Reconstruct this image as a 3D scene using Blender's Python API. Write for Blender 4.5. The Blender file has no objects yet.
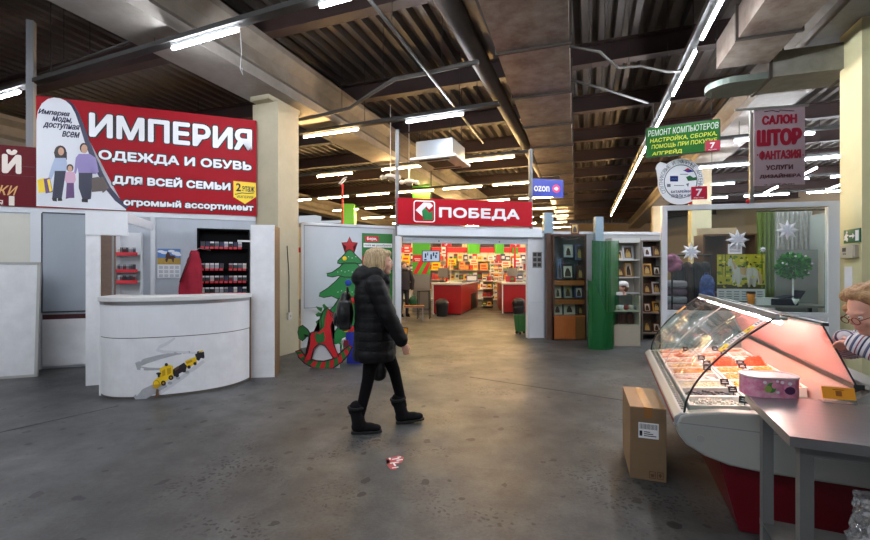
import bpy, bmesh, math, random
from math import sin, cos, pi, radians, atan2, sqrt
from mathutils import Vector, Matrix, Euler, noise as mnoise

C = bpy.context.scene.collection
SC = bpy.context.scene
random.seed(7)

# ------------------------------------------------------------------ camera, world, exposure
FOC = 420.0                                   # focal length in pixels of the 870 x 540 frame
EYE = 1.5                                     # camera height
cam_d = bpy.data.cameras.new('camera')
cam_d.sensor_width = 36.0
cam_d.lens = FOC / 870 * 36.0
cam_d.clip_start = 0.05
cam_d.clip_end = 200
cam = bpy.data.objects.new('camera', cam_d)
cam.location = (0, 0, EYE)
cam.rotation_euler = (pi / 2, 0, 0)
C.objects.link(cam)
SC.camera = cam

world = bpy.data.worlds.new('world')
SC.world = world
world.use_nodes = True
bgn = world.node_tree.nodes['Background']
bgn.inputs[0].default_value = (0.85, 0.92, 1.0, 1)
bgn.inputs[1].default_value = 0.15

SC.view_settings.view_transform = 'Standard'
SC.view_settings.look = 'None'
SC.view_settings.gamma = 1.0
SC.view_settings.use_curve_mapping = False
SC.view_settings.exposure = 2.03
TUBE_COOL = 48.0
TUBE_WARM = 52.0
SC.cycles.max_bounces = 8
SC.cycles.transparent_max_bounces = 24
SC.cycles.sample_clamp_indirect = 6.0
SC.cycles.caustics_reflective = False
SC.cycles.caustics_refractive = False

# ------------------------------------------------------------------ geometry of the place
class Fr:
    """A vertical plane of the place: local x runs along it, local y away from the photographer, z up."""
    def __init__(s, ox, oy, deg):
        s.o = (ox, oy); s.deg = deg; s.a = radians(deg)
        s.d = (cos(s.a), sin(s.a)); s.n = (-sin(s.a), cos(s.a))
    def u(s, px, off=0.0):
        k = (px - 435.0) / FOC
        ox = s.o[0] + s.n[0] * off; oy = s.o[1] + s.n[1] * off
        return (k * oy - ox) / (s.d[0] - k * s.d[1])
    def w(s, u, off=0.0, z=0.0):
        return Vector((s.o[0] + s.d[0] * u + s.n[0] * off, s.o[1] + s.d[1] * u + s.n[1] * off, z))
    def pt(s, px, py, off=0.0):
        u = s.u(px, off); Y = s.w(u, off).y
        return (u, EYE - (py - 270.0) / FOC * Y)
    def wp(s, px, py, off=0.0):
        u, z = s.pt(px, py, off)
        return s.w(u, off, z)
def PX(px, Y): return (px - 435.0) / FOC * Y
def PZ(py, Y): return EYE - (py - 270.0) / FOC * Y
def FY(py): return FOC * EYE / (py - 270.0)

KW = Fr(-6.02, 6.34, 20.3)      # kiosk front wall on the left
EL = Fr(PX(301, 8.1), 8.1, 24.0)  # white partition left of the shop entrance
EF = Fr(PX(397, 8.9), 8.9, 11.0)  # shop entrance front
GP = Fr(PX(664, 6.1), 6.1, -12.0) # glazed kiosk on the right
GG = Fr(0, 0, -20.0)            # building grid
TT = Fr(0, 0, -22.0)            # lamp rows
DD = Fr(0, 0, -18.5)            # air ducts

# ------------------------------------------------------------------ materials
def lin(c):
    c = c / 255.0
    return c / 12.92 if c <= 0.04045 else ((c + 0.055) / 1.055) ** 2.4
def rgb(*c):
    return (lin(c[0]), lin(c[1]), lin(c[2]), 1.0)
MATS = {}
def M(name, col=(128, 128, 128), rough=0.5, metal=0.0, var=0.0, vs=6.0, bump=0.0, bs=40.0, spec=0.5, emit=None, es=0.0,
      alpha=1.0, trans=0.0, coat=0.0, col2=None, stretch=(1, 1, 1), sheen=0.0):
    if name in MATS: return MATS[name]
    m = bpy.data.materials.new(name); m.use_nodes = True
    nt = m.node_tree; b = nt.nodes['Principled BSDF']
    base = rgb(*col)
    b.inputs['Base Color'].default_value = base
    b.inputs['Roughness'].default_value = rough
    b.inputs['Metallic'].default_value = metal
    b.inputs['Specular IOR Level'].default_value = spec
    if coat: b.inputs['Coat Weight'].default_value = coat
    if sheen: b.inputs['Sheen Weight'].default_value = sheen
    if trans: b.inputs['Transmission Weight'].default_value = trans
    if alpha < 1: b.inputs['Alpha'].default_value = alpha
    if emit is not None:
        b.inputs['Emission Color'].default_value = rgb(*emit); b.inputs['Emission Strength'].default_value = es
    tc = mp = None
    if var or bump:
        tc = nt.nodes.new('ShaderNodeTexCoord'); mp = nt.nodes.new('ShaderNodeMapping')
        mp.inputs['Scale'].default_value = stretch
        nt.links.new(tc.outputs['Object'], mp.inputs['Vector'])
    if var:
        n = nt.nodes.new('ShaderNodeTexNoise'); n.inputs['Scale'].default_value = vs; n.inputs['Detail'].default_value = 6
        n.inputs['Roughness'].default_value = 0.65
        r = nt.nodes.new('ShaderNodeValToRGB')
        r.color_ramp.elements[0].position = 0.3; r.color_ramp.elements[1].position = 0.72
        c2 = rgb(*col2) if col2 else (base[0] * (1 - var), base[1] * (1 - var), base[2] * (1 - var), 1)
        r.color_ramp.elements[0].color = c2; r.color_ramp.elements[1].color = base
        nt.links.new(mp.outputs['Vector'], n.inputs['Vector']); nt.links.new(n.outputs['Fac'], r.inputs['Fac'])
        nt.links.new(r.outputs['Color'], b.inputs['Base Color'])
    if bump:
        n2 = nt.nodes.new('ShaderNodeTexNoise'); n2.inputs['Scale'].default_value = bs; n2.inputs['Detail'].default_value = 4
        bp = nt.nodes.new('ShaderNodeBump'); bp.inputs['Strength'].default_value = bump; bp.inputs['Distance'].default_value = 0.02
        nt.links.new(mp.outputs['Vector'], n2.inputs['Vector']); nt.links.new(n2.outputs['Fac'], bp.inputs['Height'])
        nt.links.new(bp.outputs['Normal'], b.inputs['Normal'])
    MATS[name] = m
    return m

def glass_mat(name, tint=(240, 247, 244), refl=0.12, body=0.06, rough=0.03, fres=0.5):
    """thin pane: mostly clear, a little body and a reflection"""
    if name in MATS: return MATS[name]
    m = bpy.data.materials.new(name); m.use_nodes = True
    nt = m.node_tree; nt.nodes.clear()
    out = nt.nodes.new('ShaderNodeOutputMaterial')
    tr = nt.nodes.new('ShaderNodeBsdfTransparent'); tr.inputs[0].default_value = rgb(*tint)
    gl = nt.nodes.new('ShaderNodeBsdfGlossy'); gl.inputs['Roughness'].default_value = rough
    df = nt.nodes.new('ShaderNodeBsdfDiffuse'); df.inputs[0].default_value = rgb(225, 232, 235)
    m1 = nt.nodes.new('ShaderNodeMixShader'); m2 = nt.nodes.new('ShaderNodeMixShader')
    fr = nt.nodes.new('ShaderNodeLayerWeight'); fr.inputs[0].default_value = 0.35
    mt = nt.nodes.new('ShaderNodeMath'); mt.operation = 'MULTIPLY_ADD'
    mt.inputs[1].default_value = fres; mt.inputs[2].default_value = refl * 0.5
    nt.links.new(fr.outputs['Facing'], mt.inputs[0])
    m1.inputs[0].default_value = body
    nt.links.new(tr.outputs[0], m1.inputs[1]); nt.links.new(df.outputs[0], m1.inputs[2])
    nt.links.new(mt.outputs[0], m2.inputs[0])
    nt.links.new(m1.outputs[0], m2.inputs[1]); nt.links.new(gl.outputs[0], m2.inputs[2])
    nt.links.new(m2.outputs[0], out.inputs[0])
    MATS[name] = m
    return m

def emit_mat(name, col, s):
    if name in MATS: return MATS[name]
    m = bpy.data.materials.new(name); m.use_nodes = True
    nt = m.node_tree; nt.nodes.clear()
    out = nt.nodes.new('ShaderNodeOutputMaterial'); e = nt.nodes.new('ShaderNodeEmission')
    e.inputs[0].default_value = rgb(*col); e.inputs[1].default_value = s
    nt.links.new(e.outputs[0], out.inputs[0])
    MATS[name] = m
    return m

def floor_mat():
    m = bpy.data.materials.new('worn_concrete'); m.use_nodes = True
    nt = m.node_tree; b = nt.nodes['Principled BSDF']; N = nt.nodes.new; L = nt.links.new
    tc = N('ShaderNodeTexCoord')
    def noise(scale, detail=8, rough=0.6, dist=0.0):
        n = N('ShaderNodeTexNoise'); n.inputs['Scale'].default_value = scale; n.inputs['Detail'].default_value = detail
        n.inputs['Roughness'].default_value = rough; n.inputs['Distortion'].default_value = dist
        L(tc.outputs['Object'], n.inputs['Vector']); return n
    def ramp(src, p0, p1, c0, c1):
        r = N('ShaderNodeValToRGB'); r.color_ramp.elements[0].position = p0; r.color_ramp.elements[1].position = p1
        r.color_ramp.elements[0].color = c0; r.color_ramp.elements[1].color = c1
        L(src, r.inputs['Fac']); return r
    def mix(fac, a, bb, mode='MIX'):
        x = N('ShaderNodeMix'); x.data_type = 'RGBA'; x.blend_type = mode
        if isinstance(fac, float): x.inputs[0].default_value = fac
        else: L(fac, x.inputs[0])
        L(a, x.inputs[6]); L(bb, x.inputs[7]); return x
    big = ramp(noise(0.55, 9, 0.62, 0.6).outputs['Fac'], 0.32, 0.7, rgb(67, 68, 68), rgb(118, 119, 118))
    mid = ramp(noise(3.5, 10, 0.7).outputs['Fac'], 0.3, 0.75, rgb(120, 118, 115), rgb(255, 255, 255))
    fine = ramp(noise(45, 6, 0.7).outputs['Fac'], 0.35, 0.7, rgb(205, 203, 200), rgb(255, 255, 255))
    c = mix(0.75, big.outputs[0], mid.outputs[0], 'MULTIPLY')
    c = mix(0.8, c.outputs[2], fine.outputs[0], 'MULTIPLY')
    # small dark stuck-on spots
    v = N('ShaderNodeTexVoronoi'); v.voronoi_dimensions = '2D'; v.inputs['Scale'].default_value = 3.0; v.inputs['Randomness'].default_value = 1.0
    wn = noise(9, 3, 0.5)
    ad = N('ShaderNodeMix'); ad.data_type = 'RGBA'; ad.inputs[0].default_value = 0.1
    L(tc.outputs['Object'], ad.inputs[6]); L(wn.outputs['Color'], ad.inputs[7])
    L(ad.outputs[2], v.inputs['Vector'])
    msk = N('ShaderNodeSeparateColor'); L(v.outputs['Color'], msk.inputs[0])
    thr = N('ShaderNodeMath'); thr.operation = 'MULTIPLY'; L(msk.outputs[0], thr.inputs[0]); thr.inputs[1].default_value = 0.11
    lt = N('ShaderNodeMath'); lt.operation = 'LESS_THAN'; L(v.outputs['Distance'], lt.inputs[0]); L(thr.outputs[0], lt.inputs[1])
    l2 = N('ShaderNodeMath'); l2.operation = 'MULTIPLY'; L(lt.outputs[0], l2.inputs[0]); l2.inputs[1].default_value = 0.85
    dk = N('ShaderNodeRGB'); dk.outputs[0].default_value = rgb(26, 25, 24)
    c = mix(l2.outputs[0], c.outputs[2], dk.outputs[0])
    # clusters of small dark marks, as left by shoes
    v3 = N('ShaderNodeTexVoronoi'); v3.voronoi_dimensions = '2D'; v3.inputs['Scale'].default_value = 32
    L(ad.outputs[2], v3.inputs['Vector'])
    k3 = N('ShaderNodeMath'); k3.operation = 'LESS_THAN'; L(v3.outputs['Distance'], k3.inputs[0]); k3.inputs[1].default_value = 0.31
    cn = ramp(noise(1.1, 4, 0.6, 0.4).outputs['Fac'], 0.52, 0.6, (0, 0, 0, 1), (1, 1, 1, 1))
    s3 = N('ShaderNodeSeparateColor'); L(v3.outputs['Color'], s3.inputs[0])
    g3 = N('ShaderNodeMath'); g3.operation = 'GREATER_THAN'; L(s3.outputs[1], g3.inputs[0]); g3.inputs[1].default_value = 0.45
    p3 = N('ShaderNodeMath'); p3.operation = 'MULTIPLY'; L(k3.outputs[0], p3.inputs[0]); L(cn.outputs[0], p3.inputs[1])
    p4 = N('ShaderNodeMath'); p4.operation = 'MULTIPLY'; L(p3.outputs[0], p4.inputs[0]); L(g3.outputs[0], p4.inputs[1])
    p5 = N('ShaderNodeMath'); p5.operation = 'MULTIPLY'; L(p4.outputs[0], p5.inputs[0]); p5.inputs[1].default_value = 0.9
    c = mix(p5.outputs[0], c.outputs[2], dk.outputs[0])
    # scuffs: streaky dark smears
    mp = N('ShaderNodeMapping'); mp.inputs['Scale'].default_value = (1.0, 4.5, 1); mp.inputs['Rotation'].default_value = (0, 0, 0.5)
    L(tc.outputs['Object'], mp.inputs['Vector'])
    sn = N('ShaderNodeTexNoise'); sn.inputs['Scale'].default_value = 1.6; sn.inputs['Detail'].default_value = 10; sn.inputs['Roughness'].default_value = 0.72
    L(mp.outputs[0], sn.inputs['Vector'])
    sr = ramp(sn.outputs['Fac'], 0.57, 0.74, (0, 0, 0, 1), (1, 1, 1, 1))
    sm = N('ShaderNodeMath'); sm.operation = 'MULTIPLY'; L(sr.outputs[0], sm.inputs[0]); sm.inputs[1].default_value = 0.55
    dk2 = N('ShaderNodeRGB'); dk2.outputs[0].default_value = rgb(50, 48, 45)
    c = mix(sm.outputs[0], c.outputs[2], dk2.outputs[0])
    L(c.outputs[2], b.inputs['Base Color'])
    rr = ramp(noise(1.3, 6).outputs['Fac'], 0.3, 0.7, (0.36, 0.36, 0.36, 1), (0.6, 0.6, 0.6, 1))
    L(rr.outputs[0], b.inputs['Roughness'])
    bp = N('ShaderNodeBump'); bp.inputs['Strength'].default_value = 0.12; bp.inputs['Distance'].default_value = 0.01
    L(noise(60, 5).outputs['Fac'], bp.inputs['Height']); L(bp.outputs[0], b.inputs['Normal'])
    return m

# ------------------------------------------------------------------ mesh helpers
class MB:
    def __init__(s): s.bm = bmesh.new()
    def _f(s, vs, mi=0):
        try:
            f = s.bm.faces.new(vs); f.material_index = mi; return f
        except ValueError: return None
    def box(s, x0, x1, y0, y1, z0, z1, mi=0, M4=None):
        p = [(x0, y0, z0), (x1, y0, z0), (x1, y1, z0), (x0, y1, z0), (x0, y0, z1), (x1, y0, z1), (x1, y1, z1), (x0, y1, z1)]
        v = [s.bm.verts.new((M4 @ Vector(q)) if M4 else q) for q in p]
        for f in ((3, 2, 1, 0), (4, 5, 6, 7), (0, 1, 5, 4), (1, 2, 6, 5), (2, 3, 7, 6), (3, 0, 4, 7)):
            s._f([v[i] for i in f], mi)
        return s
    def obox(s, c, size, rot=(0, 0, 0), mi=0):
        m = Matrix.Translation(c) @ Euler(rot).to_matrix().to_4x4()
        a, b, d = size[0] / 2, size[1] / 2, size[2] / 2
        return s.box(-a, a, -b, b, -d, d, mi, m)
    def bar(s, p0, p1, w, h, mi=0):
        """square bar from p0 to p1"""
        p0 = Vector(p0); p1 = Vector(p1); d = p1 - p0; L = d.length
        q = d.to_track_quat('X', 'Z').to_matrix().to_4x4()
        return s.box(0, L, -w / 2, w / 2, -h / 2, h / 2, mi, Matrix.Translation(p0) @ q)
    def cyl(s, p0, p1, r0, r1=None, n=12, mi=0, caps=True):
        p0 = Vector(p0); p1 = Vector(p1); r1 = r0 if r1 is None else r1
        q = (p1 - p0).to_track_quat('Z', 'Y').to_matrix()
        a = []; b = []
        for i in range(n):
            t = 2 * pi * i / n; e = q @ Vector((cos(t), sin(t), 0))
            a.append(s.bm.verts.new(p0 + e * r0)); b.append(s.bm.verts.new(p1 + e * r1))
        for i in range(n):
            j = (i + 1) % n; s._f([a[i], a[j], b[j], b[i]], mi)
        if caps: s._f(a[::-1], mi); s._f(b, mi)
        return s
    def tube(s, pts, r, n=8, mi=0, closed=False):
        pts = [Vector(p) for p in pts]; rings = []; N = len(pts)
        up = Vector((0, 0, 1))
        for i, p in enumerate(pts):
            if closed: d = pts[(i + 1) % N] - pts[i - 1]
            else: d = pts[min(i + 1, N - 1)] - pts[max(i - 1, 0)]
            d.normalize()
            x = d.cross(up)
            if x.length < 1e-3: x = Vector((1, 0, 0))
            x.normalize(); y = d.cross(x)
            rr = r[i] if isinstance(r, (list, tuple)) else r
            rings.append([s.bm.verts.new(p + (x * cos(2 * pi * k / n) + y * sin(2 * pi * k / n)) * rr) for k in range(n)])
        rng = range(N) if closed else range(N - 1)
        for i in rng:
            a = rings[i]; b = rings[(i + 1) % N]
            for k in range(n):
                j = (k + 1) % n; s._f([a[k], a[j], b[j], b[k]], mi)
        if not closed: s._f(rings[0], mi); s._f(rings[-1][::-1], mi)
        return s
    def prism(s, pts, y0, y1, mi=0, plane='xz'):
        """polygon (x,z) extruded from y0 to y1; plane 'xy' extrudes along z"""
        def mk(a, b, h): return (a, h, b) if plane == 'xz' else (a, b, h)
        A = [s.bm.verts.new(mk(a, b, y0)) for a, b in pts]; B = [s.bm.verts.new(mk(a, b, y1)) for a, b in pts]
        n = len(pts)
        fs = [s._f(A, mi), s._f(B[::-1], mi)]
        for i in range(n):
            j = (i + 1) % n; s._f([A[j], A[i], B[i], B[j]], mi)
        bmesh.ops.triangulate(s.bm, faces=[f for f in fs if f and len(f.verts) > 4])
        return s
    def ell(s, c, r, seg=16, ring=10, mi=0, rot=None):
        m = Matrix.Translation(c)
        if rot is not None: m = m @ Euler(rot).to_matrix().to_4x4()
        m = m @ Matrix.Diagonal((r[0], r[1], r[2], 1))
        res = bmesh.ops.create_uvsphere(s.bm, u_segments=seg, v_segments=ring, radius=1, matrix=m)
        for v in res['verts']:
            for f in v.link_faces: f.material_index = mi
        return s
    def capsule(s, p0, p1, r0, r1, n=14):
        s.cyl(p0, p1, r0, r1, n); s.ell(p0, (r0,) * 3, n, 8); s.ell(p1, (r1,) * 3, n, 8); return s
    def lathe(s, prof, n=20, c=(0, 0, 0), mi=0, sx=1, sy=1):
        rings = []
        for r, z in prof:
            rings.append([s.bm.verts.new((c[0] + sx * r * cos(2 * pi * k / n), c[1] + sy * r * sin(2 * pi * k / n), c[2] + z)) for k in range(n)])
        for a, b in zip(rings, rings[1:]):
            for k in range(n):
                j = (k + 1) % n; s._f([a[k], a[j], b[j], b[k]], mi)
        s._f(rings[0][::-1], mi); s._f(rings[-1], mi)
        return s
    def grid(s, f, nu, nv, mi=0):
        V = [[s.bm.verts.new(f(i / nu, j / nv)) for j in range(nv + 1)] for i in range(nu + 1)]
        for i in range(nu):
            for j in range(nv): s._f([V[i][j], V[i + 1][j], V[i + 1][j + 1], V[i][j + 1]], mi)
        return s
    def build(s, name, mat, parent=None, smooth=False, bevel=0.0, loc=None, rz=0.0, recalc=True, solid=0.0):
        if recalc: bmesh.ops.recalc_face_normals(s.bm, faces=s.bm.faces[:])
        me = bpy.data.meshes.new(name); s.bm.to_mesh(me); s.bm.free()
        for m in (mat if isinstance(mat, (list, tuple)) else [mat]): me.materials.append(m)
        if smooth:
            for p in me.polygons: p.use_smooth = True
        o = bpy.data.objects.new(name, me); C.objects.link(o)
        if parent is not None: o.parent = parent
        if loc is not None: o.location = loc
        if rz: o.rotation_euler = (0, 0, rz)
        if solid:
            sm = o.modifiers.new('thick', 'SOLIDIFY'); sm.thickness = solid; sm.offset = 0
        if bevel:
            b = o.modifiers.new('bevel', 'BEVEL'); b.width = bevel; b.segments = 2; b.limit_method = 'ANGLE'
        return o

def thing(name, label, cat, loc=(0, 0, 0), rz=0.0, group=None):
    o = bpy.data.objects.new(name, None); o.empty_display_size = 0.1
    C.objects.link(o); o.location = loc; o.rotation_euler = (0, 0, rz)
    o['label'] = label; o['category'] = cat
    if group: o['group'] = group
    return o
def tag(o, label, cat, group=None, kind=None):
    o['label'] = label; o['category'] = cat
    if group: o['group'] = group
    if kind: o['kind'] = kind
    return o
def struct(o, label=None, cat=None):
    o['kind'] = 'structure'
    if label: o['label'] = label
    if cat: o['category'] = cat
    return o
def dup(root, loc, rz=None, label=None, group=None):
    r = root.copy(); C.objects.link(r); r.location = loc
    if rz is not None: r.rotation_euler = (0, 0, rz)
    if label: r['label'] = label
    if group: r['group'] = group
    for ch in list(root.children):
        c = ch.copy(); C.objects.link(c); c.parent = r
        for g in ch.children:
            d = g.copy(); C.objects.link(d); d.parent = c
    return r

_dg = None
def text_mesh(s, bold=0.0, shear=0.0, extrude=0.01, res=3, space=1.0):
    cu = bpy.data.curves.new('txt', 'FONT'); cu.body = s; cu.size = 1.0; cu.offset = bold; cu.shear = shear
    cu.extrude = extrude; cu.resolution_u = res; cu.space_character = space
    o = bpy.data.objects.new('txt', cu); C.objects.link(o)
    dg = bpy.context.evaluated_depsgraph_get()
    me = bpy.data.meshes.new_from_object(o.evaluated_get(dg), depsgraph=dg)
    bpy.data.objects.remove(o); bpy.data.curves.remove(cu)
    return me
def lettering(parent, s, x0, x1, z0, z1, y, mat, bold=0.02, shear=0.0, depth=0.003, name='lettering', skew=0.0, label=None):
    """writing fitted into the box x0..x1, z0..z1 on the plane y of its parent, facing -y; heavy strokes by small shifted copies"""
    me = text_mesh(s, 0.0, shear)
    xs = [v.co.x for v in me.vertices]; ys = [v.co.y for v in me.vertices]
    ax, bx, ay, by = min(xs), max(xs), min(ys), max(ys)
    r = bold * (z1 - z0)
    for v in me.vertices:
        a = (v.co.x - ax) / (bx - ax); b = (v.co.y - ay) / (by - ay)
        d = depth if v.co.z > 0 else 0.0
        v.co = (x0 + r + (x1 - x0 - 2 * r) * a, y - d, z0 + r + (z1 - z0 - 2 * r) * b + skew * a)
    if r > 0:
        bm = bmesh.new()
        for k in range(8):
            n0 = len(bm.verts); bm.from_mesh(me); bm.verts.ensure_lookup_table()
            for v in bm.verts[n0:]: v.co += Vector((r * cos(k * pi / 4), -0.00002 * k, r * sin(k * pi / 4)))
        bm.to_mesh(me); bm.free()
    me.materials.clear(); me.materials.append(mat)
    o = bpy.data.objects.new(name, me); C.objects.link(o); o.parent = parent
    if label: o['label'] = label
    return o

def blob(name, prims, mat, parent=None, voxel=0.012, smooth_it=4, post=None, loc=None, rz=0.0):
    """one continuous skin grown over overlapping limbs and masses"""
    mb = MB()
    for p in prims:
        if p[0] == 'c': mb.capsule(p[1], p[2], p[3], p[4])
        elif p[0] == 'e': mb.ell(p[1], p[2], 18, 12, rot=p[3] if len(p) > 3 else None)
        elif p[0] == 'b': mb.obox(p[1], p[2], p[3] if len(p) > 3 else (0, 0, 0))
    me = bpy.data.meshes.new(name); mb.bm.to_mesh(me); mb.bm.free()
    o = bpy.data.objects.new(name, me); C.objects.link(o)
    r = o.modifiers.new('r', 'REMESH'); r.mode = 'VOXEL'; r.voxel_size = voxel; r.use_smooth_shade = True
    if smooth_it:
        sm = o.modifiers.new('s', 'SMOOTH'); sm.factor = 0.5; sm.iterations = smooth_it
    dg = bpy.context.evaluated_depsgraph_get()
    me2 = bpy.data.meshes.new_from_object(o.evaluated_get(dg), depsgraph=dg)
    o.modifiers.clear(); o.data = me2; bpy.data.meshes.remove(me)
    me2.name = name
    if post: post(me2)
    me2.materials.clear()
    for m in (mat if isinstance(mat, (list, tuple)) else [mat]): me2.materials.append(m)
    for p in me2.polygons: p.use_smooth = True
    if parent is not None: o.parent = parent
    if loc is not None: o.location = loc
    if rz: o.rotation_euler = (0, 0, rz)
    return o
def disc(cx, cz, rx, rz_=None, n=24, a0=0):
    rz_ = rx if rz_ is None else rz_
    return [(cx + rx * cos(2 * pi * i / n + a0), cz + rz_ * sin(2 * pi * i / n + a0)) for i in range(n)]
def star(cx, cz, r, ri, n=5, a0=pi / 2):
    return [(cx + (r if i % 2 == 0 else ri) * cos(a0 + pi * i / n), cz + (r if i % 2 == 0 else ri) * sin(a0 + pi * i / n)) for i in range(2 * n)]
def ribbon(pts, w):
    """outline of a ribbon of width w along 2D points"""
    L = []; R = []
    for i, p in enumerate(pts):
        a = pts[max(i - 1, 0)]; b = pts[min(i + 1, len(pts) - 1)]
        dx, dz = b[0] - a[0], b[1] - a[1]; l = sqrt(dx * dx + dz * dz) or 1
        ww = w[i] if isinstance(w, (list, tuple)) else w
        L.append((p[0] - dz / l * ww / 2, p[1] + dx / l * ww / 2)); R.append((p[0] + dz / l * ww / 2, p[1] - dx / l * ww / 2))
    return L + R[::-1]
# ================================================================== materials in use
white_lam = M('white_laminate', (226, 228, 231), 0.38, var=0.10, vs=3, bump=0.03, bs=20, stretch=(1, 1, 0.5))
worn_white = M('worn_white_paint', (230, 231, 233), 0.45, var=0.16, vs=4.5, bump=0.06, bs=14)
grey_pane = M('grey_panel', (165, 173, 182), 0.3, var=0.14, vs=1.6, stretch=(1, 1, 0.6))
alu_white = M('white_aluminium', (214, 218, 222), 0.35)
alu = M('aluminium', (170, 172, 175), 0.32, 0.9)
steel = M('brushed_steel', (158, 157, 159), 0.32, 0.8, var=0.15, vs=3, stretch=(1, 14, 1), bump=0.02, bs=60)
galv = M('galvanised_sheet', (168, 156, 142), 0.42, 0.45, var=0.45, vs=3.5, bump=0.15, bs=8, col2=(112, 92, 82))
dark_metal = M('dark_metal', (38, 37, 37), 0.5, 0.3)
black_plastic = M('black_plastic', (22, 22, 24), 0.45)
grey_plastic = M('grey_plastic', (150, 152, 154), 0.45)
white_plastic = M('white_plastic', (225, 227, 228), 0.35)
cream_paint = M('cream_paint', (186, 177, 150), 0.6, var=0.16, vs=2.2, bump=0.08, bs=10)
yellow_paint = M('pale_yellow_paint', (212, 206, 160), 0.6, var=0.10, vs=2.0, bump=0.06, bs=10)
concrete = M('beam_concrete', (150, 143, 134), 0.75, var=0.3, vs=3.5, bump=0.2, bs=12)
deck_m = M('deck_sheet', (92, 84, 78), 0.5, 0.25, var=0.3, vs=2)
purlin_m = M('primer_red_steel', (54, 36, 33), 0.6, 0.1, var=0.3, vs=3)
pipe_m = M('pipe_lagging', (92, 86, 82), 0.6, 0.3, var=0.3, vs=5)
red_board = M('red_board', (164, 8, 28), 0.55, var=0.06, vs=2, spec=0.2)
crimson = M('crimson_board', (104, 8, 24), 0.55, var=0.1, vs=2, spec=0.2)
ink_white = M('ink_white', (240, 240, 242), 0.4)
ink_navy = M('ink_navy', (26, 24, 66), 0.4)
ink_black = M('ink_black', (18, 18, 20), 0.5)
ink_red = M('ink_red', (200, 24, 40), 0.4)
ink_yellow = M('ink_yellow', (250, 214, 30), 0.4)
wood = M('orange_wood', (170, 98, 46), 0.4, var=0.25, vs=5, stretch=(8, 8, 1))
dark_wood = M('dark_brown_wood', (70, 44, 30), 0.45, var=0.3, vs=5, stretch=(6, 6, 1))
chipboard = M('chipboard_edge', (126, 98, 68), 0.7, var=0.2, vs=30)
beige_lam = M('beige_laminate', (200, 190, 170), 0.45, var=0.08, vs=4)
pane_glass = glass_mat('pane_glass', refl=0.04, body=0.003, fres=0.2)
case_glass = glass_mat('case_glass', refl=0.06, body=0.012, fres=0.4)
red_paint = M('red_enamel', (150, 16, 24), 0.35, var=0.08, vs=3)

# ================================================================== the hall itself
fm = MB(); fm.box(-30, 30, -30, 44, -0.2, 0.0)  # extended outside, unseen behind the camera, to bounce world light upward
struct(fm.build('floor', floor_mat()))
# expansion joints of the slab
jm = M('joint_filler', (52, 50, 47), 0.8)
j = MB()
p, q = Vector((PX(-60, FY(446)), FY(446), 0)), Vector((PX(118, FY(406)), FY(406), 0))
j.bar((p.x, p.y, 0.0005), (q.x, q.y, 0.0005), 0.012, 0.003)
p, q = Vector((PX(470, FY(377)), FY(377), 0)), Vector((PX(660, FY(406)), FY(406), 0))
j.bar((p.x, p.y, 0.0005), (q.x, q.y, 0.0005), 0.014, 0.003)
struct(j.build('trim_1', jm))

# far walls of the hall
hall_wall = M('hall_wall', (176, 160, 138), 0.7, var=0.12, vs=1)
for nm, a, b in (('wall_back', (-17, 37), (24, 37)), ('wall_left', (-17, -6), (-17, 37)), ('wall_right', (19, -6), (19, 37))):
    m = MB(); m.bar((a[0], a[1], 2.8), (b[0], b[1], 2.8), 0.2, 5.6)
    struct(m.build(nm, hall_wall))
# unseen wall behind the photographer, opened to let world light in: header and piers
m = MB(); m.box(-17, 19, -6.1, -5.9, 3.6, 5.6)
for x in (-17, -11, -5, 1, 7, 13, 18.5): m.box(x, x + 0.5, -6.15, -5.85, 0, 3.6)
struct(m.build('wall_front', hall_wall))

# corrugated roof deck, ribs along the building
d = MB(); pitch = 0.27; u = -19.0; prof = []
while u < 27:
    prof += [(u, 5.62), (u + 0.10, 5.62), (u + 0.135, 5.74), (u + 0.235, 5.74)]; u += pitch
lo = [d.bm.verts.new(GG.w(a, -12, z)) for a, z in prof]; hi = [d.bm.verts.new(GG.w(a, 46, z)) for a, z in prof]
for i in range(len(prof) - 1): d._f([lo[i], hi[i], hi[i + 1], lo[i + 1]])
struct(d.build('ceiling', deck_m, recalc=False))

def fbox(m, F, u0, u1, v0, v1, z0, z1, mi=0):
    p = [F.w(u0, v0, z0), F.w(u1, v0, z0), F.w(u1, v1, z0), F.w(u0, v1, z0), F.w(u0, v0, z1), F.w(u1, v0, z1), F.w(u1, v1, z1), F.w(u0, v1, z1)]
    v = [m.bm.verts.new(q) for q in p]
    for f in ((3, 2, 1, 0), (4, 5, 6, 7), (0, 1, 5, 4), (1, 2, 6, 5), (2, 3, 7, 6), (3, 0, 4, 7)): m._f([v[i] for i in f], mi)
# red steel purlins across
k = 0
for v in [-6, -3, 0.6, 3.0, 5.4, 8.2, 10.6, 13.0, 15.4, 18, 21, 24, 27, 30, 33]:
    m = MB()
    fbox(m, GG, -19, 26, v - 0.1, v + 0.1, 5.24, 5.27); fbox(m, GG, -19, 26, v - 0.012, v + 0.012, 5.27, 5.59); fbox(m, GG, -19, 26, v - 0.1, v + 0.1, 5.59, 5.62)
    o = m.build('ceiling_beam', purlin_m); struct(o)

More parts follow.
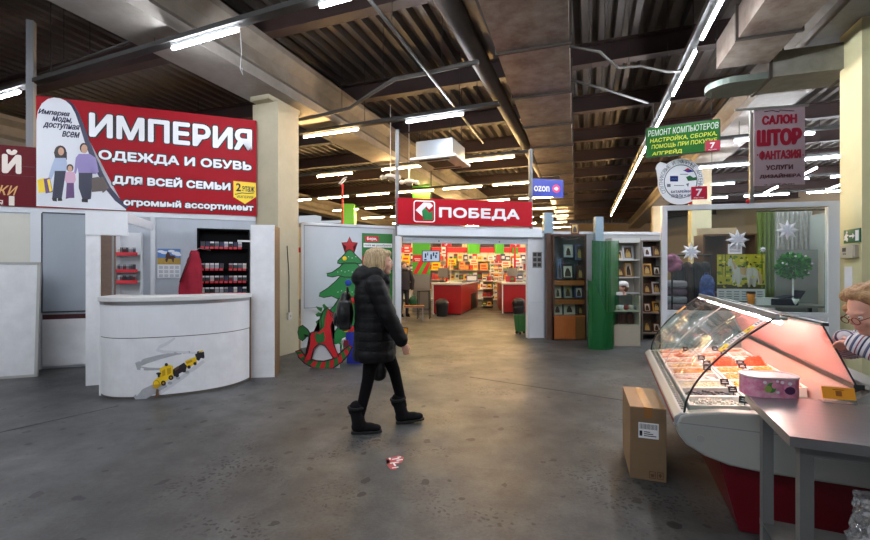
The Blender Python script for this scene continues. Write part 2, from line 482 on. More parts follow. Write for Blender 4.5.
# concrete main beams along the building
def main_beam(u, z0, w, wt, zt):
    m = MB(); prof = [(u - w / 2, z0), (u + w / 2, z0), (u + w / 2, z0 + 0.16), (u + w * 0.32, z0 + 0.3), (u + w * 0.32, zt - 0.22), (u + wt / 2, zt - 0.1), (u + wt / 2, zt),
              (u - wt / 2, zt), (u - wt / 2, zt - 0.1), (u - w * 0.32, zt - 0.22), (u - w * 0.32, z0 + 0.3), (u - w / 2, z0 + 0.16)]
    A = [m.bm.verts.new(GG.w(a, -10, z)) for a, z in prof]; B = [m.bm.verts.new(GG.w(a, 36, z)) for a, z in prof]
    m._f(A); m._f(B[::-1]); n = len(prof)
    for i in range(n): m._f([A[i], A[(i + 1) % n], B[(i + 1) % n], B[i]])
    struct(m.build('ceiling_beam', concrete))
main_beam(-5.25, 4.5, 0.8, 0.9, 5.24)
main_beam(3.35, 4.72, 0.8, 0.9, 5.24)
main_beam(11.6, 4.5, 0.8, 0.9, 5.24)
main_beam(-13.6, 4.5, 0.8, 0.9, 5.24)

# columns
def column(px, Y, side, zt, mat, cap=True):
    """near corner at pixel px, depth Y"""
    m = MB(); c = Vector((PX(px, Y), Y, 0)); B = Vector((GG.d[0], GG.d[1], 0)); A = Vector((GG.n[0], GG.n[1], 0))
    q = c - B * side / 2 + A * side / 2
    u = q.x * B.x + q.y * B.y; v = q.x * A.x + q.y * A.y
    fbox(m, GG, u - side / 2, u + side / 2, v - side / 2, v + side / 2, 0, zt)
    if cap: fbox(m, GG, u - side * 0.36, u + side * 0.36, v - side / 2 - 0.14, v + side / 2 + 0.14, zt, zt + 0.12)
    return struct(m.build('column', mat)), (u, v)
col_left, (clu, clv) = column(278, 7.25, 0.55, 4.42, cream_paint)
CRN = Vector((PX(862, 5.35), 5.35, 0))          # near corner of the yellow column
cu0 = CRN.x * GG.d[0] + CRN.y * GG.d[1]; cv0 = CRN.x * GG.n[0] + CRN.y * GG.n[1]
m = MB(); fbox(m, GG, cu0, cu0 + 0.5, cv0, cv0 + 0.5, 0, 4.72)
struct(m.build('column', yellow_paint))
for (uu, vv) in ((3.35, 15.5), (3.35, 24), (11.6, 12)):
    m = MB(); fbox(m, GG, uu - 0.27, uu + 0.27, vv - 0.27, vv + 0.27, 0, 4.72 if uu == 3.35 else 4.5); struct(m.build('column', cream_paint))

# ================================================================== lamps
tube_cool = emit_mat('cool_tube', (238, 244, 255), TUBE_COOL)
tube_warm = emit_mat('warm_tube', (255, 208, 142), TUBE_WARM)
lamp_body = M('lamp_body', (200, 202, 204), 0.4)
def lamp(F, u0, u1, v, z, warm, label, group=None, along='u', name='ceiling_lamp'):
    L = (u1 - u0)
    c = F.w((u0 + u1) / 2, v, z) if along == 'u' else F.w(v, (u0 + u1) / 2, z)
    rz = F.a if along == 'u' else F.a + pi / 2
    t = thing(name, label, 'lamp', c, rz, group)
    key = (round(L, 2), warm)
    if key not in LAMPS:
        b = MB(); b.box(-L / 2, L / 2, -0.013, 0.013, 0.02, 0.055); body = b.build('housing', lamp_body, t)
        e = MB(); e.cyl((-L / 2 + 0.02, 0, 0), (L / 2 - 0.02, 0, 0), 0.019, n=8); tb = e.build('tube', tube_warm if warm else tube_cool, t)
        LAMPS[key] = (body.data, tb.data)
    else:
        for nm, me in zip(('housing', 'tube'), LAMPS[key]):
            o = bpy.data.objects.new(nm, me); C.objects.link(o); o.parent = t
    return t
LAMPS = {}
ZL = 4.3
v1, v2, v3 = 3.68, 7.18, 10.35
lamp(TT, -9.7, -8.52, v1, ZL, False, 'lit tube lamp left of the grey post, above the dark red sign')
lamp(TT, -5.08, -3.95, v1, ZL, False, 'lit white tube lamp crossing under the concrete beam above the big red clothing sign')
lamp(TT, -2.82, -1.67, v1, ZL, False, 'lit tube lamp cut by the top edge, right of the concrete beam')
lamp(TT, -5.9, -4.54, v2, ZL, True, 'warm lit tube lamp beside the cream column, under the concrete beam')
lamp(TT, -3.5, -2.34, v2, ZL, False, 'lit white tube lamp in front of the ceiling air conditioner')
lamp(TT, -8.4, -7.1, v2, ZL, False, 'lit tube lamp behind the big red clothing sign')
lamp(TT, -5.8, -4.44, v3, ZL, True, 'warm tube lamp left of the ceiling air conditioner')
lamp(TT, -3.46, -2.06, v3, ZL, True, 'warm tube lamp right of the ceiling air conditioner')
lamp(TT, -8.0, -6.75, v3, ZL, True, 'warm tube lamp above the white partition with the christmas tree')
for r, v in enumerate((13.6, 16.6, 19.6, 22.6, 25.6, 28.6)):
    for i in range(6):
        u0 = -12.2 + i * 1.75 + (0.3 if r % 2 else 0)
        lamp(TT, u0, u0 + 1.4, v, ZL, True, 'warm tube lamp in a long far row over the red shop sign', 'tube lamps in the far rows over the shop')
RR = Fr(0, 0, -19.4)
for i, (a, b) in enumerate([(2.68 + 1.75 * k, 4.14 + 1.75 * k) for k in range(12)]):
    lab = ['lit tube lamp overhead, nearest of the long line beside the right air duct', 'lit tube lamp in the long line cut by the top edge', 'lit tube lamp in the long line, above the green computer repair sign',
           'lit tube lamp half hidden by the green computer repair sign'][i] if i < 4 else 'white tube lamp in the long line running away over the glass showcases'
    lamp(RR, a, b, 1.36, ZL, i > 4, lab, None if i < 4 else 'tube lamps in the long line to the back', along='v')
for v, us in ((10.9, (2.6, 4.5, 6.4)), (13.4, (2.4, 4.3, 6.2)), (16.2, (2.5, 4.4, 6.3, 8.2)), (19.2, (3, 4.9, 6.8, 8.7)), (22.4, (3, 4.9, 6.8, 8.7))):
    for u0 in us:
        lamp(TT, u0, u0 + 1.4, v, ZL, False, 'white tube lamp crosswise behind the pink curtain shop sign', 'crosswise tube lamps behind the curtain shop sign')
for uu in (5.4, 7.2):
    for a in (6.6, 8.6, 11.9, 14.6, 17.4):
        lamp(TT, a, a + 1.4, uu, ZL, False, 'white tube lamp slanting away behind the pink curtain shop sign', 'slanting tube lamps behind the curtain shop sign', along='v')
# unseen rows added over and behind the photographer to brighten the scene
for v in (0.4, -2.8):
    for u0 in (-8.5, -6.6, -4.9, -3.2, -1.6):
        lamp(TT, u0, u0 + 1.2, v, ZL, False, 'unseen white tube lamp added to light the aisle before the counter', 'added unseen tube lamps over the near aisle')

# perforated trays the lamps hang from
def tray(F, a, b, v, label, along='u', z=4.36):
    c = F.w((a + b) / 2, v, 0) if along == 'u' else F.w(v, (a + b) / 2, 0)
    t = thing('cable_tray', label, 'cable tray', (c.x, c.y, z), F.a if along == 'u' else F.a + pi / 2, 'perforated trays the lamps hang from')
    L = (b - a) / 2; m = MB()
    m.box(-L, L, -0.05, 0.05, 0, 0.006); m.box(-L, L, -0.056, -0.05, 0, 0.06); m.box(-L, L, 0.05, 0.056, 0, 0.06)
    x = -L + 0.2
    while x < L: m.box(x, x + 0.05, -0.05, 0.05, 0.045, 0.052); x += 0.3
    m.build('channel', M('tray_grey', (56, 55, 53), 0.7, 0.1), t)
    x = -L + 0.5
    while x < L:
        r = MB(); r.cyl((x, 0, 0), (x, 0, 5.62 - z), 0.006, n=6); r.build('hanger_rod', dark_metal, t); x += 2.3
    return t
tray(TT, -10.5, -1.55, v1, 'perforated cable tray carrying the nearest crosswise lamps')
tray(TT, -9.5, -1.7, v2, 'perforated cable tray over the shop entrance lamps')
tray(TT, -9.5, -1.6, v3, 'perforated cable tray behind the ceiling air conditioner')
for v in (13.6, 16.6, 19.6, 22.6):
    tray(TT, -11.8, -1.3, v, 'perforated cable tray of a far lamp row over the shop')
tray(RR, 1.2, 24, 1.36, 'long cable tray carrying the lamp line that runs to the back', along='v', z=4.44)
for v in (10.9, 13.4, 16.2, 19.2):
    tray(TT, 2.2, 9.5, v, 'cable tray of a crosswise lamp row behind the curtain shop sign')

# ================================================================== ducts, pipes, conduits
def duct_run(name, label, u0, u1, va, vb, z0, h, step, first):
    c = DD.w((u0 + u1) / 2, va, z0)
    t = thing(name, label, 'air duct', c, DD.a)
    w = (u1 - u0) / 2; L = vb - va
    m = MB(); m.box(-w, w, 0, L, 0, h); m.build('casing', galv, t)
    y = first
    while y < L:
        f = MB(); f.box(-w - 0.03, w + 0.03, y - 0.02, y + 0.02, -0.03, 0.0); f.box(-w - 0.03, -w, y - 0.02, y + 0.02, 0.0, h); f.box(w, w + 0.03, y - 0.02, y + 0.02, 0.0, h)
        f.box(-w - 0.03, w + 0.03, y - 0.02, y + 0.02, h, h + 0.03)
        f.build('flange', M('flange_steel', (84, 78, 72), 0.45, 0.7), t)
        y += step
    y = first + step / 2
    while y < L:
        f = MB()
        for sx in (-w - 0.015, w + 0.015): f.cyl((sx, y, h), (sx, y, 5.62 - z0), 0.007, n=6)
        f.box(-w - 0.03, w + 0.03, y - 0.015, y + 0.015, h + 0.001, h + 0.03); f.build('hanger', dark_metal, t)
        y += step * 2
    return t
def du(px, py, z):
    Y = (EYE - z) * FOC / (py - 270.0); X = PX(px, Y)
    return X * DD.d[0] + Y * DD.d[1], X * DD.n[0] + Y * DD.n[1]
ua, va = du(478, 0, 4.45); ub, vb = du(568, 0, 4.45)
duct_run('air_duct', 'wide rectangular galvanised air duct with rusty patches running over the aisle', ua, ub, 0.5, 26, 4.45, 0.5, 1.56, 5.7 - 0.5)
ra, _ = du(765, 0, 4.45); rb, _ = du(828, 0, 4.45)
_, rv = du(698, 86, 4.25)
duct_run('air_duct', 'galvanised air duct overhead on the right ending in a cross branch', ra, rb, 0.5, rv - 0.03, 4.45, 0.4, 1.6, 2.6)
# cross branch with a rounded end
t = thing('cross_duct', 'galvanised cross duct with a rounded left end above the green sign', 'air duct', DD.w(ra - 0.05, rv, 4.25), DD.a)
pd = M('pale_duct', (150, 146, 134), 0.5, 0.35, var=0.35, vs=4)
dw = rb - ra + 0.05
m = MB(); m.box(dw, 3.2, 0, 0.66, 0, 0.36); m.build('casing', pd, t)
m = MB(); pts = [(dw, 0.02), (dw, 0.64)] + [(0.31 - 0.31 * sin(a * pi / 12), 0.33 + 0.31 * cos(a * pi / 12)) for a in range(13)]
m.prism(pts, 0.0, 0.09, plane='xy'); m.build('end_cap', M('duct_end', (112, 122, 112), 0.45, 0.4, var=0.3, vs=4), t)
for x in (dw + 0.02, 1.7, 2.7):
    m = MB(); m.box(x - 0.02, x + 0.02, -0.02, 0.68, -0.02, 0.38); m.build('flange', MATS['flange_steel'], t)
m = MB(); [m.cyl((x, 0.33, 0.36), (x, 0.33, 5.62 - 4.25), 0.01, n=6) for x in (1.0, 2.8)]; m.build('hanger', dark_metal, t)

def hung_pipe(name, label, cat, pts, r, mat, hang=True, n=12):
    """pts: list of world points; a straight or bent pipe"""
    t = thing(name, label, cat, pts[0])
    o0 = Vector(pts[0]); m = MB(); m.tube([Vector(p) - o0 for p in pts], r, n); m.build('run', mat, t, smooth=True)
    if hang:
        a, b = Vector(pts[0]), Vector(pts[-1])
        for f in (0.25, 0.5, 0.8):
            i = f * (len(pts) - 1); k0 = int(i); p = Vector(pts[k0]).lerp(Vector(pts[min(k0 + 1, len(pts) - 1)]), i - k0) - o0
            h = MB(); h.cyl(p, (p.x, p.y, 5.62 - o0.z), 0.005, n=6); h.build('hanger_rod', dark_metal, t)
    return t
def wp3(px, py, z):
    Y = (EYE - z) * FOC / (py - 270.0); return Vector((PX(px, Y), Y, z))
a, b = wp3(463, 30, 4.62), wp3(545, 180, 4.62)
dv = (b - a).normalized()
hung_pipe('ceiling_pipe', 'thick dark lagged pipe running beside the wide air duct', 'pipe', [a - dv * 4, a, b, b + dv * 12], 0.13, pipe_m)
a, b = wp3(392, 28, 4.45), wp3(483, 143, 4.45); dv = (b - a).normalized()
hung_pipe('ceiling_conduit', 'thin grey conduit running straight back toward the air conditioner', 'conduit', [a - dv * 3, a, b], 0.022, M('conduit_grey', (60, 59, 57), 0.5, 0.3))
hung_pipe('cable_bundle', 'wavy pale cable bundle strung from the cream column to the lagged pipe', 'cable',
          [wp3(292, 121, 4.36), wp3(318, 116, 4.4), wp3(350, 108, 4.5), wp3(372, 93, 4.55), wp3(395, 79, 4.58), wp3(428, 73, 4.5), wp3(452, 67, 4.4), wp3(478, 62, 4.35)], 0.032, M('cable_pale', (70, 67, 63), 0.6))
hung_pipe('cable_bundle', 'thin cable bundle bent in a zigzag right of the wide air duct', 'cable',
          [wp3(568, 46, 4.5), wp3(600, 52, 4.5), wp3(618, 68, 4.5), wp3(640, 66, 4.5), wp3(668, 72, 4.42), wp3(690, 70, 4.38)], 0.018, MATS['cable_pale'])
hung_pipe('cable_bundle', 'thin straight cable run under the deck right of the wide air duct', 'cable',
          [wp3(572, 80, 4.6), wp3(610, 91, 4.6), wp3(648, 103, 4.6)], 0.02, MATS['cable_pale'])
hung_pipe('ceiling_conduit', 'thin conduit crossing under the concrete beam at upper left', 'conduit', [wp3(40, 74, 4.6), wp3(150, 34, 4.6)], 0.018, MATS['conduit_grey'])
# the drop of wire under the first lamp
m = MB(); q = TT.w(-3.93, v1, 4.29)
m.tube([(0, 0, 0), (0.015, 0, -0.25), (0.0, 0, -0.45), (0.03, 0, -0.52), (0.02, 0, -0.44)], 0.004, 6)
tag(m.build('loose_wire', white_plastic, loc=q), 'loose white wire hanging from the lamp under the concrete beam', 'wire')

# ceiling air conditioner
q = Vector((PX(441, 9.3), 9.3, PZ(164, 9.3)))
t = thing('air_conditioner', 'grey ceiling cassette air conditioner hanging above the red shop sign', 'air conditioner', q, TT.a)
m = MB(); m.box(-0.42, 0.42, -0.42, 0.42, 0.06, 0.42); m.build('casing', M('ac_case', (150, 156, 160), 0.35, 0.6), t, bevel=0.01)
m = MB(); m.box(-0.52, 0.52, -0.52, 0.52, 0, 0.06); m.build('face_panel', white_plastic, t, bevel=0.015)
m = MB(); m.box(-0.24, 0.24, -0.24, 0.24, -0.012, 0.0)
for s in (-1, 1): m.box(-0.34, 0.34, s * 0.4 - 0.04, s * 0.4 + 0.04, -0.008, 0.0)
m.build('intake_grille', M('grille_brown', (92, 78, 64), 0.6), t)
m = MB(); [m.cyl((sx * 0.36, sy * 0.36, 0.42), (sx * 0.36, sy * 0.36, 5.62 - q.z), 0.008, n=6) for sx in (-1, 1) for sy in (-1, 1)]; m.build('hanger', dark_metal, t)
# ================================================================== helpers for things lying in one of the planes
class Pl:
    """a thing standing in plane F (at offset off) whose root is at u0, z0; converts photo positions to its local x,z"""
    def __init__(s, F, u0, off, z0): s.F = F; s.u0 = u0; s.off = off; s.z0 = z0
    def root(s, name, label, cat, group=None): return thing(name, label, cat, s.F.w(s.u0, s.off, s.z0), s.F.a, group)
    def l(s, px, py, y=0.0):
        u, z = s.F.pt(px, py, s.off + y); return (u - s.u0, z - s.z0)
    def poly(s, pts, y=0.0): return [s.l(a, b, y) for a, b in pts]
    def text(s, t, string, L, R, y, mat, **k):
        """L=(px,top,bottom) at the left end, R the same at the right end"""
        x0, za = s.l(L[0], L[1], y); _, zb = s.l(L[0], L[2], y); x1, zc = s.l(R[0], R[1], y); _, zd = s.l(R[0], R[2], y)
        return lettering(t, string, x0, x1, (zb + zd) / 2, (za + zc) / 2, y, mat, **k)
def rect(x0, x1, z0, z1): return [(x0, z0), (x1, z0), (x1, z1), (x0, z1)]

# ================================================================== kiosk wall on the left
m = MB()
fbox(m, KW, -3.2, 3.05, 0.0, 0.06, 0, 2.44)
wall_k = struct(m.build('wall_kiosk', M('kiosk_panel', (184, 191, 200), 0.4, var=0.12, vs=2, stretch=(1, 1, 0.5))))
def kbar(pa, pb, y0, y1, z0, z1, nm, mat):
    m = MB(); fbox(m, KW, pa, pb, y0, y1, z0, z1); return struct(m.build(nm, mat))
kbar(-3.2, 3.05, -0.02, -0.001, 2.36, 2.44, 'trim_2', alu_white)
uu = KW.u(153.5); kbar(uu - 0.03, uu + 0.03, -0.05, -0.001, 0, 2.36, 'trim_3', alu_white)
ua_, ub_ = KW.u(33), KW.u(42); kbar(ua_ - 0.02, ub_, -0.03, -0.001, 0, 2.36, 'trim_4', alu_white)
# cream panel at the far left
ua_, ub_ = -1.2, KW.u(31); kbar(ua_, ub_, -0.012, -0.001, 0.9, 2.34, 'wall_panel', M('cream_panel', (214, 212, 200), 0.4, var=0.08, vs=2))
# framed grey panel with a lower white panel
x0, x1 = KW.u(43), KW.u(88)
_, z0 = KW.pt(60, 311); _, z1 = KW.pt(60, 214)
wnd = struct(MB().box(-(x1 - x0) / 2, (x1 - x0) / 2, -0.012, 0.0, 0, z1 - z0).build('window_1', grey_pane, loc=KW.w((x0 + x1) / 2, -0.001, z0), rz=KW.a))
m = MB(); W = (x1 - x0) / 2; Hh = z1 - z0
m.box(-W - .02, -W, -0.025, 0, -0.02, Hh); m.box(W, W + .02, -0.025, 0, -0.02, Hh); m.box(-W, W, -0.025, 0, Hh, Hh + .02); m.box(-W, W, -0.025, 0, -0.02, 0)
m.build('window_frame', M('dark_frame', (58, 62, 68), 0.4), wnd)
kbar(x0, x1 + 0.02, -0.012, -0.001, KW.pt(60, 318)[1] - 0.02, z0 - 0.05, 'trim_5', M('maroon_gap', (66, 14, 18), 0.5))
kbar(x0, x1 + 0.02, -0.03, -0.001, 0.04, KW.pt(60, 319)[1], 'wall_panel', worn_white)
# grey steel post behind the signs
up = KW.u(31, 0.12)
m = MB(); fbox(m, KW, up - 0.045, up + 0.045, 0.08, 0.17, 0, 5.3); tag(m.build('steel_post', M('post_grey', (118, 120, 122), 0.5, 0.2)), 'grey steel post rising to the roof between the two red signs', 'post')

# ------------------------------------------------------------------ big red sign
pl = Pl(KW, 1.53, -0.05, 2.445)
sg = pl.root('shop_sign', 'big red billboard for clothing and shoes over the white kiosk', 'sign')
x0, zt0 = pl.l(36, 95); x1, zt1 = pl.l(256.5, 121); zt = (zt0 + zt1) / 2
m = MB(); m.box(x0, x1, 0, 0.045, 0, zt); m.build('board', red_board, sg)
curve = [(36.5, 121), (38, 111), (42, 103.5), (48, 99), (54, 97.6), (60, 98.2), (66, 101), (71, 105.5), (76, 114), (81, 127), (86, 142), (92, 158), (99, 174), (107, 189), (116, 200), (126, 208.5)]
m = MB(); m.prism(pl.poly(curve + [(126, 210.5), (36.5, 206)]), -0.004, -0.0005); m.build('white_field', M('billboard_white', (226, 228, 234), 0.4), sg)
m = MB(); m.prism(ribbon(pl.poly([(a + 1.3, b - 0.5) for a, b in curve[6:]]), [0.03, 0.035, 0.045, 0.055, 0.065, 0.07, 0.07, 0.07, 0.07, 0.05]), -0.0075, -0.0005); m.build('border_curve', ink_navy, sg)
for s_, L_, R_, b_ in (('ИМПЕРИЯ', (88.5, 112, 136.5), (252.5, 129, 152), 0.045), ('ОДЕЖДА И ОБУВЬ', (98, 149, 161), (252, 161.5, 173), 0.05), ('ДЛЯ ВСЕЙ СЕМЬИ', (112, 174, 187), (231, 179.5, 191), 0.05), ('огромный ассортимент', (123, 198, 208), (254, 203.5, 212.5), 0.05)):
    pl.text(sg, s_, (L_[0] - .7, L_[1] - .7, L_[2] + .7), (R_[0] + .7, R_[1] - .7, R_[2] + .7), -0.004, ink_black, bold=b_ + 0.05, name='lettering_outline', depth=0.001)
    pl.text(sg, s_, (L_[0] + .5, L_[1] + .5, L_[2] - .5), (R_[0] - .5, R_[1] + .5, R_[2] - .5), -0.006, ink_white, bold=b_, depth=0.002)
for s_, L_, R_ in (('Империя', (38, 112, 118.5), (70, 108, 114.5)), ('моды,', (52, 118.5, 124.5), (72, 116, 122)), ('доступная', (43, 126, 132.5), (80, 121.5, 128)), ('всем', (62, 132.5, 138.5), (80, 130.5, 136.5))):
    pl.text(sg, s_, L_, R_, -0.006, ink_navy, bold=0.03, shear=0.35)
m = MB(); m.prism(pl.poly([(233.5, 181), (256, 183), (256, 197), (245, 204), (233.5, 197)]), -0.006, -0.001); m.build('yellow_tag', ink_yellow, sg)
pl.text(sg, '2', (236, 183, 191), (241, 183.5, 191.5), -0.007, ink_black, bold=0.03)
pl.text(sg, 'этаж', (242, 186, 191.5), (254.5, 186.8, 192), -0.007, ink_black, bold=0.02)
pl.text(sg, 'ИМПЕРИЯ', (237, 195.5, 198), (253, 196, 198.5), -0.007, ink_black, bold=0.0)
m = MB(); m.prism(ribbon(pl.poly([(235, 194.5), (242, 193), (248, 193.6), (254, 193)]), 0.012), -0.008, -0.006); m.build('tag_stroke', ink_black, sg)
# printed family
skin_p = M('print_skin', (206, 160, 132), 0.5); hair_p = M('print_dark_hair', (44, 28, 26), 0.5); jean_p = M('print_jeans', (40, 42, 66), 0.5)
blouse_p = M('print_blouse', (176, 190, 216), 0.5); lil_p = M('print_lilac', (150, 134, 190), 0.5); pink_p = M('print_pink', (214, 170, 196), 0.5)
fam = [skin_p, hair_p, jean_p, blouse_p, lil_p, pink_p, ink_yellow, M('print_violet', (104, 70, 120), 0.5), M('print_brown', (92, 78, 74), 0.5), ink_black]
m = MB(); LY = [-0.0055]
def pp(pts, mi): m.prism(pl.poly(pts), LY[0], -0.004, mi); LY[0] -= 0.0003
def dd(cx, cy, rx, ry, mi): pp([(cx + rx * cos(a * pi / 8), cy + ry * sin(a * pi / 8)) for a in range(16)], mi)
dd(60.5, 152, 6, 6.5, 1); pp([(54, 152), (67, 152), (67, 160), (62, 158), (56, 161)], 1); dd(61.2, 151.5, 3, 4, 0)
pp([(55, 158), (66, 158), (68, 168), (66, 172), (55, 172), (51, 180), (48.5, 178), (52, 166)], 3); dd(49, 179, 1.2, 1.6, 0)
pp([(55, 171), (66, 171), (64, 185), (62, 198), (57.5, 198), (59, 186), (57.5, 185), (56.5, 199), (52.5, 198)], 2)
pp([(52, 198), (57, 198), (57, 201.5), (53, 201)], 9); pp([(58, 198), (62, 198), (62.5, 201), (58, 201)], 9)
dd(70.2, 168, 3.4, 3.8, 1); dd(70.2, 168.8, 2.3, 3, 0); pp([(66, 172), (75, 172), (76, 180), (74, 184), (67, 184), (65, 180)], 5)
pp([(67, 183), (74, 183), (74.5, 198), (71.5, 198), (70.5, 188), (69.5, 198), (66, 199)], 7)
dd(84, 148, 4, 5, 1); dd(84.5, 149, 3.2, 4.4, 0)
pp([(79, 154), (90, 154), (96, 158), (99, 172), (96, 174), (92, 165), (92, 174), (79, 174), (78, 166), (76, 174), (74.5, 172), (76, 158)], 4)
pp([(79, 173), (92.5, 173), (92, 186), (91, 199), (85.5, 200), (86.5, 186), (85.5, 180), (86, 190), (87, 199), (83, 200), (79, 188)], 2)
pp([(82, 199), (88, 199), (88, 202.5), (82, 202)], 9)
pp([(37.5, 180), (45, 178), (47, 192), (39, 193)], 6); pp([(44, 179), (50, 178), (53, 192), (46, 193.5)], 7); pp([(47.5, 180), (50, 179), (52.5, 191), (50, 192)], 6)
pp([(92, 178), (99, 177), (104, 191), (92, 192)], 8); pp([(98, 178), (103, 177), (109, 188), (103, 193)], 8)
m.build('family_picture', fam, sg)

# ------------------------------------------------------------------ crimson sign at the left edge
pl = Pl(KW, -0.75, -0.05, 2.445)
s2 = pl.root('shop_sign', 'dark crimson sign board at the left edge with one large white letter', 'sign')
x1, zt = pl.l(36, 147.5); m = MB(); m.box(-1.5, x1, 0, 0.045, 0, zt); m.build('board', crimson, s2)
m = MB(); m.box(-1.5, x1, -0.004, 0, zt - 0.3, zt - 0.29); m.box(-1.5, x1, -0.003, 0, 0.45, 0.455); m.build('panel_seam', M('seam_dark', (84, 8, 22), 0.4), s2)
pl.text(s2, 'Й', (2, 149, 173), (21.5, 150, 174), -0.001, M('ink_cream', (240, 226, 214), 0.4), bold=0.05)
pl.text(s2, 'ки', (-2, 185, 195), (18, 186, 195.5), -0.001, M('ink_gold', (222, 168, 96), 0.4), bold=0.0, shear=0.4)
pl.text(s2, 'я', (-3, 200, 205), (3, 200, 205), -0.001, MATS['ink_cream'], bold=0.0)
pl.text(s2, '1', (9, 196, 205.5), (14.5, 196.2, 205.7), -0.001, MATS['ink_cream'], bold=0.03)

# ------------------------------------------------------------------ white board leaning at the far left
q = Vector((PX(38, 5.92), 5.92, 0))
t = thing('leaning_board', 'white framed board leaning against the kiosk wall at the left edge', 'board', q, KW.a)
Hb = PZ(262, 5.95); Mx = Matrix.Rotation(radians(-3), 4, 'X')
m = MB(); m.box(-1.25, -0.02, -0.012, 0.012, 0.02, Hb - 0.02, 0, Mx); m.build('panel', worn_white, t)
m = MB()
for b in ((-1.27, 0, -0.02, 0.02, 0.0, 0.035), (-1.27, 0, -0.02, 0.02, Hb - 0.035, Hb), (-0.035, 0, -0.02, 0.02, 0.0, Hb), (-1.27, -1.235, -0.02, 0.02, 0, Hb)): m.box(*b, 0, Mx)
m.build('frame', M('board_frame', (176, 176, 172), 0.4, 0.2), t)

# ------------------------------------------------------------------ booth side with shelf, left of the counter
q = Vector((PX(85.5, 5.43), 5.43, 0))
t = thing('booth_side', 'tall narrow white booth side standing left of the curved counter', 'booth', q, KW.a)
wv = 0.155; zt = PZ(212, 5.43)
m = MB(); m.box(0, wv, 0, 0.03, 0, zt); m.build('front_board', worn_white, t, bevel=0.004)
m = MB(); m.box(-0.0, 0.46, -0.012, 0.018, PZ(235, 5.45), zt + 0.02); m.build('valance', white_lam, t, bevel=0.004)
m = MB(); m.box(0.43, 0.46, 0.018, 1.2, zt - 0.12, zt + 0.01); m.build('header_board', white_lam, t)
m = MB(); m.box(0.095, 0.12, 0.03, 0.68, 0.0, zt - 0.1); m.build('side_panel', M('oak_grain', (128, 104, 88), 0.5, var=0.25, vs=4, stretch=(1, 1, 6)), t)
m = MB(); m.cyl((0.30, -0.02, 1.17), (0.30, -0.02, PZ(235, 5.45)), 0.012, n=8); m.build('chrome_pole', alu, t)
m = MB(); m.box(wv, wv + 0.015, -0.025, 0.03, PZ(308, 5.43), PZ(298, 5.43)); m.box(wv - 0.004, wv + 0.006, 0.03, 0.04, 0.3, 1.7)
m.build('door_edge', chipboard, t)

# ------------------------------------------------------------------ cigarette shelf on the left
pack_cols = [(60, 58, 66), (150, 150, 158), (36, 40, 70), (96, 28, 34), (28, 28, 30), (176, 172, 160), (70, 76, 84), (40, 62, 60)]
pack_mats = [M('pack_%d' % i, c, 0.35) for i, c in enumerate(pack_cols)]
tag_red = M('price_red', (206, 46, 58), 0.4); lid_white = M('pack_top_white', (214, 214, 216), 0.4)
PACK = []
for pm in pack_mats:
    b = MB(); b.box(-0.0275, 0.0275, -0.011, 0.011, 0, 0.062); me = b.bm; bm_ = bpy.data.meshes.new('pack_body'); b.bm.to_mesh(bm_); b.bm.free(); bm_.materials.append(pm)
    b = MB(); b.box(-0.0277, 0.0277, -0.0112, 0.0112, 0.062, 0.088); bt = bpy.data.meshes.new('pack_lid'); b.bm.to_mesh(bt); b.bm.free(); bt.materials.append(random.choice([lid_white, pm, pack_mats[1]]))
    PACK.append((bm_, bt))
def pack(loc, rz, label, group):
    i = random.randrange(len(PACK)); t = thing('cigarette_pack', label, 'cigarette pack', loc, rz, group)
    for nm, me in zip(('box', 'lid'), PACK[i]):
        o = bpy.data.objects.new(nm, me); C.objects.link(o); o.parent = t
ua_, ub_ = KW.u(117, -0.12), KW.u(141, -0.12)
sh = thing('wall_shelf', 'white shelf unit with red price strips behind the left end of the counter', 'shelf', KW.w((ua_ + ub_) / 2, -0.02, 0.6), KW.a)
w = (ub_ - ua_) / 2
m = MB(); m.box(-w, w, 0.0, 0.012, 0, 1.5); m.build('back_panel', white_lam, sh)
m = MB(); m.box(-w, -w + 0.015, -0.24, 0, 0, 1.5); m.build('side_board', white_lam, sh)
m = MB(); m.box(w - 0.015, w, -0.1, 0, 0, 1.5); m.build('side_board', white_lam, sh)
for r, (py, nm) in enumerate(((255, 'top'), (272, 'middle'), (283, 'bottom'))):
    zz = PZ(py - 2, KW.w(ua_, -0.2).y) - 0.6
    m = MB(); m.box(-w + 0.015, w - 0.015, -0.22, 0, zz - 0.012, zz); m.build('shelf_board', white_lam, sh)
    m = MB(); m.box(-w + 0.015, w - 0.015, -0.226, -0.22, zz - 0.04, zz + 0.012); m.build('price_strip', tag_red, sh)
    n = 6
    for i in range(n):
        q = KW.w((ua_ + ub_) / 2 - w + 0.06 + i * (2 * w - 0.1) / n, -0.2, 0.6 + zz)
        pack(q, KW.a, 'cigarette pack on the %s shelf with a red price strip at the left' % nm, 'cigarette packs on the left shelf')
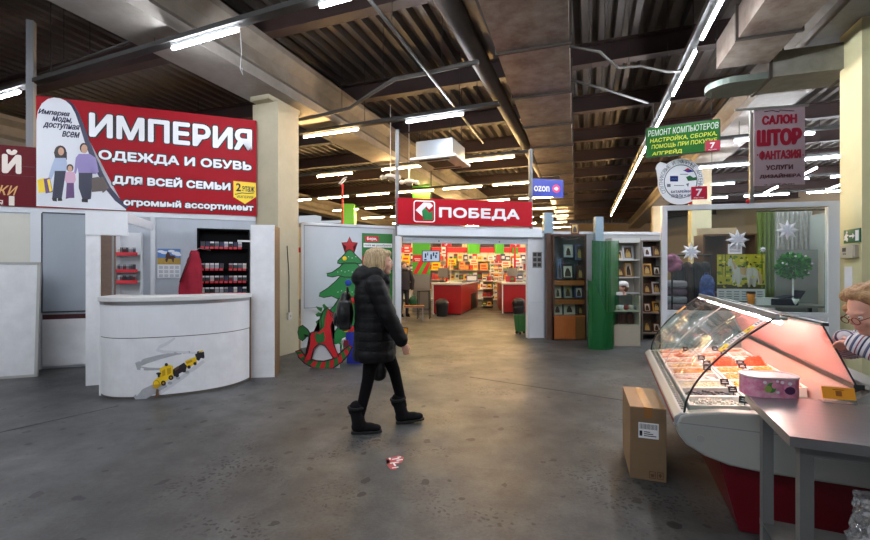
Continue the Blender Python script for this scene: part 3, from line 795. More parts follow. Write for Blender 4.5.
# black cigarette shelf
ua_, ub_ = KW.u(198, -0.1), KW.u(249.5, -0.1)
bs = thing('cigarette_shelf', 'tall black display shelf of small packs behind the counter', 'shelf', KW.w((ua_ + ub_) / 2, -0.02, 0.0), KW.a)
w = (ub_ - ua_) / 2; zt = PZ(228, KW.w(ua_, -0.2).y); shelf_black = M('shelf_black', (6, 6, 8), 0.7, spec=0.15)
m = MB(); m.box(-w, w, 0, 0.015, 0.3, zt); m.build('back_panel', shelf_black, bs)
for sx in (-w, w - 0.02):
    m = MB(); m.box(sx, sx + 0.02, -0.18, 0, 0.3, zt); m.build('side_board', shelf_black, bs)
m = MB(); m.box(-w + 0.02, w - 0.02, -0.18, 0, zt - 0.02, zt); m.build('top_board', shelf_black, bs)
tagm = MB(); tagm.box(-0.026, 0.026, -0.003, 0, -0.035, 0.0); tmesh = bpy.data.meshes.new('price_tag'); tagm.bm.to_mesh(tmesh); tagm.bm.free(); tmesh.materials.append(tag_red)
for r, (py, nm, skip) in enumerate(((247, 'top', ()), (268.5, 'second', (5,)), (281, 'third', ()), (292.5, 'lowest', ()))):
    zz = PZ(py, KW.w((ua_ + ub_) / 2, -0.18).y)
    m = MB(); m.box(-w + 0.02, w - 0.02, -0.17, 0, zz - 0.012, zz); m.build('shelf_board', shelf_black, bs)
    for i in range(10):
        if i in skip or (r == 0 and i == 9): continue
        x = -w + 0.075 + i * (2 * w - 0.15) / 9.0
        pack(KW.w((ua_ + ub_) / 2 + x, -0.15, zz), KW.a, 'small pack on the %s row of the black shelf' % nm, 'packs on the black shelf')
        o = bpy.data.objects.new('price_tag', tmesh); C.objects.link(o); o.parent = bs; o.location = (x, -0.171, zz)
ua_ = KW.u(243.5, -0.16); zz = PZ(242, KW.w(ua_, -0.18).y)
m = MB(); m.box(-0.11, 0.11, -0.002, 0.002, 0, 0.03); tag(m.build('paper_strip', white_plastic, loc=KW.w(ua_ + 0.02, -0.205, zz), rz=KW.a), 'white paper strip stuck to the top right of the black shelf', 'paper')

# ------------------------------------------------------------------ wall calendar with a brown horse
pl = Pl(KW, KW.u(168, -0.03), -0.012, KW.pt(168, 278)[1])
t = pl.root('wall_calendar', 'wall calendar showing a brown horse under a blue sky, behind the counter', 'calendar')
x0, zb = pl.l(157.5, 278); x1, zm = pl.l(180.5, 264.5); _, zt = pl.l(157.5, 248.6)
m = MB(); m.box(x0, x1, -0.001, 0.001, 0, zm); m.build('date_sheet', M('paper_white', (222, 224, 228), 0.6), t)
m = MB(); m.box(x0, x1, -0.0015, 0.001, zm, zt, 0)
m.prism(rect(x0, x1, zm, zm + (zt - zm) * 0.42), -0.0022, -0.0012, 1)
for (cx, cz, r) in ((0.15, 0.82, 0.03), (0.3, 0.75, 0.035), (0.6, 0.85, 0.03), (0.8, 0.72, 0.04), (0.9, 0.62, 0.03)):
    m.prism(disc(x0 + (x1 - x0) * cx, zm + (zt - zm) * cz, r * 1.6, r * 0.7, 12), -0.0022, -0.0012, 2)
hx = lambda f: x0 + (x1 - x0) * f
hz = lambda f: zm + (zt - zm) * f
m.prism([(hx(.38), hz(.15)), (hx(.42), hz(.15)), (hx(.46), hz(.36)), (hx(.62), hz(.34)), (hx(.66), hz(.14)), (hx(.7), hz(.14)), (hx(.72), hz(.4)), (hx(.8), hz(.44)), (hx(.72), hz(.56)), (hx(.52), hz(.58)), (hx(.5), hz(.78)), (hx(.42), hz(.8)), (hx(.36), hz(.62)), (hx(.41), hz(.6)), (hx(.4), hz(.44)), (hx(.33), hz(.3))], -0.0032, -0.0022, 3)
m.build('picture', [M('print_sky', (88, 134, 200), 0.5), M('print_field', (186, 150, 66), 0.5, var=0.3, vs=30), M('print_cloud', (226, 230, 238), 0.5), M('print_horse', (66, 32, 24), 0.5)], t)
m = MB()
for cx in range(4):
    for cz in range(3):
        ax = x0 + (x1 - x0) * (0.06 + cx * 0.235); az = zm * (0.07 + cz * 0.31)
        for k in range(4): m.prism(rect(ax, ax + (x1 - x0) * 0.17, az + k * zm * 0.055, az + k * zm * 0.055 + zm * 0.028), -0.0018, -0.001)
m.build('date_grid', M('print_grey', (140, 142, 156), 0.6), t)
m = MB(); m.cyl((x0, -0.001, zt), (x1, -0.001, zt), 0.004, n=6); m.build('binding', alu, t)

# ------------------------------------------------------------------ red jacket hung over the back
q = Vector((PX(189, 6.45), 6.45, 0)); yj = 6.45
def jp(px, py): return ((px - 189) / FOC * yj, PZ(py, yj))
def jacket(u, v):
    rows = [(250.5, 193.5, 196), (254, 191.5, 198.5), (260, 189, 199.5), (266, 187.2, 200), (272, 184.5, 200.5), (280, 182, 201), (290, 179.5, 201.5), (302, 178, 202)]
    f = v * (len(rows) - 1); i = min(int(f), len(rows) - 2); g = f - i
    py = rows[i][0] + (rows[i + 1][0] - rows[i][0]) * g; a = rows[i][1] + (rows[i + 1][1] - rows[i][1]) * g; b = rows[i][2] + (rows[i + 1][2] - rows[i][2]) * g
    an = u * 2 * pi; c = (a + b) / 2; r = (b - a) / 2
    x, z = jp(c + r * cos(an), py)
    fold = 0.022 * mnoise.noise(Vector((cos(an) * 2.2, sin(an) * 2.2, z * 7))) + 0.010 * sin(5 * an + z * 9)
    return (x + fold, (r / FOC * yj) * 0.55 * sin(an) + fold, z)
m = MB(); m.grid(jacket, 28, 24); bmesh.ops.remove_doubles(m.bm, verts=m.bm.verts, dist=0.001)
t = thing('jacket', 'dark red hooded jacket hanging left of the black shelf', 'jacket', q)
m.build('shell', M('crimson_cloth', (158, 12, 44), 0.8, var=0.25, vs=8, bump=0.1, bs=30), t, smooth=True)
m = MB(); m.tube([jp(192.5, 254)[0:1] + (-0.04,) + jp(192.5, 254)[1:], jp(188, 268)[0:1] + (-0.075,) + jp(188, 268)[1:], jp(184, 282)[0:1] + (-0.1,) + jp(184, 282)[1:]], 0.012, 8); m.build('piping', M('dark_red_seam', (84, 8, 24), 0.8), t, smooth=True)
m = MB(); m.tube([(jp(195, 251)[0], 0.0, jp(195, 251)[1]), (jp(195, 251)[0] + 0.005, 0.10, jp(195, 248)[1]), (jp(196, 248)[0], 0.42, jp(196, 249)[1])], 0.006, 6); m.build('hook', alu, t)

# ------------------------------------------------------------------ curved white counter
cpts = [(-4.06, 5.42), (-4.0, 5.02), (-3.86, 4.92), (-3.68, 4.86), (-3.46, 4.87), (-3.24, 4.94), (-3.03, 5.03), (-2.85, 5.14), (-2.70, 5.28), (-2.61, 5.42), (-2.56, 5.58), (-2.54, 5.76)]
def spline(pts, n=6):
    P_ = [Vector((a, b, 0)) for a, b in pts]; out = []
    for i in range(len(P_) - 1):
        p0 = P_[max(i - 1, 0)]; p1 = P_[i]; p2 = P_[i + 1]; p3 = P_[min(i + 2, len(P_) - 1)]
        for k in range(n):
            t_ = k / n
            out.append(0.5 * ((2 * p1) + (p2 - p0) * t_ + (2 * p0 - 5 * p1 + 4 * p2 - p3) * t_ ** 2 + (3 * p1 - p0 - 3 * p2 + p3) * t_ ** 3))
    out.append(P_[-1]); return out
cc = [Vector((-4.02, 5.40, 0))] + spline(cpts[1:], 5)
CO = Vector((-3.3, 5.35, 0))
def onc(px, py, off=0.0):
    """point of the counter front seen at px, py"""
    k = (px - 435) / FOC
    for a, b in zip(cc[1:], cc[2:]):
        d = b - a; den = d.x - k * d.y
        if abs(den) < 1e-9: continue
        f = (k * a.y - a.x) / den
        if -1e-6 <= f <= 1 + 1e-6:
            p = a + d * f; n = Vector((d.y, -d.x, 0)).normalized()
            return Vector((p.x, p.y, PZ(py, p.y))) + n * off - CO
    p = cc[1] if px < 120 else cc[-1]
    return Vector((p.x, p.y, PZ(py, p.y))) - CO
ct = thing('counter', 'white curved shop counter with a yellow toy train picture', 'counter', CO)
def wall_strip(z0, z1, off, th, lo=1, hi=None):
    m = MB(); pts = cc[lo:hi]; A = []
    for i, p in enumerate(pts):
        d = (pts[min(i + 1, len(pts) - 1)] - pts[max(i - 1, 0)]).normalized(); n = Vector((d.y, -d.x, 0))
        q0 = p + n * off - CO; q1 = p + n * (off - th) - CO
        A.append([m.bm.verts.new((q0.x, q0.y, z0)), m.bm.verts.new((q0.x, q0.y, z1)), m.bm.verts.new((q1.x, q1.y, z1)), m.bm.verts.new((q1.x, q1.y, z0))])
    for a, b in zip(A, A[1:]):
        for k in range(4): m._f([a[k], a[(k + 1) % 4], b[(k + 1) % 4], b[k]])
    m._f(A[0]); m._f(A[-1][::-1]); return m
wall_strip(0.03, 0.704, 0.0, 0.03).build('lower_front', worn_white, ct, smooth=False)
wall_strip(0.714, 1.13, 0.003, 0.03).build('upper_front', white_lam, ct)
wall_strip(0.703, 0.715, -0.003, 0.02).build('panel_seam', M('seam_shadow', (84, 84, 84), .7), ct)
wall_strip(0.0, 0.04, -0.006, 0.03).build('plinth', M('scuffed_edge', (98, 92, 84), 0.7, var=0.5, vs=8), ct)
wall_strip(1.09, 1.13, 0.008, 0.006).build('edge_strip', alu, ct)
m = MB(); outer = [p.copy() for p in cc[1:]]; top = []
for i, p in enumerate(outer):
    d = (outer[min(i + 1, len(outer) - 1)] - outer[max(i - 1, 0)]).normalized(); n = Vector((d.y, -d.x, 0)); q = p + n * 0.03 - CO; top.append((q.x, q.y))
inner = [(p.x - CO.x, p.y - CO.y) for p in [Vector((-2.95, 5.78, 0)), Vector((-3.1, 5.55, 0)), Vector((-3.4, 5.36, 0)), Vector((-3.75, 5.33, 0)), Vector((-4.08, 5.4, 0))]]
m.prism(top + inner, 1.13, 1.185, plane='xy'); m.build('worktop', M('counter_top', (214, 214, 212), 0.35, var=0.06), ct, bevel=0.008)
m = MB(); a = cc[1] - CO; b_ = Vector((-4.06, 5.45, 0)) - CO; m.bar((a.x, a.y, 0.565), (b_.x, b_.y, 0.565), 0.03, 1.13); m.build('end_panel', worn_white, ct)
m = MB(); e = cc[-1] - CO; m.box(e.x - 0.01, e.x + 0.015, e.y - 0.01, e.y + 0.012, 0.0, 1.13); m.build('corner_strip', chipboard, ct)
# the train picture
def decal(m, pts, off, mi):
    f = m._f([m.bm.verts.new(onc(a, b, off)) for a, b in pts], mi)
    if f and len(pts) > 4: bmesh.ops.triangulate(m.bm, faces=[f])
def dband(m, pts, w, off, mi):
    out = ribbon(pts, w); n = len(pts)
    for i in range(n - 1):
        q = [out[i], out[i + 1], out[2 * n - 2 - i], out[2 * n - 1 - i]]
        m._f([m.bm.verts.new(onc(a, b, off)) for a, b in q], mi)
tr_grey = M('print_track', (172, 174, 179), 0.5, var=0.2, vs=20); tr_sh = M('print_track_pale', (202, 204, 208), 0.5)
m = MB()
dband(m, [(175, 338), (168, 343), (160, 347), (157, 350), (164, 352), (176, 352), (188, 352.5), (198, 353)], [2, 3, 3.5, 3.5, 3, 2.5, 2.2, 2], 0.0015, 0)
m.build('track_print', tr_sh, ct); m = MB()
dband(m, [(190, 352), (176, 353.5), (160, 357), (146, 361), (137, 365), (138, 368), (148, 369), (162, 369)], [2, 3, 4.5, 5.5, 5.5, 4, 3, 2], 0.0016, 0)
dband(m, [(136, 400), (146, 393), (156, 388), (166, 384)], [9, 10, 9, 6], 0.0016, 0)
m.build('track_print', tr_grey, ct); m = MB()
dband(m, [(160, 392), (172, 384), (184, 376), (196, 367), (204, 361)], [5, 5, 4, 4, 3], 0.0014, 0)
for (x, y) in ((152, 391), (161, 388), (170, 383), (178, 378), (187, 372)): decal(m, [(x + 2.4 * cos(a * pi / 5), y + 1.6 * sin(a * pi / 5)) for a in range(10)], 0.0019, 1)
m.build('track_print', [tr_sh, tr_grey], ct)
ty = M('print_train_yellow', (236, 196, 26), 0.45); tk = M('print_train_black', (34, 30, 34), 0.5); to = M('print_train_ochre', (190, 146, 20), 0.5); tb_ = M('print_train_brown', (96, 64, 40), 0.5)
m = MB()
O = [0.0022]
def dp(pts, mi): decal(m, pts, O[0], mi); O[0] += 0.0002
def dc(x, y, r, mi, ry=None): dp([(x + r * cos(a * pi / 6), y + (ry or r) * sin(a * pi / 6)) for a in range(12)], mi)
# last wagons first
dp([(195, 354), (204, 351.5), (204.5, 357), (196, 360)], 1); dp([(197, 351.5), (201, 350.5), (201.5, 354), (197, 355)], 1); dp([(199, 351), (203, 350), (203, 351.5), (199, 352.5)], 0); dc(198.5, 359, 1.6, 1); dc(203, 357, 1.5, 1)
dp([(185, 361), (196, 356.5), (197, 363), (187, 368)], 0); dp([(186, 362), (192, 359.5), (192.5, 361.5), (187, 364)], 2); dc(189, 367, 1.8, 1); dc(195, 363.5, 1.7, 1)
dp([(172, 370), (184, 362.5), (187, 366), (186, 370), (174, 376.5)], 1); dp([(174, 368.5), (178, 366), (179.5, 368), (175, 371)], 3); dc(177, 375, 2.2, 1); dc(184, 370.5, 2, 1)
# locomotive
dp([(154.5, 380), (160, 376), (161, 372), (160, 368.5), (167, 364.5), (173, 366), (173, 376), (160, 386), (154, 386)], 0)
dp([(159.5, 369), (167, 364.3), (173, 365.5), (172, 367), (166, 367), (160, 371)], 0); dp([(162, 371), (165, 369), (165.5, 375), (162.5, 376.5)], 2); dp([(167, 368.5), (171, 367.5), (171, 373), (167.5, 375)], 2)
dc(156.5, 383.5, 3.6, 2); dc(156.2, 383.3, 2.6, 0); dc(158.8, 373.5, 2.6, 1, 1.3); dp([(157.6, 374), (160, 374), (159.7, 377), (158, 377)], 1); dc(166.5, 364.5, 1.7, 1)
dc(163.5, 383, 2.6, 1); dc(171, 377.5, 2.5, 1); dc(163.5, 383, 1, 2); dc(171, 377.5, 1, 2)
dp([(153, 384.5), (162, 384), (157.5, 388.5), (153.5, 388)], 2); dp([(156.5, 389), (158.5, 389), (159.5, 396.5), (155.5, 397)], 3)
m.build('train_print', [ty, tk, to, tb_], ct)

# ------------------------------------------------------------------ white upright cabinet right of the counter
q = Vector((PX(250.5, 5.84), 5.84, 0))
t = thing('tall_cabinet', 'narrow tall white cabinet between the curved counter and cream column', 'cabinet', q, radians(7))
zt = PZ(225, 5.88); W = PX(274.5, 5.88) - q.x
m = MB(); m.box(0, W, 0, 0.02, 0.0, zt); m.build('front_panel', worn_white, t, bevel=0.003)
m = MB(); m.box(W - 0.022, W - 0.001, 0.02, 0.32, 0.0, zt - 0.01); m.build('side_panel', chipboard, t)
m = MB(); m.box(0, 0.02, 0.02, 0.32, 0.0, zt - 0.01); m.build('side_panel', white_lam, t)
m = MB(); m.box(0.02, W - 0.022, 0.02, 0.32, zt - 0.03, zt - 0.01); m.build('top_panel', white_lam, t)
m = MB(); m.box(0.02, W - 0.022, 0.30, 0.32, 0.0, zt - 0.03); m.build('back_panel', white_lam, t)

# ------------------------------------------------------------------ wire and socket on the column
B = Vector((GG.d[0], GG.d[1], 0)); A = Vector((GG.n[0], GG.n[1], 0))
def colpt(px, py):      # right face of the left column
    F2 = Fr(PX(278, 7.25), 7.25, 90 - 20.0)
    return F2.wp(px, py, -0.0), F2
q, F2 = colpt(288.5, 316)
t = thing('socket_box', 'small grey socket box with its cable on the cream column', 'socket', q, F2.a)
m = MB(); m.box(-0.045, 0.045, -0.045, 0.0, -0.06, 0.06); m.build('housing', M('socket_grey', (190, 186, 176), 0.5), t, bevel=0.006)
m = MB(); m.cyl((0, -0.047, 0), (0, -0.045, 0), 0.022, n=14); m.build('outlet_face', grey_plastic, t)
m = MB(); m.tube([(0, -0.012, 0.06), (0.0, -0.012, 0.7), (-0.05, -0.012, 1.25)], 0.008, 6); m.build('cable', M('cable_dark', (52, 50, 46), 0.6), t)
# ================================================================== people
def head_prims(c, yaw=0.0, pitch=0.0, s=1.0, female=True):
    """c: middle of the head; forward is +x before yaw"""
    R = (Matrix.Rotation(yaw, 3, 'Z') @ Matrix.Rotation(pitch, 3, 'Y')); e = tuple(R.to_euler()); c = Vector(c)
    def E(p, r, rr=None): return ('e', tuple(c + R @ (Vector(p) * s)), tuple(x * s for x in r), e)
    return [E((-.012, 0, .03), (.094, .074, .092)), E((.02, 0, -.02), (.072, .063, .088)), E((.045, 0, -.082), (.04, .042, .032)),
            E((.096, 0, -.018), (.017, .012, .017)), E((.088, 0, .005), (.012, .009, .024)), E((.072, 0, .024), (.02, .05, .011)),
            E((.088, 0, -.052), (.012, .022, .006)), E((.086, 0, -.064), (.011, .019, .006)), E((.07, 0, -.092), (.02, .022, .018)),
            E((.06, .04, -.028), (.024, .02, .022)), E((.06, -.04, -.028), (.024, .02, .022)),
            E((-.008, .076, -.008), (.018, .008, .03)), E((-.008, -.076, -.008), (.018, .008, .03))]
def add_eyes(c, yaw, pitch, s, parent, glasses=False):
    R = (Matrix.Rotation(yaw, 3, 'Z') @ Matrix.Rotation(pitch, 3, 'Y')); c = Vector(c)
    P_ = lambda p: tuple(c + R @ (Vector(p) * s))
    m = MB()
    for sy in (-1, 1): m.ell(P_((.0755, sy * .031, .004)), (.0095 * s,) * 3, 10, 8, 0); m.ell(P_((.0815, sy * .031, .003)), (.0048 * s,) * 3, 8, 6, 1)
    m.build('eyes', [M('eye_white', (232, 230, 226), 0.3), M('eye_iris', (50, 40, 34), 0.3)], parent, smooth=True)
    if glasses:
        m = MB()
        for sy in (-1, 1):
            m.tube([P_((.106, sy * .033 + .023 * cos(a * pi / 8), -.004 + .019 * sin(a * pi / 8))) for a in range(16)], .0022, 6, closed=True)
            m.tube([P_((.104, sy * .056, 0)), P_((.05, sy * .074, .004)), P_((-.02, sy * .078, .002))], .002, 6)
        m.tube([P_((.106, -.011, .0)), P_((.11, 0, .003)), P_((.106, .011, .0))], .002, 6)
        m.build('glasses', M('glasses_frame', (120, 60, 50), 0.3, 0.5), parent, smooth=True)
def hand_prims(w, d, n, side=1, curl=0.5, s=1.0):
    """w wrist, d toward the fingertips, n out of the palm, side: +1/-1 which way the thumb lies"""
    w = Vector(w); d = Vector(d).normalized(); n = Vector(n); n = (n - d * n.dot(d)).normalized(); t = d.cross(n) * side
    out = [('c', tuple(w), tuple(w + d * .03 * s), .021 * s, .022 * s)]
    for k in range(4):
        o = (k - 1.5) * .0195 * s; b0 = w + d * .03 * s - t * o * 0.8; b1 = w + d * .085 * s - t * o
        out.append(('c', tuple(b0), tuple(b1), .014 * s, .0105 * s))
        L = (.040, .044, .041, .032)[k] * s; a = 0.0; p = b1
        for q in range(3):
            a += curl * (0.55 if q == 0 else 0.8); dirv = d * cos(a) + n * sin(a)
            p2 = p + dirv * L * (1, .62, .48)[q]; out.append(('c', tuple(p), tuple(p2), (.0098 - .0011 * q) * s, (.0090 - .0011 * q) * s)); p = p2
    b = w + d * .022 * s + t * .016 * s; q1 = b + (d * .6 + t * .75 + n * .25).normalized() * .036 * s; q2 = q1 + (d * .9 + t * .25 + n * .4).normalized() * .03 * s; q3 = q2 + (d * .95 + n * .4).normalized() * .024 * s
    out += [('c', tuple(b), tuple(q1), .015 * s, .012 * s), ('c', tuple(q1), tuple(q2), .0115 * s, .010 * s), ('c', tuple(q2), tuple(q3), .010 * s, .0085 * s)]
    return out
def stack(rows, n=6):
    """ellipses (z, cx, cy, rx, ry) blended into flat ellipsoids, a body for blob()"""
    out = []
    for a, b in zip(rows, rows[1:]):
        for k in range(n):
            f = k / n; v = [x + (y - x) * f for x, y in zip(a, b)]
            h = abs(b[0] - a[0]) / n
            out.append(('e', (v[1], v[2], v[0]), (v[3], v[4], max(h * 1.6, .02))))
    return out
skin = M('skin', (214, 168, 146), 0.5, var=0.08, vs=20)
coat_m = M('black_quilted_nylon', (8, 8, 11), 0.6, spec=0.25, var=0.2, vs=5, bump=0.12, bs=26)
trouser_m = M('black_leggings', (9, 9, 11), 0.9, spec=0.15)
boot_m = M('black_suede', (12, 12, 14), 0.85, spec=0.2, bump=0.1, bs=60)

# ------------------------------------------------------------------ woman walking across the aisle
WX, WY = PX(378, 4.0), 4.0
wm = thing('person', 'woman with blonde bob walking right in black hooded padded coat and black boots', 'person', (WX, WY, 0), radians(6))
hc = (0.035, 0, 1.575)
body = head_prims(hc, 0.0, 0.05, 1.02)
body += [('c', (-.01, 0, 1.50), (-.03, 0, 1.38), .052, .058)]
body += stack([(0.86, -.02, 0, .11, .15), (0.95, -.02, 0, .115, .16), (1.08, -.01, 0, .10, .125), (1.25, -.02, 0, .115, .145), (1.36, -.03, 0, .10, .16), (1.42, -.03, 0, .06, .10)], 5)
Rsh, Rel, Rwr = (-.02, -.185, 1.37), (.10, -.235, 1.09), (.235, -.20, .835)
Lsh, Lel, Lwr = (-.02, .185, 1.37), (-.02, .26, 1.10), (.02, .25, .86)
for a_, b_, c_ in ((Rsh, Rel, Rwr), (Lsh, Lel, Lwr)): body += [('c', a_, b_, .045, .037), ('c', b_, c_, .036, .025)]
body += hand_prims(Rwr, (.3, .05, -.95), (-.1, .9, -.1), 1, .85, .86)
body += hand_prims(Lwr, (.05, 0, -1), (0, -1, 0), -1, .9, .88)
Rh, Rk, Ra = (-.03, -.085, .90), (-.085, -.10, .50), (-.165, -.115, .12)
Lh, Lk, La = (.0, .085, .90), (.155, .095, .51), (.235, .10, .14)
for a_, b_, c_ in ((Rh, Rk, Ra), (Lh, Lk, La)): body += [('c', a_, b_, .078, .052), ('c', b_, c_, .050, .036)]
body += [('c', (-.165, -.115, .08), (-.13, -.12, .07), .03, .024), ('c', (.24, .10, .10), (.27, .105, .095), .03, .022)]
blob('body', body, skin, wm, 0.0075, 2)
add_eyes(hc, 0.0, 0.05, 1.02, wm)
m = MB(); m.ell((hc[0] + .0925, 0, hc[2] - .058), (.0095, .02, .0085), 10, 6); m.build('lips', M('lips', (176, 84, 84), 0.4), wm, smooth=True)
# leggings
lg = []
for a_, b_, c_ in ((Rh, Rk, Ra), (Lh, Lk, La)): lg += [('c', a_, b_, .088, .060), ('c', b_, (c_[0], c_[1], c_[2] + .03), .059, .045)]
lg += [('e', (-.02, 0, .92), (.12, .165, .10))]
blob('leggings', lg, trouser_m, wm, 0.012, 3)
# coat with hood
def quilt(me):
    me.update()
    for v in me.vertices:
        z = v.co.z
        if z < 1.4: v.co += v.normal * (0.006 * abs(sin(z * 2 * pi / 0.17)) ** 0.5 - 0.003 + 0.004 * mnoise.noise(v.co * 14))
        else: v.co += v.normal * 0.006 * mnoise.noise(v.co * 16)
cp = stack([(0.665, -.035, 0, .205, .235), (0.75, -.032, 0, .205, .235), (0.92, -.03, 0, .20, .225), (1.08, -.035, 0, .185, .21), (1.24, -.05, 0, .175, .215), (1.36, -.06, 0, .155, .205), (1.42, -.05, 0, .115, .15)], 6)
cp += [('c', Rsh, Rel, .088, .078), ('c', Rel, (.215, -.205, .865), .076, .062), ('c', Lsh, Lel, .088, .078), ('c', Lel, (.015, .25, .88), .076, .06)]
cp += [('e', (-.135, 0, 1.425), (.115, .15, .10)), ('e', (-.12, 0, 1.475), (.10, .125, .075)), ('e', (-.03, .085, 1.455), (.10, .06, .075)), ('e', (-.03, -.085, 1.455), (.10, .06, .075)), ('e', (.06, .05, 1.415), (.06, .055, .055)), ('e', (.06, -.05, 1.415), (.06, .055, .055)), ('e', (.07, 0, 1.36), (.05, .06, .07))]
blob('coat', cp, coat_m, wm, 0.012, 3, quilt)
# hair
def strands(me):
    me.update()
    for v in me.vertices:
        a = atan2(v.co.y, v.co.x + .02); v.co += v.normal * (0.005 * sin(a * 26 + v.co.z * 10) + 0.004 * mnoise.noise(v.co * 40))
hp = [('e', (-.012, 0, 1.625), (.118, .100, .092)), ('e', (-.045, 0, 1.575), (.092, .098, .105)), ('e', (-.06, 0, 1.515), (.068, .09, .06)), ('e', (.015, .076, 1.575), (.062, .026, .092)), ('e', (.015, -.076, 1.575), (.062, .026, .092)), ('e', (.082, 0, 1.655), (.042, .07, .036)),
      ('e', (.02, -.078, 1.515), (.045, .022, .04)), ('e', (.02, .078, 1.515), (.045, .022, .04))]
hair_m = M('blonde_hair', (226, 204, 158), 0.45, var=0.45, vs=9, col2=(128, 98, 66), stretch=(9, 9, 1), bump=0.4, bs=40)
blob('hair', hp, hair_m, wm, 0.008, 2, strands)
# boots
def boot(name_, ax, ay, az, toe_up):
    R = Matrix.Rotation(-toe_up, 3, 'Y'); o = Vector((ax, ay, az))
    T = lambda p: tuple(o + R @ Vector(p))
    e = (0, -toe_up, 0)
    b = blob('boot', [('c', T((-.005, 0, .07)), T((-.03, 0, .235)), .062, .064), ('e', T((.0, 0, .06)), (.078, .05, .06), e), ('e', T((.075, 0, .048)), (.09, .049, .045), e), ('e', T((.14, 0, .04)), (.06, .047, .036), e), ('c', T((-.045, 0, .215)), T((-.01, 0, .235)), .06, .06)], boot_m, wm, 0.009, 3)
    m = MB(); m.prism([T((x, y, 0))[0:2] for x, y in [(-.075, -.03), (-.06, -.048), (.02, -.046), (.10, -.05), (.17, -.045), (.205, -.015), (.205, .015), (.17, .045), (.10, .05), (.02, .046), (-.06, .048), (-.075, .03)]], 0.0, 0.024, plane='xy')
    for v in m.bm.verts:
        v.co.z += o.z + (v.co.x - o.x) * math.tan(toe_up)
    m.build('sole', M('boot_sole', (14, 14, 14), 0.6), b, bevel=0.004)
    m = MB(); q = [T((-.03 + .068 * cos(a * pi / 10), .07 * sin(a * pi / 10), .238)) for a in range(20)]; m.tube(q, .014, 8, closed=True); m.build('fur_cuff', M('black_fur', (18, 18, 19), 0.95, bump=0.6, bs=120), b, smooth=True)
boot('boot', -.165, -.115, 0.0, 0.0)
boot('boot', .245, .10, 0.004, 0.10)
# backpack worn on her back
bp_ = thing('backpack', 'black leather backpack on the back of the walking woman', 'backpack', wm.matrix_basis @ Vector((-.30, .0, .94)), radians(6))
bpm = M('black_leather', (18, 18, 20), 0.32, bump=0.15, bs=18)
blob('bag', [('b', (0, 0, .14), (.10, .22, .26)), ('e', (-.01, 0, .15), (.085, .13, .17)), ('e', (-.03, 0, .08), (.07, .115, .085)), ('e', (0, 0, .30), (.05, .09, .06))], bpm, bp_, 0.012, 4)
m = MB(); m.ell((-.09, 0, .10), (.03, .08, .07), 14, 8); m.build('front_pocket', bpm, bp_, smooth=True)
m = MB(); m.tube([(.02, -.05, .34), (.01, -.03, .40), (.01, .03, .40), (.02, .05, .34)], .008, 8); m.build('handle', bpm, bp_, smooth=True)
# handbag in her far hand
hb = thing('handbag', 'small black handbag hanging from the far hand of the walking woman', 'handbag', wm.matrix_basis @ Vector((.0, .25, .37)), radians(6))
blob('bag', [('e', (0, 0, .12), (.085, .05, .11)), ('e', (.0, 0, .07), (.08, .05, .065)), ('e', (.02, 0, .17), (.06, .04, .07))], bpm, hb, 0.01, 3)
m = MB(); m.tube([(-.03, 0, .21), (-.005, 0, .33), (.03, 0, .365), (.05, 0, .32), (.05, 0, .21)], .006, 6); m.build('strap', M('strap_grey', (120, 120, 124), 0.4), hb, smooth=True)

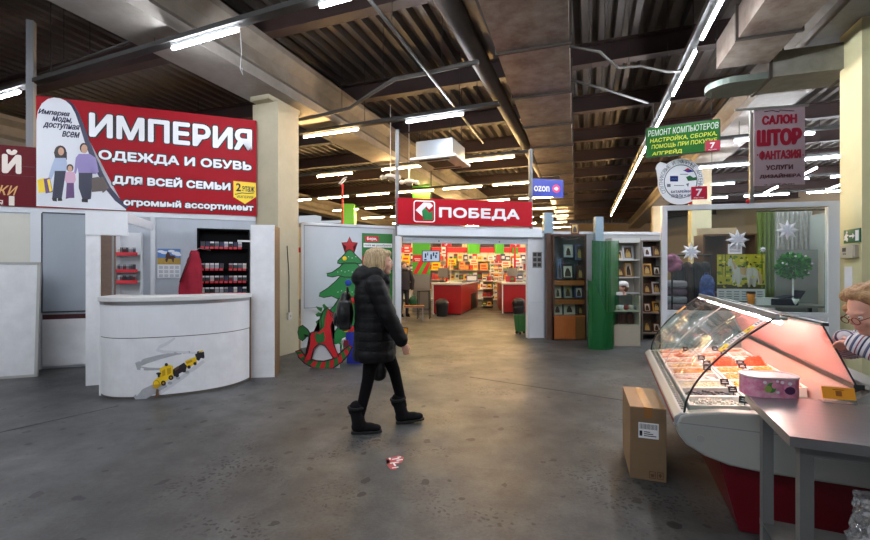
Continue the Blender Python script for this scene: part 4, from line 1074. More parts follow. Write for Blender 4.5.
def clothed(name_t, label, loc, rz, coat, trousers, hairm, scale=1.0, sit=False, hair=True, arms='down'):
    t = thing('person', label, 'person', loc, rz); t.scale = (scale,) * 3
    zb = 0.0 if not sit else -.42
    hc = (0.02, 0, 1.57 + zb); b = head_prims(hc) + [('c', (-.01, 0, 1.5 + zb), (-.02, 0, 1.36 + zb), .055, .06)]
    b += stack([(0.88 + zb, -.02, 0, .11, .15), (1.1 + zb, -.02, 0, .11, .14), (1.36 + zb, -.02, 0, .10, .17), (1.42 + zb, -.02, 0, .06, .1)], 5)
    legs = []; sl = []
    for sy in (-1, 1):
        w = (.24, sy * .14, 1.02 + zb) if arms == 'front' else (.06, sy * .25, .84 + zb); el = (.04, sy * .27, 1.1 + zb)
        sl += [('c', (-.02, sy * .19, 1.37 + zb), el, .075, .065), ('c', el, w, .063, .05)]
        b += [('c', (-.02, sy * .19, 1.37 + zb), el, .04, .035), ('c', el, w, .034, .025)]
        b += hand_prims(w, (.7, -sy * .4, -.3) if arms == 'front' else (.1, 0, -1), (0, -sy, -.1) if arms != 'front' else (0, 0, -1), -sy, .5)
        if sit: k, a = (.38, sy * .1, .50), (.36, sy * .1, .1)
        else: k, a = (.02, sy * .095, .5), (-.01, sy * .1, .1)
        legs += [('c', (-.02, sy * .085, .9 + zb), k, .092, .066), ('c', k, a, .064, .048)]
        b += [('c', k, a, .045, .036), ('c', (a[0], a[1], .06), (a[0] + .13, a[1], .04), .036, .03)]
    blob('body', b, skin, t, 0.012, 2)
    blob('trousers', legs + [('e', (-.02, 0, .93 + zb), (.13, .17, .11))], trousers, t, 0.016, 3)
    blob('jacket', stack([(0.84 + zb, -.02, 0, .16, .20), (1.1 + zb, -.02, 0, .155, .19), (1.32 + zb, -.02, 0, .14, .2), (1.42 + zb, -.02, 0, .09, .12)], 6) + sl, coat, t, 0.016, 3)
    for sy in (-1, 1):
        k = (.36, sy * .1) if sit else (-.01, sy * .1)
        m = MB(); m.ell((k[0] + .06, k[1], .05), (.14, .055, .055), 14, 8); m.box(k[0] - .07, k[0] + .19, k[1] - .045, k[1] + .045, 0, .025); m.build('shoe', boot_m, t, smooth=False)
    if hair: blob('hair', [('e', (-.012, 0, 1.62 + zb), (.11, .095, .09)), ('e', (-.045, 0, 1.57 + zb), (.088, .094, .10))], hairm, t, 0.012, 2)
    add_eyes(hc, 0, 0, 1.0, t)
    return t

# ================================================================== white partition with cut-outs
x0, x1 = EL.u(301), EL.u(397)
m = MB(); fbox(m, EL, x0, x1, 0.0, 0.05, 0, 2.42); struct(m.build('wall_partition', M('partition_white', (222, 226, 230), 0.4, var=0.08, vs=2)))
def ebar(F, a, b, y0, y1, z0, z1, nm, mat):
    m = MB(); fbox(m, F, a, b, y0, y1, z0, z1); return struct(m.build(nm, mat))
ebar(EL, x0, x1, -0.025, -0.001, 2.37, 2.42, 'trim_6', alu_white); ebar(EL, x0, x0 + 0.05, -0.025, -0.001, 0, 2.37, 'trim_7', alu_white); ebar(EL, x1 - 0.06, x1, -0.025, -0.001, 0, 2.37, 'trim_8', alu_white)
zm = EL.pt(330, 307.5)[1]; ebar(EL, x0 + 0.05, x1 - 0.06, -0.02, -0.001, zm - 0.06, zm, 'trim_9', alu_white)
pw = struct(MB().box(0.01, x1 - x0 - 0.12, -0.006, -0.001, 0, 2.37 - zm).build('window_2', M('partition_pane', (204, 211, 218), 0.25, var=0.1, vs=1.2), loc=EL.w(x0 + 0.05, 0, zm), rz=EL.a))
m = MB(); W = x1 - x0 - 0.11; h = 2.37 - zm
for b in ((0, W, 0, .012), (0, W, h - .012, h), (0, .012, 0, h), (W - .012, W, 0, h)): m.box(b[0], b[1], -0.012, -0.004, b[2], b[3])
m.build('window_frame', M('gasket_grey', (110, 116, 124), 0.5), pw)
# green poster
pl = Pl(EL, EL.u(377), -0.016, EL.pt(377, 306)[1])
t = pl.root('poster', 'tall green advertising poster with a red label on the white partition', 'poster')
xa, zt = pl.l(362, 233); xb, _ = pl.l(392.5, 233)
m = MB(); m.box(xa, xb, 0, 0.003, 0, zt); m.build('sheet', M('poster_green', (36, 118, 48), 0.4, var=0.12, vs=3), t)
m = MB(); m.prism(pl.poly([(365, 236), (378.5, 236.2), (379, 241.5), (365.5, 241.8)]), -0.003, -0.001); m.build('red_label', ink_red, t)
m = MB(); m.prism(pl.poly([(363.5, 243), (392, 243.6), (392, 247.6), (363.5, 247.2)]), -0.003, -0.001); m.build('white_strip', ink_white, t)
pl.text(t, 'Бери,', (367, 237, 240.8), (377, 237.2, 241), -0.004, ink_white, bold=0.03)
pl.text(t, 'пока не разобрали', (364.5, 244, 246.6), (391, 244.6, 247), -0.004, M('ink_green', (30, 90, 44), 0.5), bold=0.01)
m = MB(); m.prism(pl.poly([(362.5, 256), (374, 250), (378, 262), (366, 290), (362.5, 292)]), -0.002, -0.0005, 0); m.prism(pl.poly([(374, 250), (386, 255), (384, 275), (378, 262)]), -0.0022, -0.0005, 1); m.build('print_shapes', [M('poster_red', (172, 50, 50), 0.5), M('poster_lime', (70, 150, 60), 0.5)], t)

# ------------------------------------------------------------------ flat painted cut-outs on the floor
outline = ink_black
def cutout(name, label, Y, px0, rz=0.0):
    return thing(name, label, 'christmas decoration', (PX(px0, Y), Y, 0), rz)
class Cut:
    def __init__(s, t, Y, px0): s.t = t; s.Y = Y; s.px0 = px0
    def p(s, pts): return [((a - s.px0) / FOC * s.Y, PZ(b, s.Y)) for a, b in pts]
    def board(s, pts, name, mat, y0, y1, grow=0.0):
        P_ = s.p(pts)
        m = MB(); m.prism(P_, y0, y1); return m.build(name, mat, s.t)
    def edge(s, pts, w, y=-0.012, closed=True):
        P_ = [(a, y, b) for a, b in s.p(pts)]
        m = MB(); m.tube(P_, w, 6, closed=closed); return m
fir = M('paint_fir', (36, 134, 66), 0.45); fir2 = M('paint_fir_dark', (18, 74, 40), 0.45); santa_red = M('paint_red', (196, 26, 34), 0.4); horse_green = M('paint_green', (30, 104, 40), 0.45)
YT = 7.55
t = cutout('christmas_tree', 'flat painted green christmas tree cut-out with red star before the white partition', YT, 350)
cu = Cut(t, YT, 350)
def mir(pts): return pts + [(700 - a, b) for a, b in pts[::-1]]
tiers = [([(350, 247), (345, 254), (338, 261), (337.5, 263), (341, 264), (345, 263)], 'upper_tier'),
         ([(346, 260), (340, 267), (332, 272.5), (327, 273.5), (327.5, 276), (333, 277), (339, 275.5), (345, 277)], 'second_tier'),
         ([(344, 272), (336, 281), (328, 288), (320, 293), (319, 296), (324, 297.5), (332, 296), (338, 299), (345, 297)], 'third_tier'),
         ([(343, 292), (334, 306), (324, 316), (316, 322), (317, 325), (326, 326), (336, 323), (345, 326)], 'fourth_tier'),
         ([(344, 318), (336, 330), (328, 340), (322, 345), (326, 349), (336, 347), (345, 349)], 'lowest_tier')]
for k, (pts, nm) in enumerate(tiers[::-1]):
    full = mir(pts); y = 0.010 - 0.008 * k
    m = MB(); m.prism(cu.p(full), y, y + 0.007); m.build('bough', fir, t)
    m = MB(); m.tube([(a, y, b) for a, b in cu.p(full)], 0.009, 6, closed=True); m.build('bough_outline', outline, t)
    m = MB()
    lo = [q for q in cu.p(pts)[-4:]]
    for f in range(7):
        a, b = cu.p([(338 + f * 3.6, pts[-1][1] - 5 - (f % 2) * 1.2)])[0]; m.prism(disc(a, b, .010, .006, 8), y - .002, y)
    m.build('garland', ink_white, t)
st = star(350, 245.5, 8.5, 3.8)
st = [(a, 491 - b) for a, b in st]
m = MB(); m.prism(cu.p(st), -0.034, -0.026); so = m.build('star', santa_red, t); m = MB(); m.tube([(a, -0.034, b) for a, b in cu.p(st)], 0.008, 6, closed=True); m.build('star_outline', outline, so)
for px, py, r, mt in ((348.5, 282.5, 3.2, M('bauble_blue', (30, 66, 170), 0.3)), (345, 258.5, 2.2, ink_yellow), (354, 300, 3, santa_red), (344, 312, 3, ink_yellow)):
    m = MB(); a, b = cu.p([(px, py)])[0]; m.ell((a, -0.03, b), (r / FOC * YT, 0.012, r / FOC * YT), 16, 10); bo = m.build('bauble', mt, t, smooth=True)
m = MB(); a, b = cu.p([(350, 345)])[0]; m.box(-0.06, 0.06, 0.012, 0.03, 0, b); m.box(-0.3, 0.3, 0.0, 0.05, 0, 0.02); m.box(-0.03, 0.03, 0.03, 0.3, 0, 0.02); m.build('stand', M('stand_board', (206, 208, 210), 0.5), t)

YH = 6.42
t = cutout('rocking_horse', 'flat painted red and green rocking horse cut-out standing beside the cream column', YH, 325)
cu = Cut(t, YH, 325)
def arc(pts_top, pts_bot): return pts_top + pts_bot[::-1]
rock_o = [(296, 351), (299, 357), (305, 363), (313, 367.5), (323, 369.5), (333, 368), (342, 362), (349, 354), (352.5, 347)]
rock_i = [(301, 349.5), (304, 354), (309, 358), (316, 360.5), (324, 361), (332, 359), (339, 354), (345, 348.5), (350, 345)]
rocker = rock_o + rock_i[::-1]
m = MB(); m.prism(cu.p(rocker), -0.01, 0.01); ro = m.build('rocker', santa_red, t)
m = MB(); m.tube([(a, -0.012, b) for a, b in cu.p(rocker)], 0.011, 6, closed=True); m.build('rocker_outline', outline, ro)
m = MB()
for i in range(0, 8):
    f0 = i + 0.15; f1 = i + 0.62
    def lp(L_, f): k0 = int(f); g = f - k0; a, b = L_[k0], L_[min(k0 + 1, 8)]; return (a[0] + (b[0] - a[0]) * g, a[1] + (b[1] - a[1]) * g)
    m.prism(cu.p([lp(rock_o, f0), lp(rock_o, f1), lp(rock_i, f1 + .15), lp(rock_i, f0 + .15)]), -0.0135, -0.0095)
m.build('stripes', horse_green, ro)
hb_ = [(304.5, 360), (308, 352), (310.5, 341), (310, 333), (314, 331.5), (319, 331), (322, 327), (321.5, 318), (323.5, 311), (328, 307.5), (330, 310), (334, 313), (338, 319), (341, 322.5), (339.5, 325), (335, 323.5), (333, 321), (331.5, 326), (332.5, 334), (334.5, 345), (339, 356), (334, 358), (329, 350), (325, 344.5), (319, 343.5), (314.5, 348), (311.5, 360)]
m = MB(); m.prism(cu.p(hb_), -0.028, -0.014); ho = m.build('horse_body', santa_red, t); m = MB(); m.tube([(a, -0.028, b) for a, b in cu.p(hb_)], 0.010, 6, closed=True); m.build('body_outline', outline, ho)
tail = [(311, 334), (308, 329), (303, 325), (299.5, 327), (298.5, 332), (299.5, 338), (303, 340.5), (306, 338), (305, 334), (308, 335), (310, 338)]
mane = [(321, 331), (319.5, 322), (321, 314), (325, 308), (329, 307), (327, 312), (325.5, 318), (325, 326)]
m = MB(); m.prism(cu.p(tail), -0.026, -0.012); x = m.build('tail', horse_green, t); m = MB(); m.tube([(a, -0.026, b) for a, b in cu.p(tail)], 0.009, 6, closed=True); m.build('tail_outline', outline, x)
m = MB(); m.prism(cu.p(mane), -0.034, -0.028); m.build('mane', horse_green, t)
for lf in ([(322, 312), (318, 309), (316.5, 306), (320, 307), (323, 308)], [(322.5, 316), (317.5, 316.5), (316, 314), (319, 312), (323, 313)], [(325, 310), (323, 305), (324.5, 303.5), (328, 307)]):
    m = MB(); m.prism(cu.p(lf), -0.034, -0.026); m.build('leaf', horse_green, t)
sad = [(316, 332), (320.5, 334), (324, 331), (325.5, 336.5), (325, 341), (320, 343), (317, 342), (315.5, 337)]
m = MB(); m.prism(cu.p(sad), -0.033, -0.028); m.build('saddle', horse_green, t)
m = MB(); m.tube([(a, -0.03, b) for a, b in cu.p([(330, 312), (331.5, 316), (337, 319)])], 0.006, 6); m.ell((cu.p([(333.5, 315)])[0][0], -0.03, cu.p([(333.5, 315)])[0][1]), (.012, .006, .016), 8, 6); m.build('face_lines', outline, t)
m = MB(); m.box(-0.24, 0.22, 0.012, 0.03, 0.0, 0.36); m.box(-0.2, 0.16, 0.03, 0.3, 0, 0.03); m.build('stand', M('stand_board', (206, 208, 210), 0.5), t)

YB = 6.75
t = cutout('gift_cutout', 'blue painted cut-out mostly hidden behind the walking woman, orange end at right', YB, 370)
cu = Cut(t, YB, 370); blue_p = M('paint_blue', (34, 50, 170), 0.4); orange_p = M('paint_orange', (232, 150, 34), 0.45)
m = MB(); m.prism(cu.p([(346, 332), (362, 332), (362, 364.5), (347, 364.5)]), -0.01, 0.01); m.build('blue_panel', blue_p, t)
m = MB(); m.prism(cu.p([(362, 336), (398, 336), (398, 330), (362, 326)]), -0.006, 0.008); m.build('blue_arm', blue_p, t)
og = [(399.5, 327), (408, 328), (407, 335), (400, 336.5)]
m = MB(); m.prism(cu.p(og), -0.012, 0.008); x = m.build('orange_end', orange_p, t); m = MB(); m.tube([(a, -0.012, b) for a, b in cu.p(og)], 0.009, 6, closed=True); m.build('end_outline', outline, x)
m = MB(); m.prism(cu.p(disc(346, 329, 2.6, 3)), -0.024, -0.012); m.build('yellow_ball', ink_yellow, t)
m = MB(); m.prism(cu.p([(349, 327), (355, 326), (354, 331), (349, 332)]), -0.024, -0.012); m.build('red_bow', santa_red, t)
m = MB(); m.tube([(a, -0.026, b) for a, b in cu.p([(343, 350), (342.5, 342), (343.5, 339), (346, 338.5)])], 0.022, 8); m.build('candy_cane', ink_white, t, smooth=True)
m = MB(); m.prism(cu.p([(344, 340), (349, 340), (349, 347), (344, 347)]), -0.02, -0.011); m.build('red_block', M('paint_maroon', (120, 20, 40), 0.45), t)
m = MB(); m.box(-.3, .3, 0.01, 0.03, 0, .25); m.box(-.2, .2, .03, .3, 0, .03); m.build('stand', MATS['stand_board'], t)

# ================================================================== shop entrance
xL, xR = 0.0, EF.u(536); off0 = -0.02
pl = Pl(EF, EF.u(465), -0.28, 0)
zb = (EF.pt(398, 222.5, -0.28)[1] + EF.pt(532, 228, -0.28)[1]) / 2
pl = Pl(EF, EF.u(465, -0.28), -0.28, zb)
sg = pl.root('shop_sign', 'red shop name board with white letters and arrow emblem over the entrance', 'sign')
xa, za = pl.l(397.5, 197); xb, zc = pl.l(532, 202.5); zt = (za + zc) / 2
m = MB(); m.box(xa, xb, 0, 0.06, 0, zt); m.build('board', M('board_red', (180, 12, 32), 0.55, spec=0.2), sg)
pl.text(sg, 'ПОБЕДА', (439, 206, 218.5), (519.5, 210.3, 222), -0.001, ink_white, bold=0.05)
xe0, ze1 = pl.l(413.5, 199); xe1, ze0 = pl.l(435, 223)
def rrect(x0, x1, z0, z1, r, n=5):
    out = []
    for cx, cz, a0 in ((x1 - r, z0 + r, -pi / 2), (x1 - r, z1 - r, 0), (x0 + r, z1 - r, pi / 2), (x0 + r, z0 + r, pi)):
        out += [(cx + r * cos(a0 + k * pi / 2 / n), cz + r * sin(a0 + k * pi / 2 / n)) for k in range(n + 1)]
    return out
zc_ = (ze0 + ze1) / 2; hz_ = min(zt / 2 - 0.012, (xe1 - xe0) / 2); xc_ = (xe0 + xe1) / 2; zc_ = zt / 2
m = MB(); m.prism(rrect(xc_ - hz_, xc_ + hz_, zc_ - hz_, zc_ + hz_, 0.06), -0.004, 0); em = m.build('emblem', ink_white, sg)
q = hz_ - 0.022; m = MB(); m.prism(rrect(xc_ - q, xc_ + q, zc_ - q, zc_ + q, 0.045), -0.006, -0.004); m.build('emblem_field', M('board_red', (196, 22, 44)), em)
g = lambda a, b: (xc_ + a * q, zc_ + b * q)
m = MB(); m.prism([g(-.9, .1), g(-.1, .9), g(.25, .9), g(.25, .55), g(-.25, .05), g(.02, -.22), g(-.2, -.5)], -0.008, -0.006); m.prism([g(.25, .9), g(.6, .9), g(.9, .6), g(.5, .2), g(.25, .45)], -0.008, -0.006); m.build('white_arrow', ink_white, em)
m = MB(); m.prism([g(-.25, .05), g(.05, .35), g(.55, -.15), g(.85, .12), g(.85, -.85), g(-.12, -.85), g(.18, -.52)], -0.009, -0.006); m.build('green_arrow', M('emblem_green', (20, 130, 62), 0.4), em)
# roller shutter housing
zs1 = zb - 0.005
t = thing('roller_shutter', 'white roller shutter box under the red shop name board', 'shutter', EF.w((xL + xR) / 2, -0.26, 2.2), EF.a)
w = (xR - xL) / 2; hs = zs1 - 2.2
m = MB(); m.prism([(-0.0, 0.0)], 0, 0) if False else None
m = MB(); v = [(-0.02, 0.02), (0.0, hs * 0.6), (0.04, hs), (0.3, hs), (0.3, 0.0), (0.0, 0.0)]
A_ = [m.bm.verts.new((-w - 0.02, a, b)) for a, b in v]; B_ = [m.bm.verts.new((w + 0.02, a, b)) for a, b in v]; m._f(A_); m._f(B_[::-1])
for i in range(len(v)): m._f([A_[i], A_[(i + 1) % len(v)], B_[(i + 1) % len(v)], B_[i]])
m.build('housing', M('shutter_white', (206, 212, 218), 0.35), t)
m = MB()
for k in range(3): m.box(-w + 0.1, w - 0.12, 0.06 + 0.0, 0.10, -0.045 * (k + 1), -0.045 * k - 0.004)
m.build('curtain_end', M('shutter_slats', (176, 184, 192), 0.4), t)
m = MB(); [m.cyl((x, 0.055, -0.09), (x, 0.06, -0.09), 0.016, n=10) for x in (-w * .45, w * .4)]; m.build('lock', dark_metal, t)
# frame posts and jamb
ebar(EF, -0.06, 0.06, -0.27, -0.15, 0, 2.2, 'door_frame', alu_white)
u1, u2 = EF.u(527.5, -0.2), EF.u(546, -0.2)
ebar(EF, u1, u2, -0.22, -0.1, 0, 2.38, 'door_frame', white_lam)
zz = PZ(302, 9.3); ebar(EF, u1, u2, -0.235, -0.221, zz - 0.02, zz + 0.02, 'trim_10', alu_white); ebar(EF, u1, u1 + 0.05, -0.24, -0.221, 0, zz - 0.02, 'trim_11', alu_white)
for px, off in ((397, -0.2), (530.5, -0.2)):
    m = MB(); uu = EF.u(px, off); a = EF.w(uu, off)
    m.box(-0.035, 0.035, -0.035, 0.035, 2.38 if px > 500 else 2.2, 4.16 if px > 500 else 4.4); tag(m.build('steel_post', M('post_grey', (158, 160, 162)), loc=(a.x, a.y, 0), rz=EF.a), 'thin grey post rising from the %s end of the red shop name board' % ('left' if px < 500 else 'right'), 'post')
# notices and exit sign on the jamb
pl = Pl(EF, EF.u(537, -0.22), -0.226, PZ(268, 9.25)); t = pl.root('notice', 'small dark notice sheet with pictures on the right entrance jamb', 'notice')
xa, _ = pl.l(532.5, 268); xb, zt = pl.l(542, 252)
m = MB(); m.box(xa, xb, 0, .004, 0, zt); m.build('sheet', M('notice_grey', (150, 148, 146), 0.5), t)
m = MB()
for a in range(2):
    for b in range(3): m.box(xa + .015 + a * .105, xa + .095 + a * .105, -.002, 0, .03 + b * zt / 3.1, .03 + b * zt / 3.1 + zt * .22)
m.build('print', M('notice_dark', (56, 52, 52), 0.5), t)
def exit_sign(F, px, py, off, w, h, label, arrow=1):
    u, z = F.pt(px, py, off); t = thing('exit_sign', label, 'exit sign', F.w(u, off, z), F.a)
    m = MB(); m.box(-w / 2, w / 2, 0, .012, -h / 2, h / 2); m.build('plate', M('exit_green', (10, 92, 62), 0.4), t)
    m = MB()
    m.prism(rect(w * .24, w * .44, -h * .38, h * .38), -.002, 0)
    m.prism([(-w * .14, -h * .06), (w * .06, -h * .06), (w * .06, -h * .2), (w * .2, 0), (w * .06, h * .2), (w * .06, h * .06), (-w * .14, h * .06)], -.002, 0)
    f = lambda a, b: (-w * .32 + a * h, b * h)
    m.prism([(-w * .32 + .09 * h * cos(k * pi / 5) + .06 * h, .3 * h + .09 * h * sin(k * pi / 5)) for k in range(10)], -.002, 0)
    m.prism([f(-.1, .18), f(.06, .2), f(.2, .1), f(.28, .12), f(.26, .04), f(.14, .02), f(.08, .08), f(.06, -.08), f(.2, -.16), f(.16, -.38), f(.08, -.38), f(.08, -.2), f(-.08, -.1), f(-.14, -.26), f(-.32, -.28), f(-.32, -.2), f(-.2, -.18), f(-.1, -.02), f(-.06, .1), f(-.18, .04), f(-.24, -.06), f(-.3, -.02)], -.002, 0)
    m.build('pictogram', ink_white, t); return t
exit_sign(EF, 540, 234.5, -0.236, .22, .12, 'small green exit sign above the right entrance jamb')
# blue hanging sign
pl = Pl(EF, EF.u(547, -0.2), -0.2, EF.pt(547, 197, -0.2)[1])
t = pl.root('hanging_sign', 'small blue sign with pink arrow circle fixed to the post by the entrance', 'sign')
xa, za = pl.l(531.5, 198); xb, zt = pl.l(563, 180)
m = MB(); m.box(xa, xb, -.012, .012, 0.0, zt); m.build('board', M('sign_blue', (28, 52, 170), 0.35), t)
pl.text(t, 'ozon', (534, 186, 191.5), (549.5, 186, 191.5), -0.013, ink_white, bold=0.03)
a, b = pl.l(556, 188.8); r = abs(pl.l(559.8, 188)[0] - a)
m = MB(); m.prism(disc(a, b, r), -.015, -.012); x = m.build('arrow_disc', M('sign_pink', (236, 40, 110), 0.4), t)
m = MB(); m.prism([(a - r * .6, b + r * .12), (a + r * .1, b + r * .12), (a - r * .1, b + r * .45), (a + r * .2, b + r * .45), (a + r * .6, b), (a + r * .2, b - r * .45), (a - r * .1, b - r * .45), (a + r * .1, b - r * .12), (a - r * .6, b - r * .12)], -.017, -.015); m.build('arrow', ink_white, x)
# ================================================================== inside the shop
cream_wall = M('shop_wall', (226, 214, 184), 0.6, var=0.06)
m = MB(); m.box(-12, 6, 21.6, 21.8, 0, 3.7); struct(m.build('wall_shop', cream_wall))
shop_green = M('shop_green', (74, 176, 30), 0.45); shop_red = M('shop_red', (206, 24, 34), 0.45)
m = MB(); m.box(-12, 6, 21.56, 21.6, 2.40, 2.66); struct(m.build('trim_12', shop_red))
dark_win = M('shop_dark_glass', (58, 40, 30), 0.2)
k = 1
for a, b in ((402, 411), (432, 441), (448, 462), (480.5, 494), (504, 511.5)):
    m = MB(); m.box(PX(a, 21.55), PX(b, 21.55), 21.54, 21.6, 2.68, 3.5); struct(m.build('window_%d' % (2 + k), dark_win)); k += 1
for a, b in ((467.5, 479.5), (495, 503.5), (512.5, 517.5)):
    m = MB(); m.box(PX(a, 21.4), PX(b, 21.4), 21.3, 21.54, 1.5, 3.7); struct(m.build('column', shop_green))
# green clad column with a poster near the tills
cx0, cx1 = PX(412.5, 15), PX(430, 15)
m = MB(); m.box(cx0, cx1, 15.0, 15.6, 1.34, 4.5); struct(m.build('column', shop_green))
m = MB(); m.box(cx0, cx1, 14.99, 15.6, 0, 1.34); struct(m.build('column', M('clad_grey', (138, 138, 134), 0.4, 0.3)))
m = MB(); m.box(PX(341, 19), PX(354, 19), 19, 19.6, 0, 4.5); struct(m.build('column', shop_green))
t = thing('poster', 'red poster with green stripes on the green column behind the bench', 'poster', ((cx0 + cx1) / 2, 14.985, 1.36))
w = (cx1 - cx0) / 2 - .01
m = MB(); m.box(-w, w, 0, .01, 0, .62); m.build('sheet', shop_green, t)
m = MB(); m.prism([(-w, 0), (-w * .5, 0), (w * .3, .42), (-w * .3, .42)], -.004, 0); m.prism([(0, 0), (w * .6, 0), (w, .34), (w, .5), (w * .75, .42)], -.004, 0); m.build('stripes', shop_red, t)
m = MB(); m.box(-w, w * .1, -.006, 0, .42, .68); m.build('red_field', shop_red, t)
m = MB(); m.box(-w * .8, -w * .1, -.008, -.006, .52, .55); m.box(-w * .7, -w * .15, -.008, -.006, .46, .485); m.build('print_lines', ink_white, t)
# television
t = thing('television', 'lit television screen hanging before the green column in the shop', 'television', (PX(431, 13.4), 13.4, PZ(256.2, 13.4)), radians(-4))
w, h = .29, .185
m = MB(); m.box(-w, w, 0, .05, -h, h); m.build('bezel', black_plastic, t, bevel=.006)
m = MB(); m.box(-w + .025, w - .025, -.002, 0, -h + .025, h - .025); m.build('screen', emit_mat('screen_glow', (196, 212, 236), 0.2), t)
m = MB()
for a in ((-.2, -.05, .05, .14), (-.12, .02, .03, .1), (-.02, -.1, .05, .16), (.06, .0, .045, .12), (.13, -.06, .05, .1), (-.22, -.14, .08, .05), (.15, .07, .06, .05)): m.box(a[0], a[0] + a[2], -.0035, -.002, a[1], a[1] + a[3])
m.build('screen_picture', emit_mat('screen_dark', (60, 72, 92), 0.15), t)
m = MB(); m.cyl((0, .03, h), (0, .03, 5.62 - PZ(256.2, 13.4)), .018, n=8); m.build('ceiling_pole', dark_metal, t)
# wall of goods at the back
gx0, gx1, gy = PX(399, 20.2), PX(533, 20.2), 20.6
t = thing('shelving', 'long white shop shelving full of colourful goods along the back wall', 'shelving', ((gx0 + gx1) / 2, gy, 0))
w = (gx1 - gx0) / 2
m = MB(); m.box(-w, w, .0, .03, 0, 2.3); m.build('back_panel', M('rack_white', (218, 214, 204), 0.5), t)
for z in (.12, .58, 1.04, 1.5, 1.94):
    m = MB(); m.box(-w, w, -.4, 0, z - .03, z); m.build('shelf_board', MATS['rack_white'], t)
goods_c = [(214, 40, 36), (238, 190, 60), (240, 226, 190), (196, 92, 40), (232, 232, 226), (120, 30, 30), (70, 130, 60), (226, 120, 60), (60, 70, 120), (250, 214, 120), (170, 50, 60)]
goods = [M('packet_%d' % i, c, 0.4) for i, c in enumerate(goods_c)]
GM = {}
def packet(loc, w, d, h, label, group, rz=0.0):
    i = random.randrange(len(goods)); key = (i, round(w, 2), round(h, 2))
    if key not in GM:
        b = MB(); b.box(-w / 2, w / 2, -d / 2, d / 2, 0, h, 0); b.box(-w * .36, w * .36, -d / 2 - .002, -d / 2, h * .3, h * .7, 1)
        me = bpy.data.meshes.new('grocery_packet'); b.bm.to_mesh(me); b.bm.free(); me.materials.append(goods[i]); me.materials.append(goods[(i * 3 + 2) % len(goods)]); GM[key] = me
    o = bpy.data.objects.new('grocery_packet', GM[key]); C.objects.link(o); o.location = loc; o.rotation_euler = (0, 0, rz)
    tag(o, label, 'packet', group)
for z in (.58, 1.04, 1.5, 1.94):
    x = gx0 + .16
    while x < gx1 - .15:
        w_ = random.choice((.18, .24, .2)); packet((x, gy - .26, z), w_, .2, random.choice((.24, .3, .34)), 'colourful grocery packet on the long shelving at the back of the shop', 'packets on the back shelving'); x += w_ + .03
# price posters hung over the shelves
yp = 19.4
for i, (px, py, wp_, hp_, mt, lab) in enumerate(((407, 249, 7, 8, shop_red, 'red'), (406, 260, 8, 9, ink_yellow, 'yellow'), (436, 266, 9, 8, ink_yellow, 'yellow'), (444, 251.5, 5, 9, ink_white, 'white'), (452, 262, 9, 7, ink_yellow, 'yellow'), (462, 265, 6, 8, M('poster_orange', (238, 170, 90), 0.5), 'orange'), (474, 262, 8, 6, M('poster_cream', (240, 222, 180), 0.5), 'cream'), (484, 267, 8, 7, MATS['poster_orange'], 'orange'), (506, 264, 9, 6, MATS['poster_cream'], 'cream'), (517, 262, 9, 8, ink_white, 'white'), (491, 258, 6, 5, ink_white, 'white'))):
    q = Vector((PX(px, yp), yp, PZ(py, yp))); w = wp_ / FOC * yp / 2; h = hp_ / FOC * yp / 2
    t = thing('price_poster', '%s price poster hanging in the shop, number %s from the left' % (lab, ('one', 'two', 'five', 'four', 'six', 'seven', 'eight', 'nine', 'twelve', 'thirteen', 'eleven')[i]) if False else '%s price poster hanging over the goods at the back of the shop' % lab, 'poster', q, 0, '%s price posters in the shop' % lab)
    m = MB(); m.box(-w, w, 0, .008, -h, h); m.build('sheet', mt, t)
    m = MB(); m.box(-w * .7, w * .5, -.003, 0, h * .1, h * .5); m.box(-w * .7, w * .7, -.003, 0, -h * .6, -h * .35); m.build('print', shop_red if mt is not shop_red else ink_white, t)
    m = MB(); m.cyl((-w * .8, .004, h), (-w * .8, .004, 5.62 - q.z), .004, n=5); m.cyl((w * .8, .004, h), (w * .8, .004, 5.62 - q.z), .004, n=5); m.build('hanging_wires', dark_metal, t)
    yp += .04
# tall white wire rack
q = Vector((PX(496.5, 18.6), 18.6, 0))
t = thing('wire_rack', 'tall white rack with many narrow shelves between the two tills', 'rack', q, radians(-10))
rw = M('rack_pale', (224, 222, 214), 0.5)
for sx in (-.27, .27):
    for sy in (-.2, .2):
        m = MB(); m.cyl((sx, sy, 0), (sx, sy, 1.86), .014, n=8); m.build('post', rw, t)
for k in range(9):
    z = .2 + k * .195; m = MB(); m.box(-.27, .27, -.2, .2, z, z + .014); m.box(-.27, .27, -.21, -.2, z, z + .05); m.build('shelf', rw, t)
    for x in (-.17, 0, .17): packet(q + Matrix.Rotation(radians(-10), 3, 'Z') @ Vector((x, -.08, z + .014)), .14, .16, .11 if k % 2 else .13, 'small packet on the tall white rack between the tills', 'packets on the white rack', radians(-10))
# sweets stand behind the first till
q = Vector((PX(487.5, 16.8), 16.8, 0))
t = thing('sweets_stand', 'low shelf stand of sweets behind the first till', 'shelving', q, radians(-12))
m = MB(); m.box(-.2, .2, .3, .34, 0, 1.25); m.build('back_panel', M('stand_back', (120, 108, 96), .5), t)
for k, z in enumerate((.1, .45, .78, 1.08)):
    m = MB(); m.box(-.2, .2, -.3, .3, z - .025, z); m.build('shelf_board', rw, t)
    for x in (-.1, .09): packet(q + Matrix.Rotation(radians(-12), 3, 'Z') @ Vector((x, -.16, z)), .15, .2, .15, 'sweet packet on the low stand behind the first till', 'packets on the sweets stand', radians(-12))
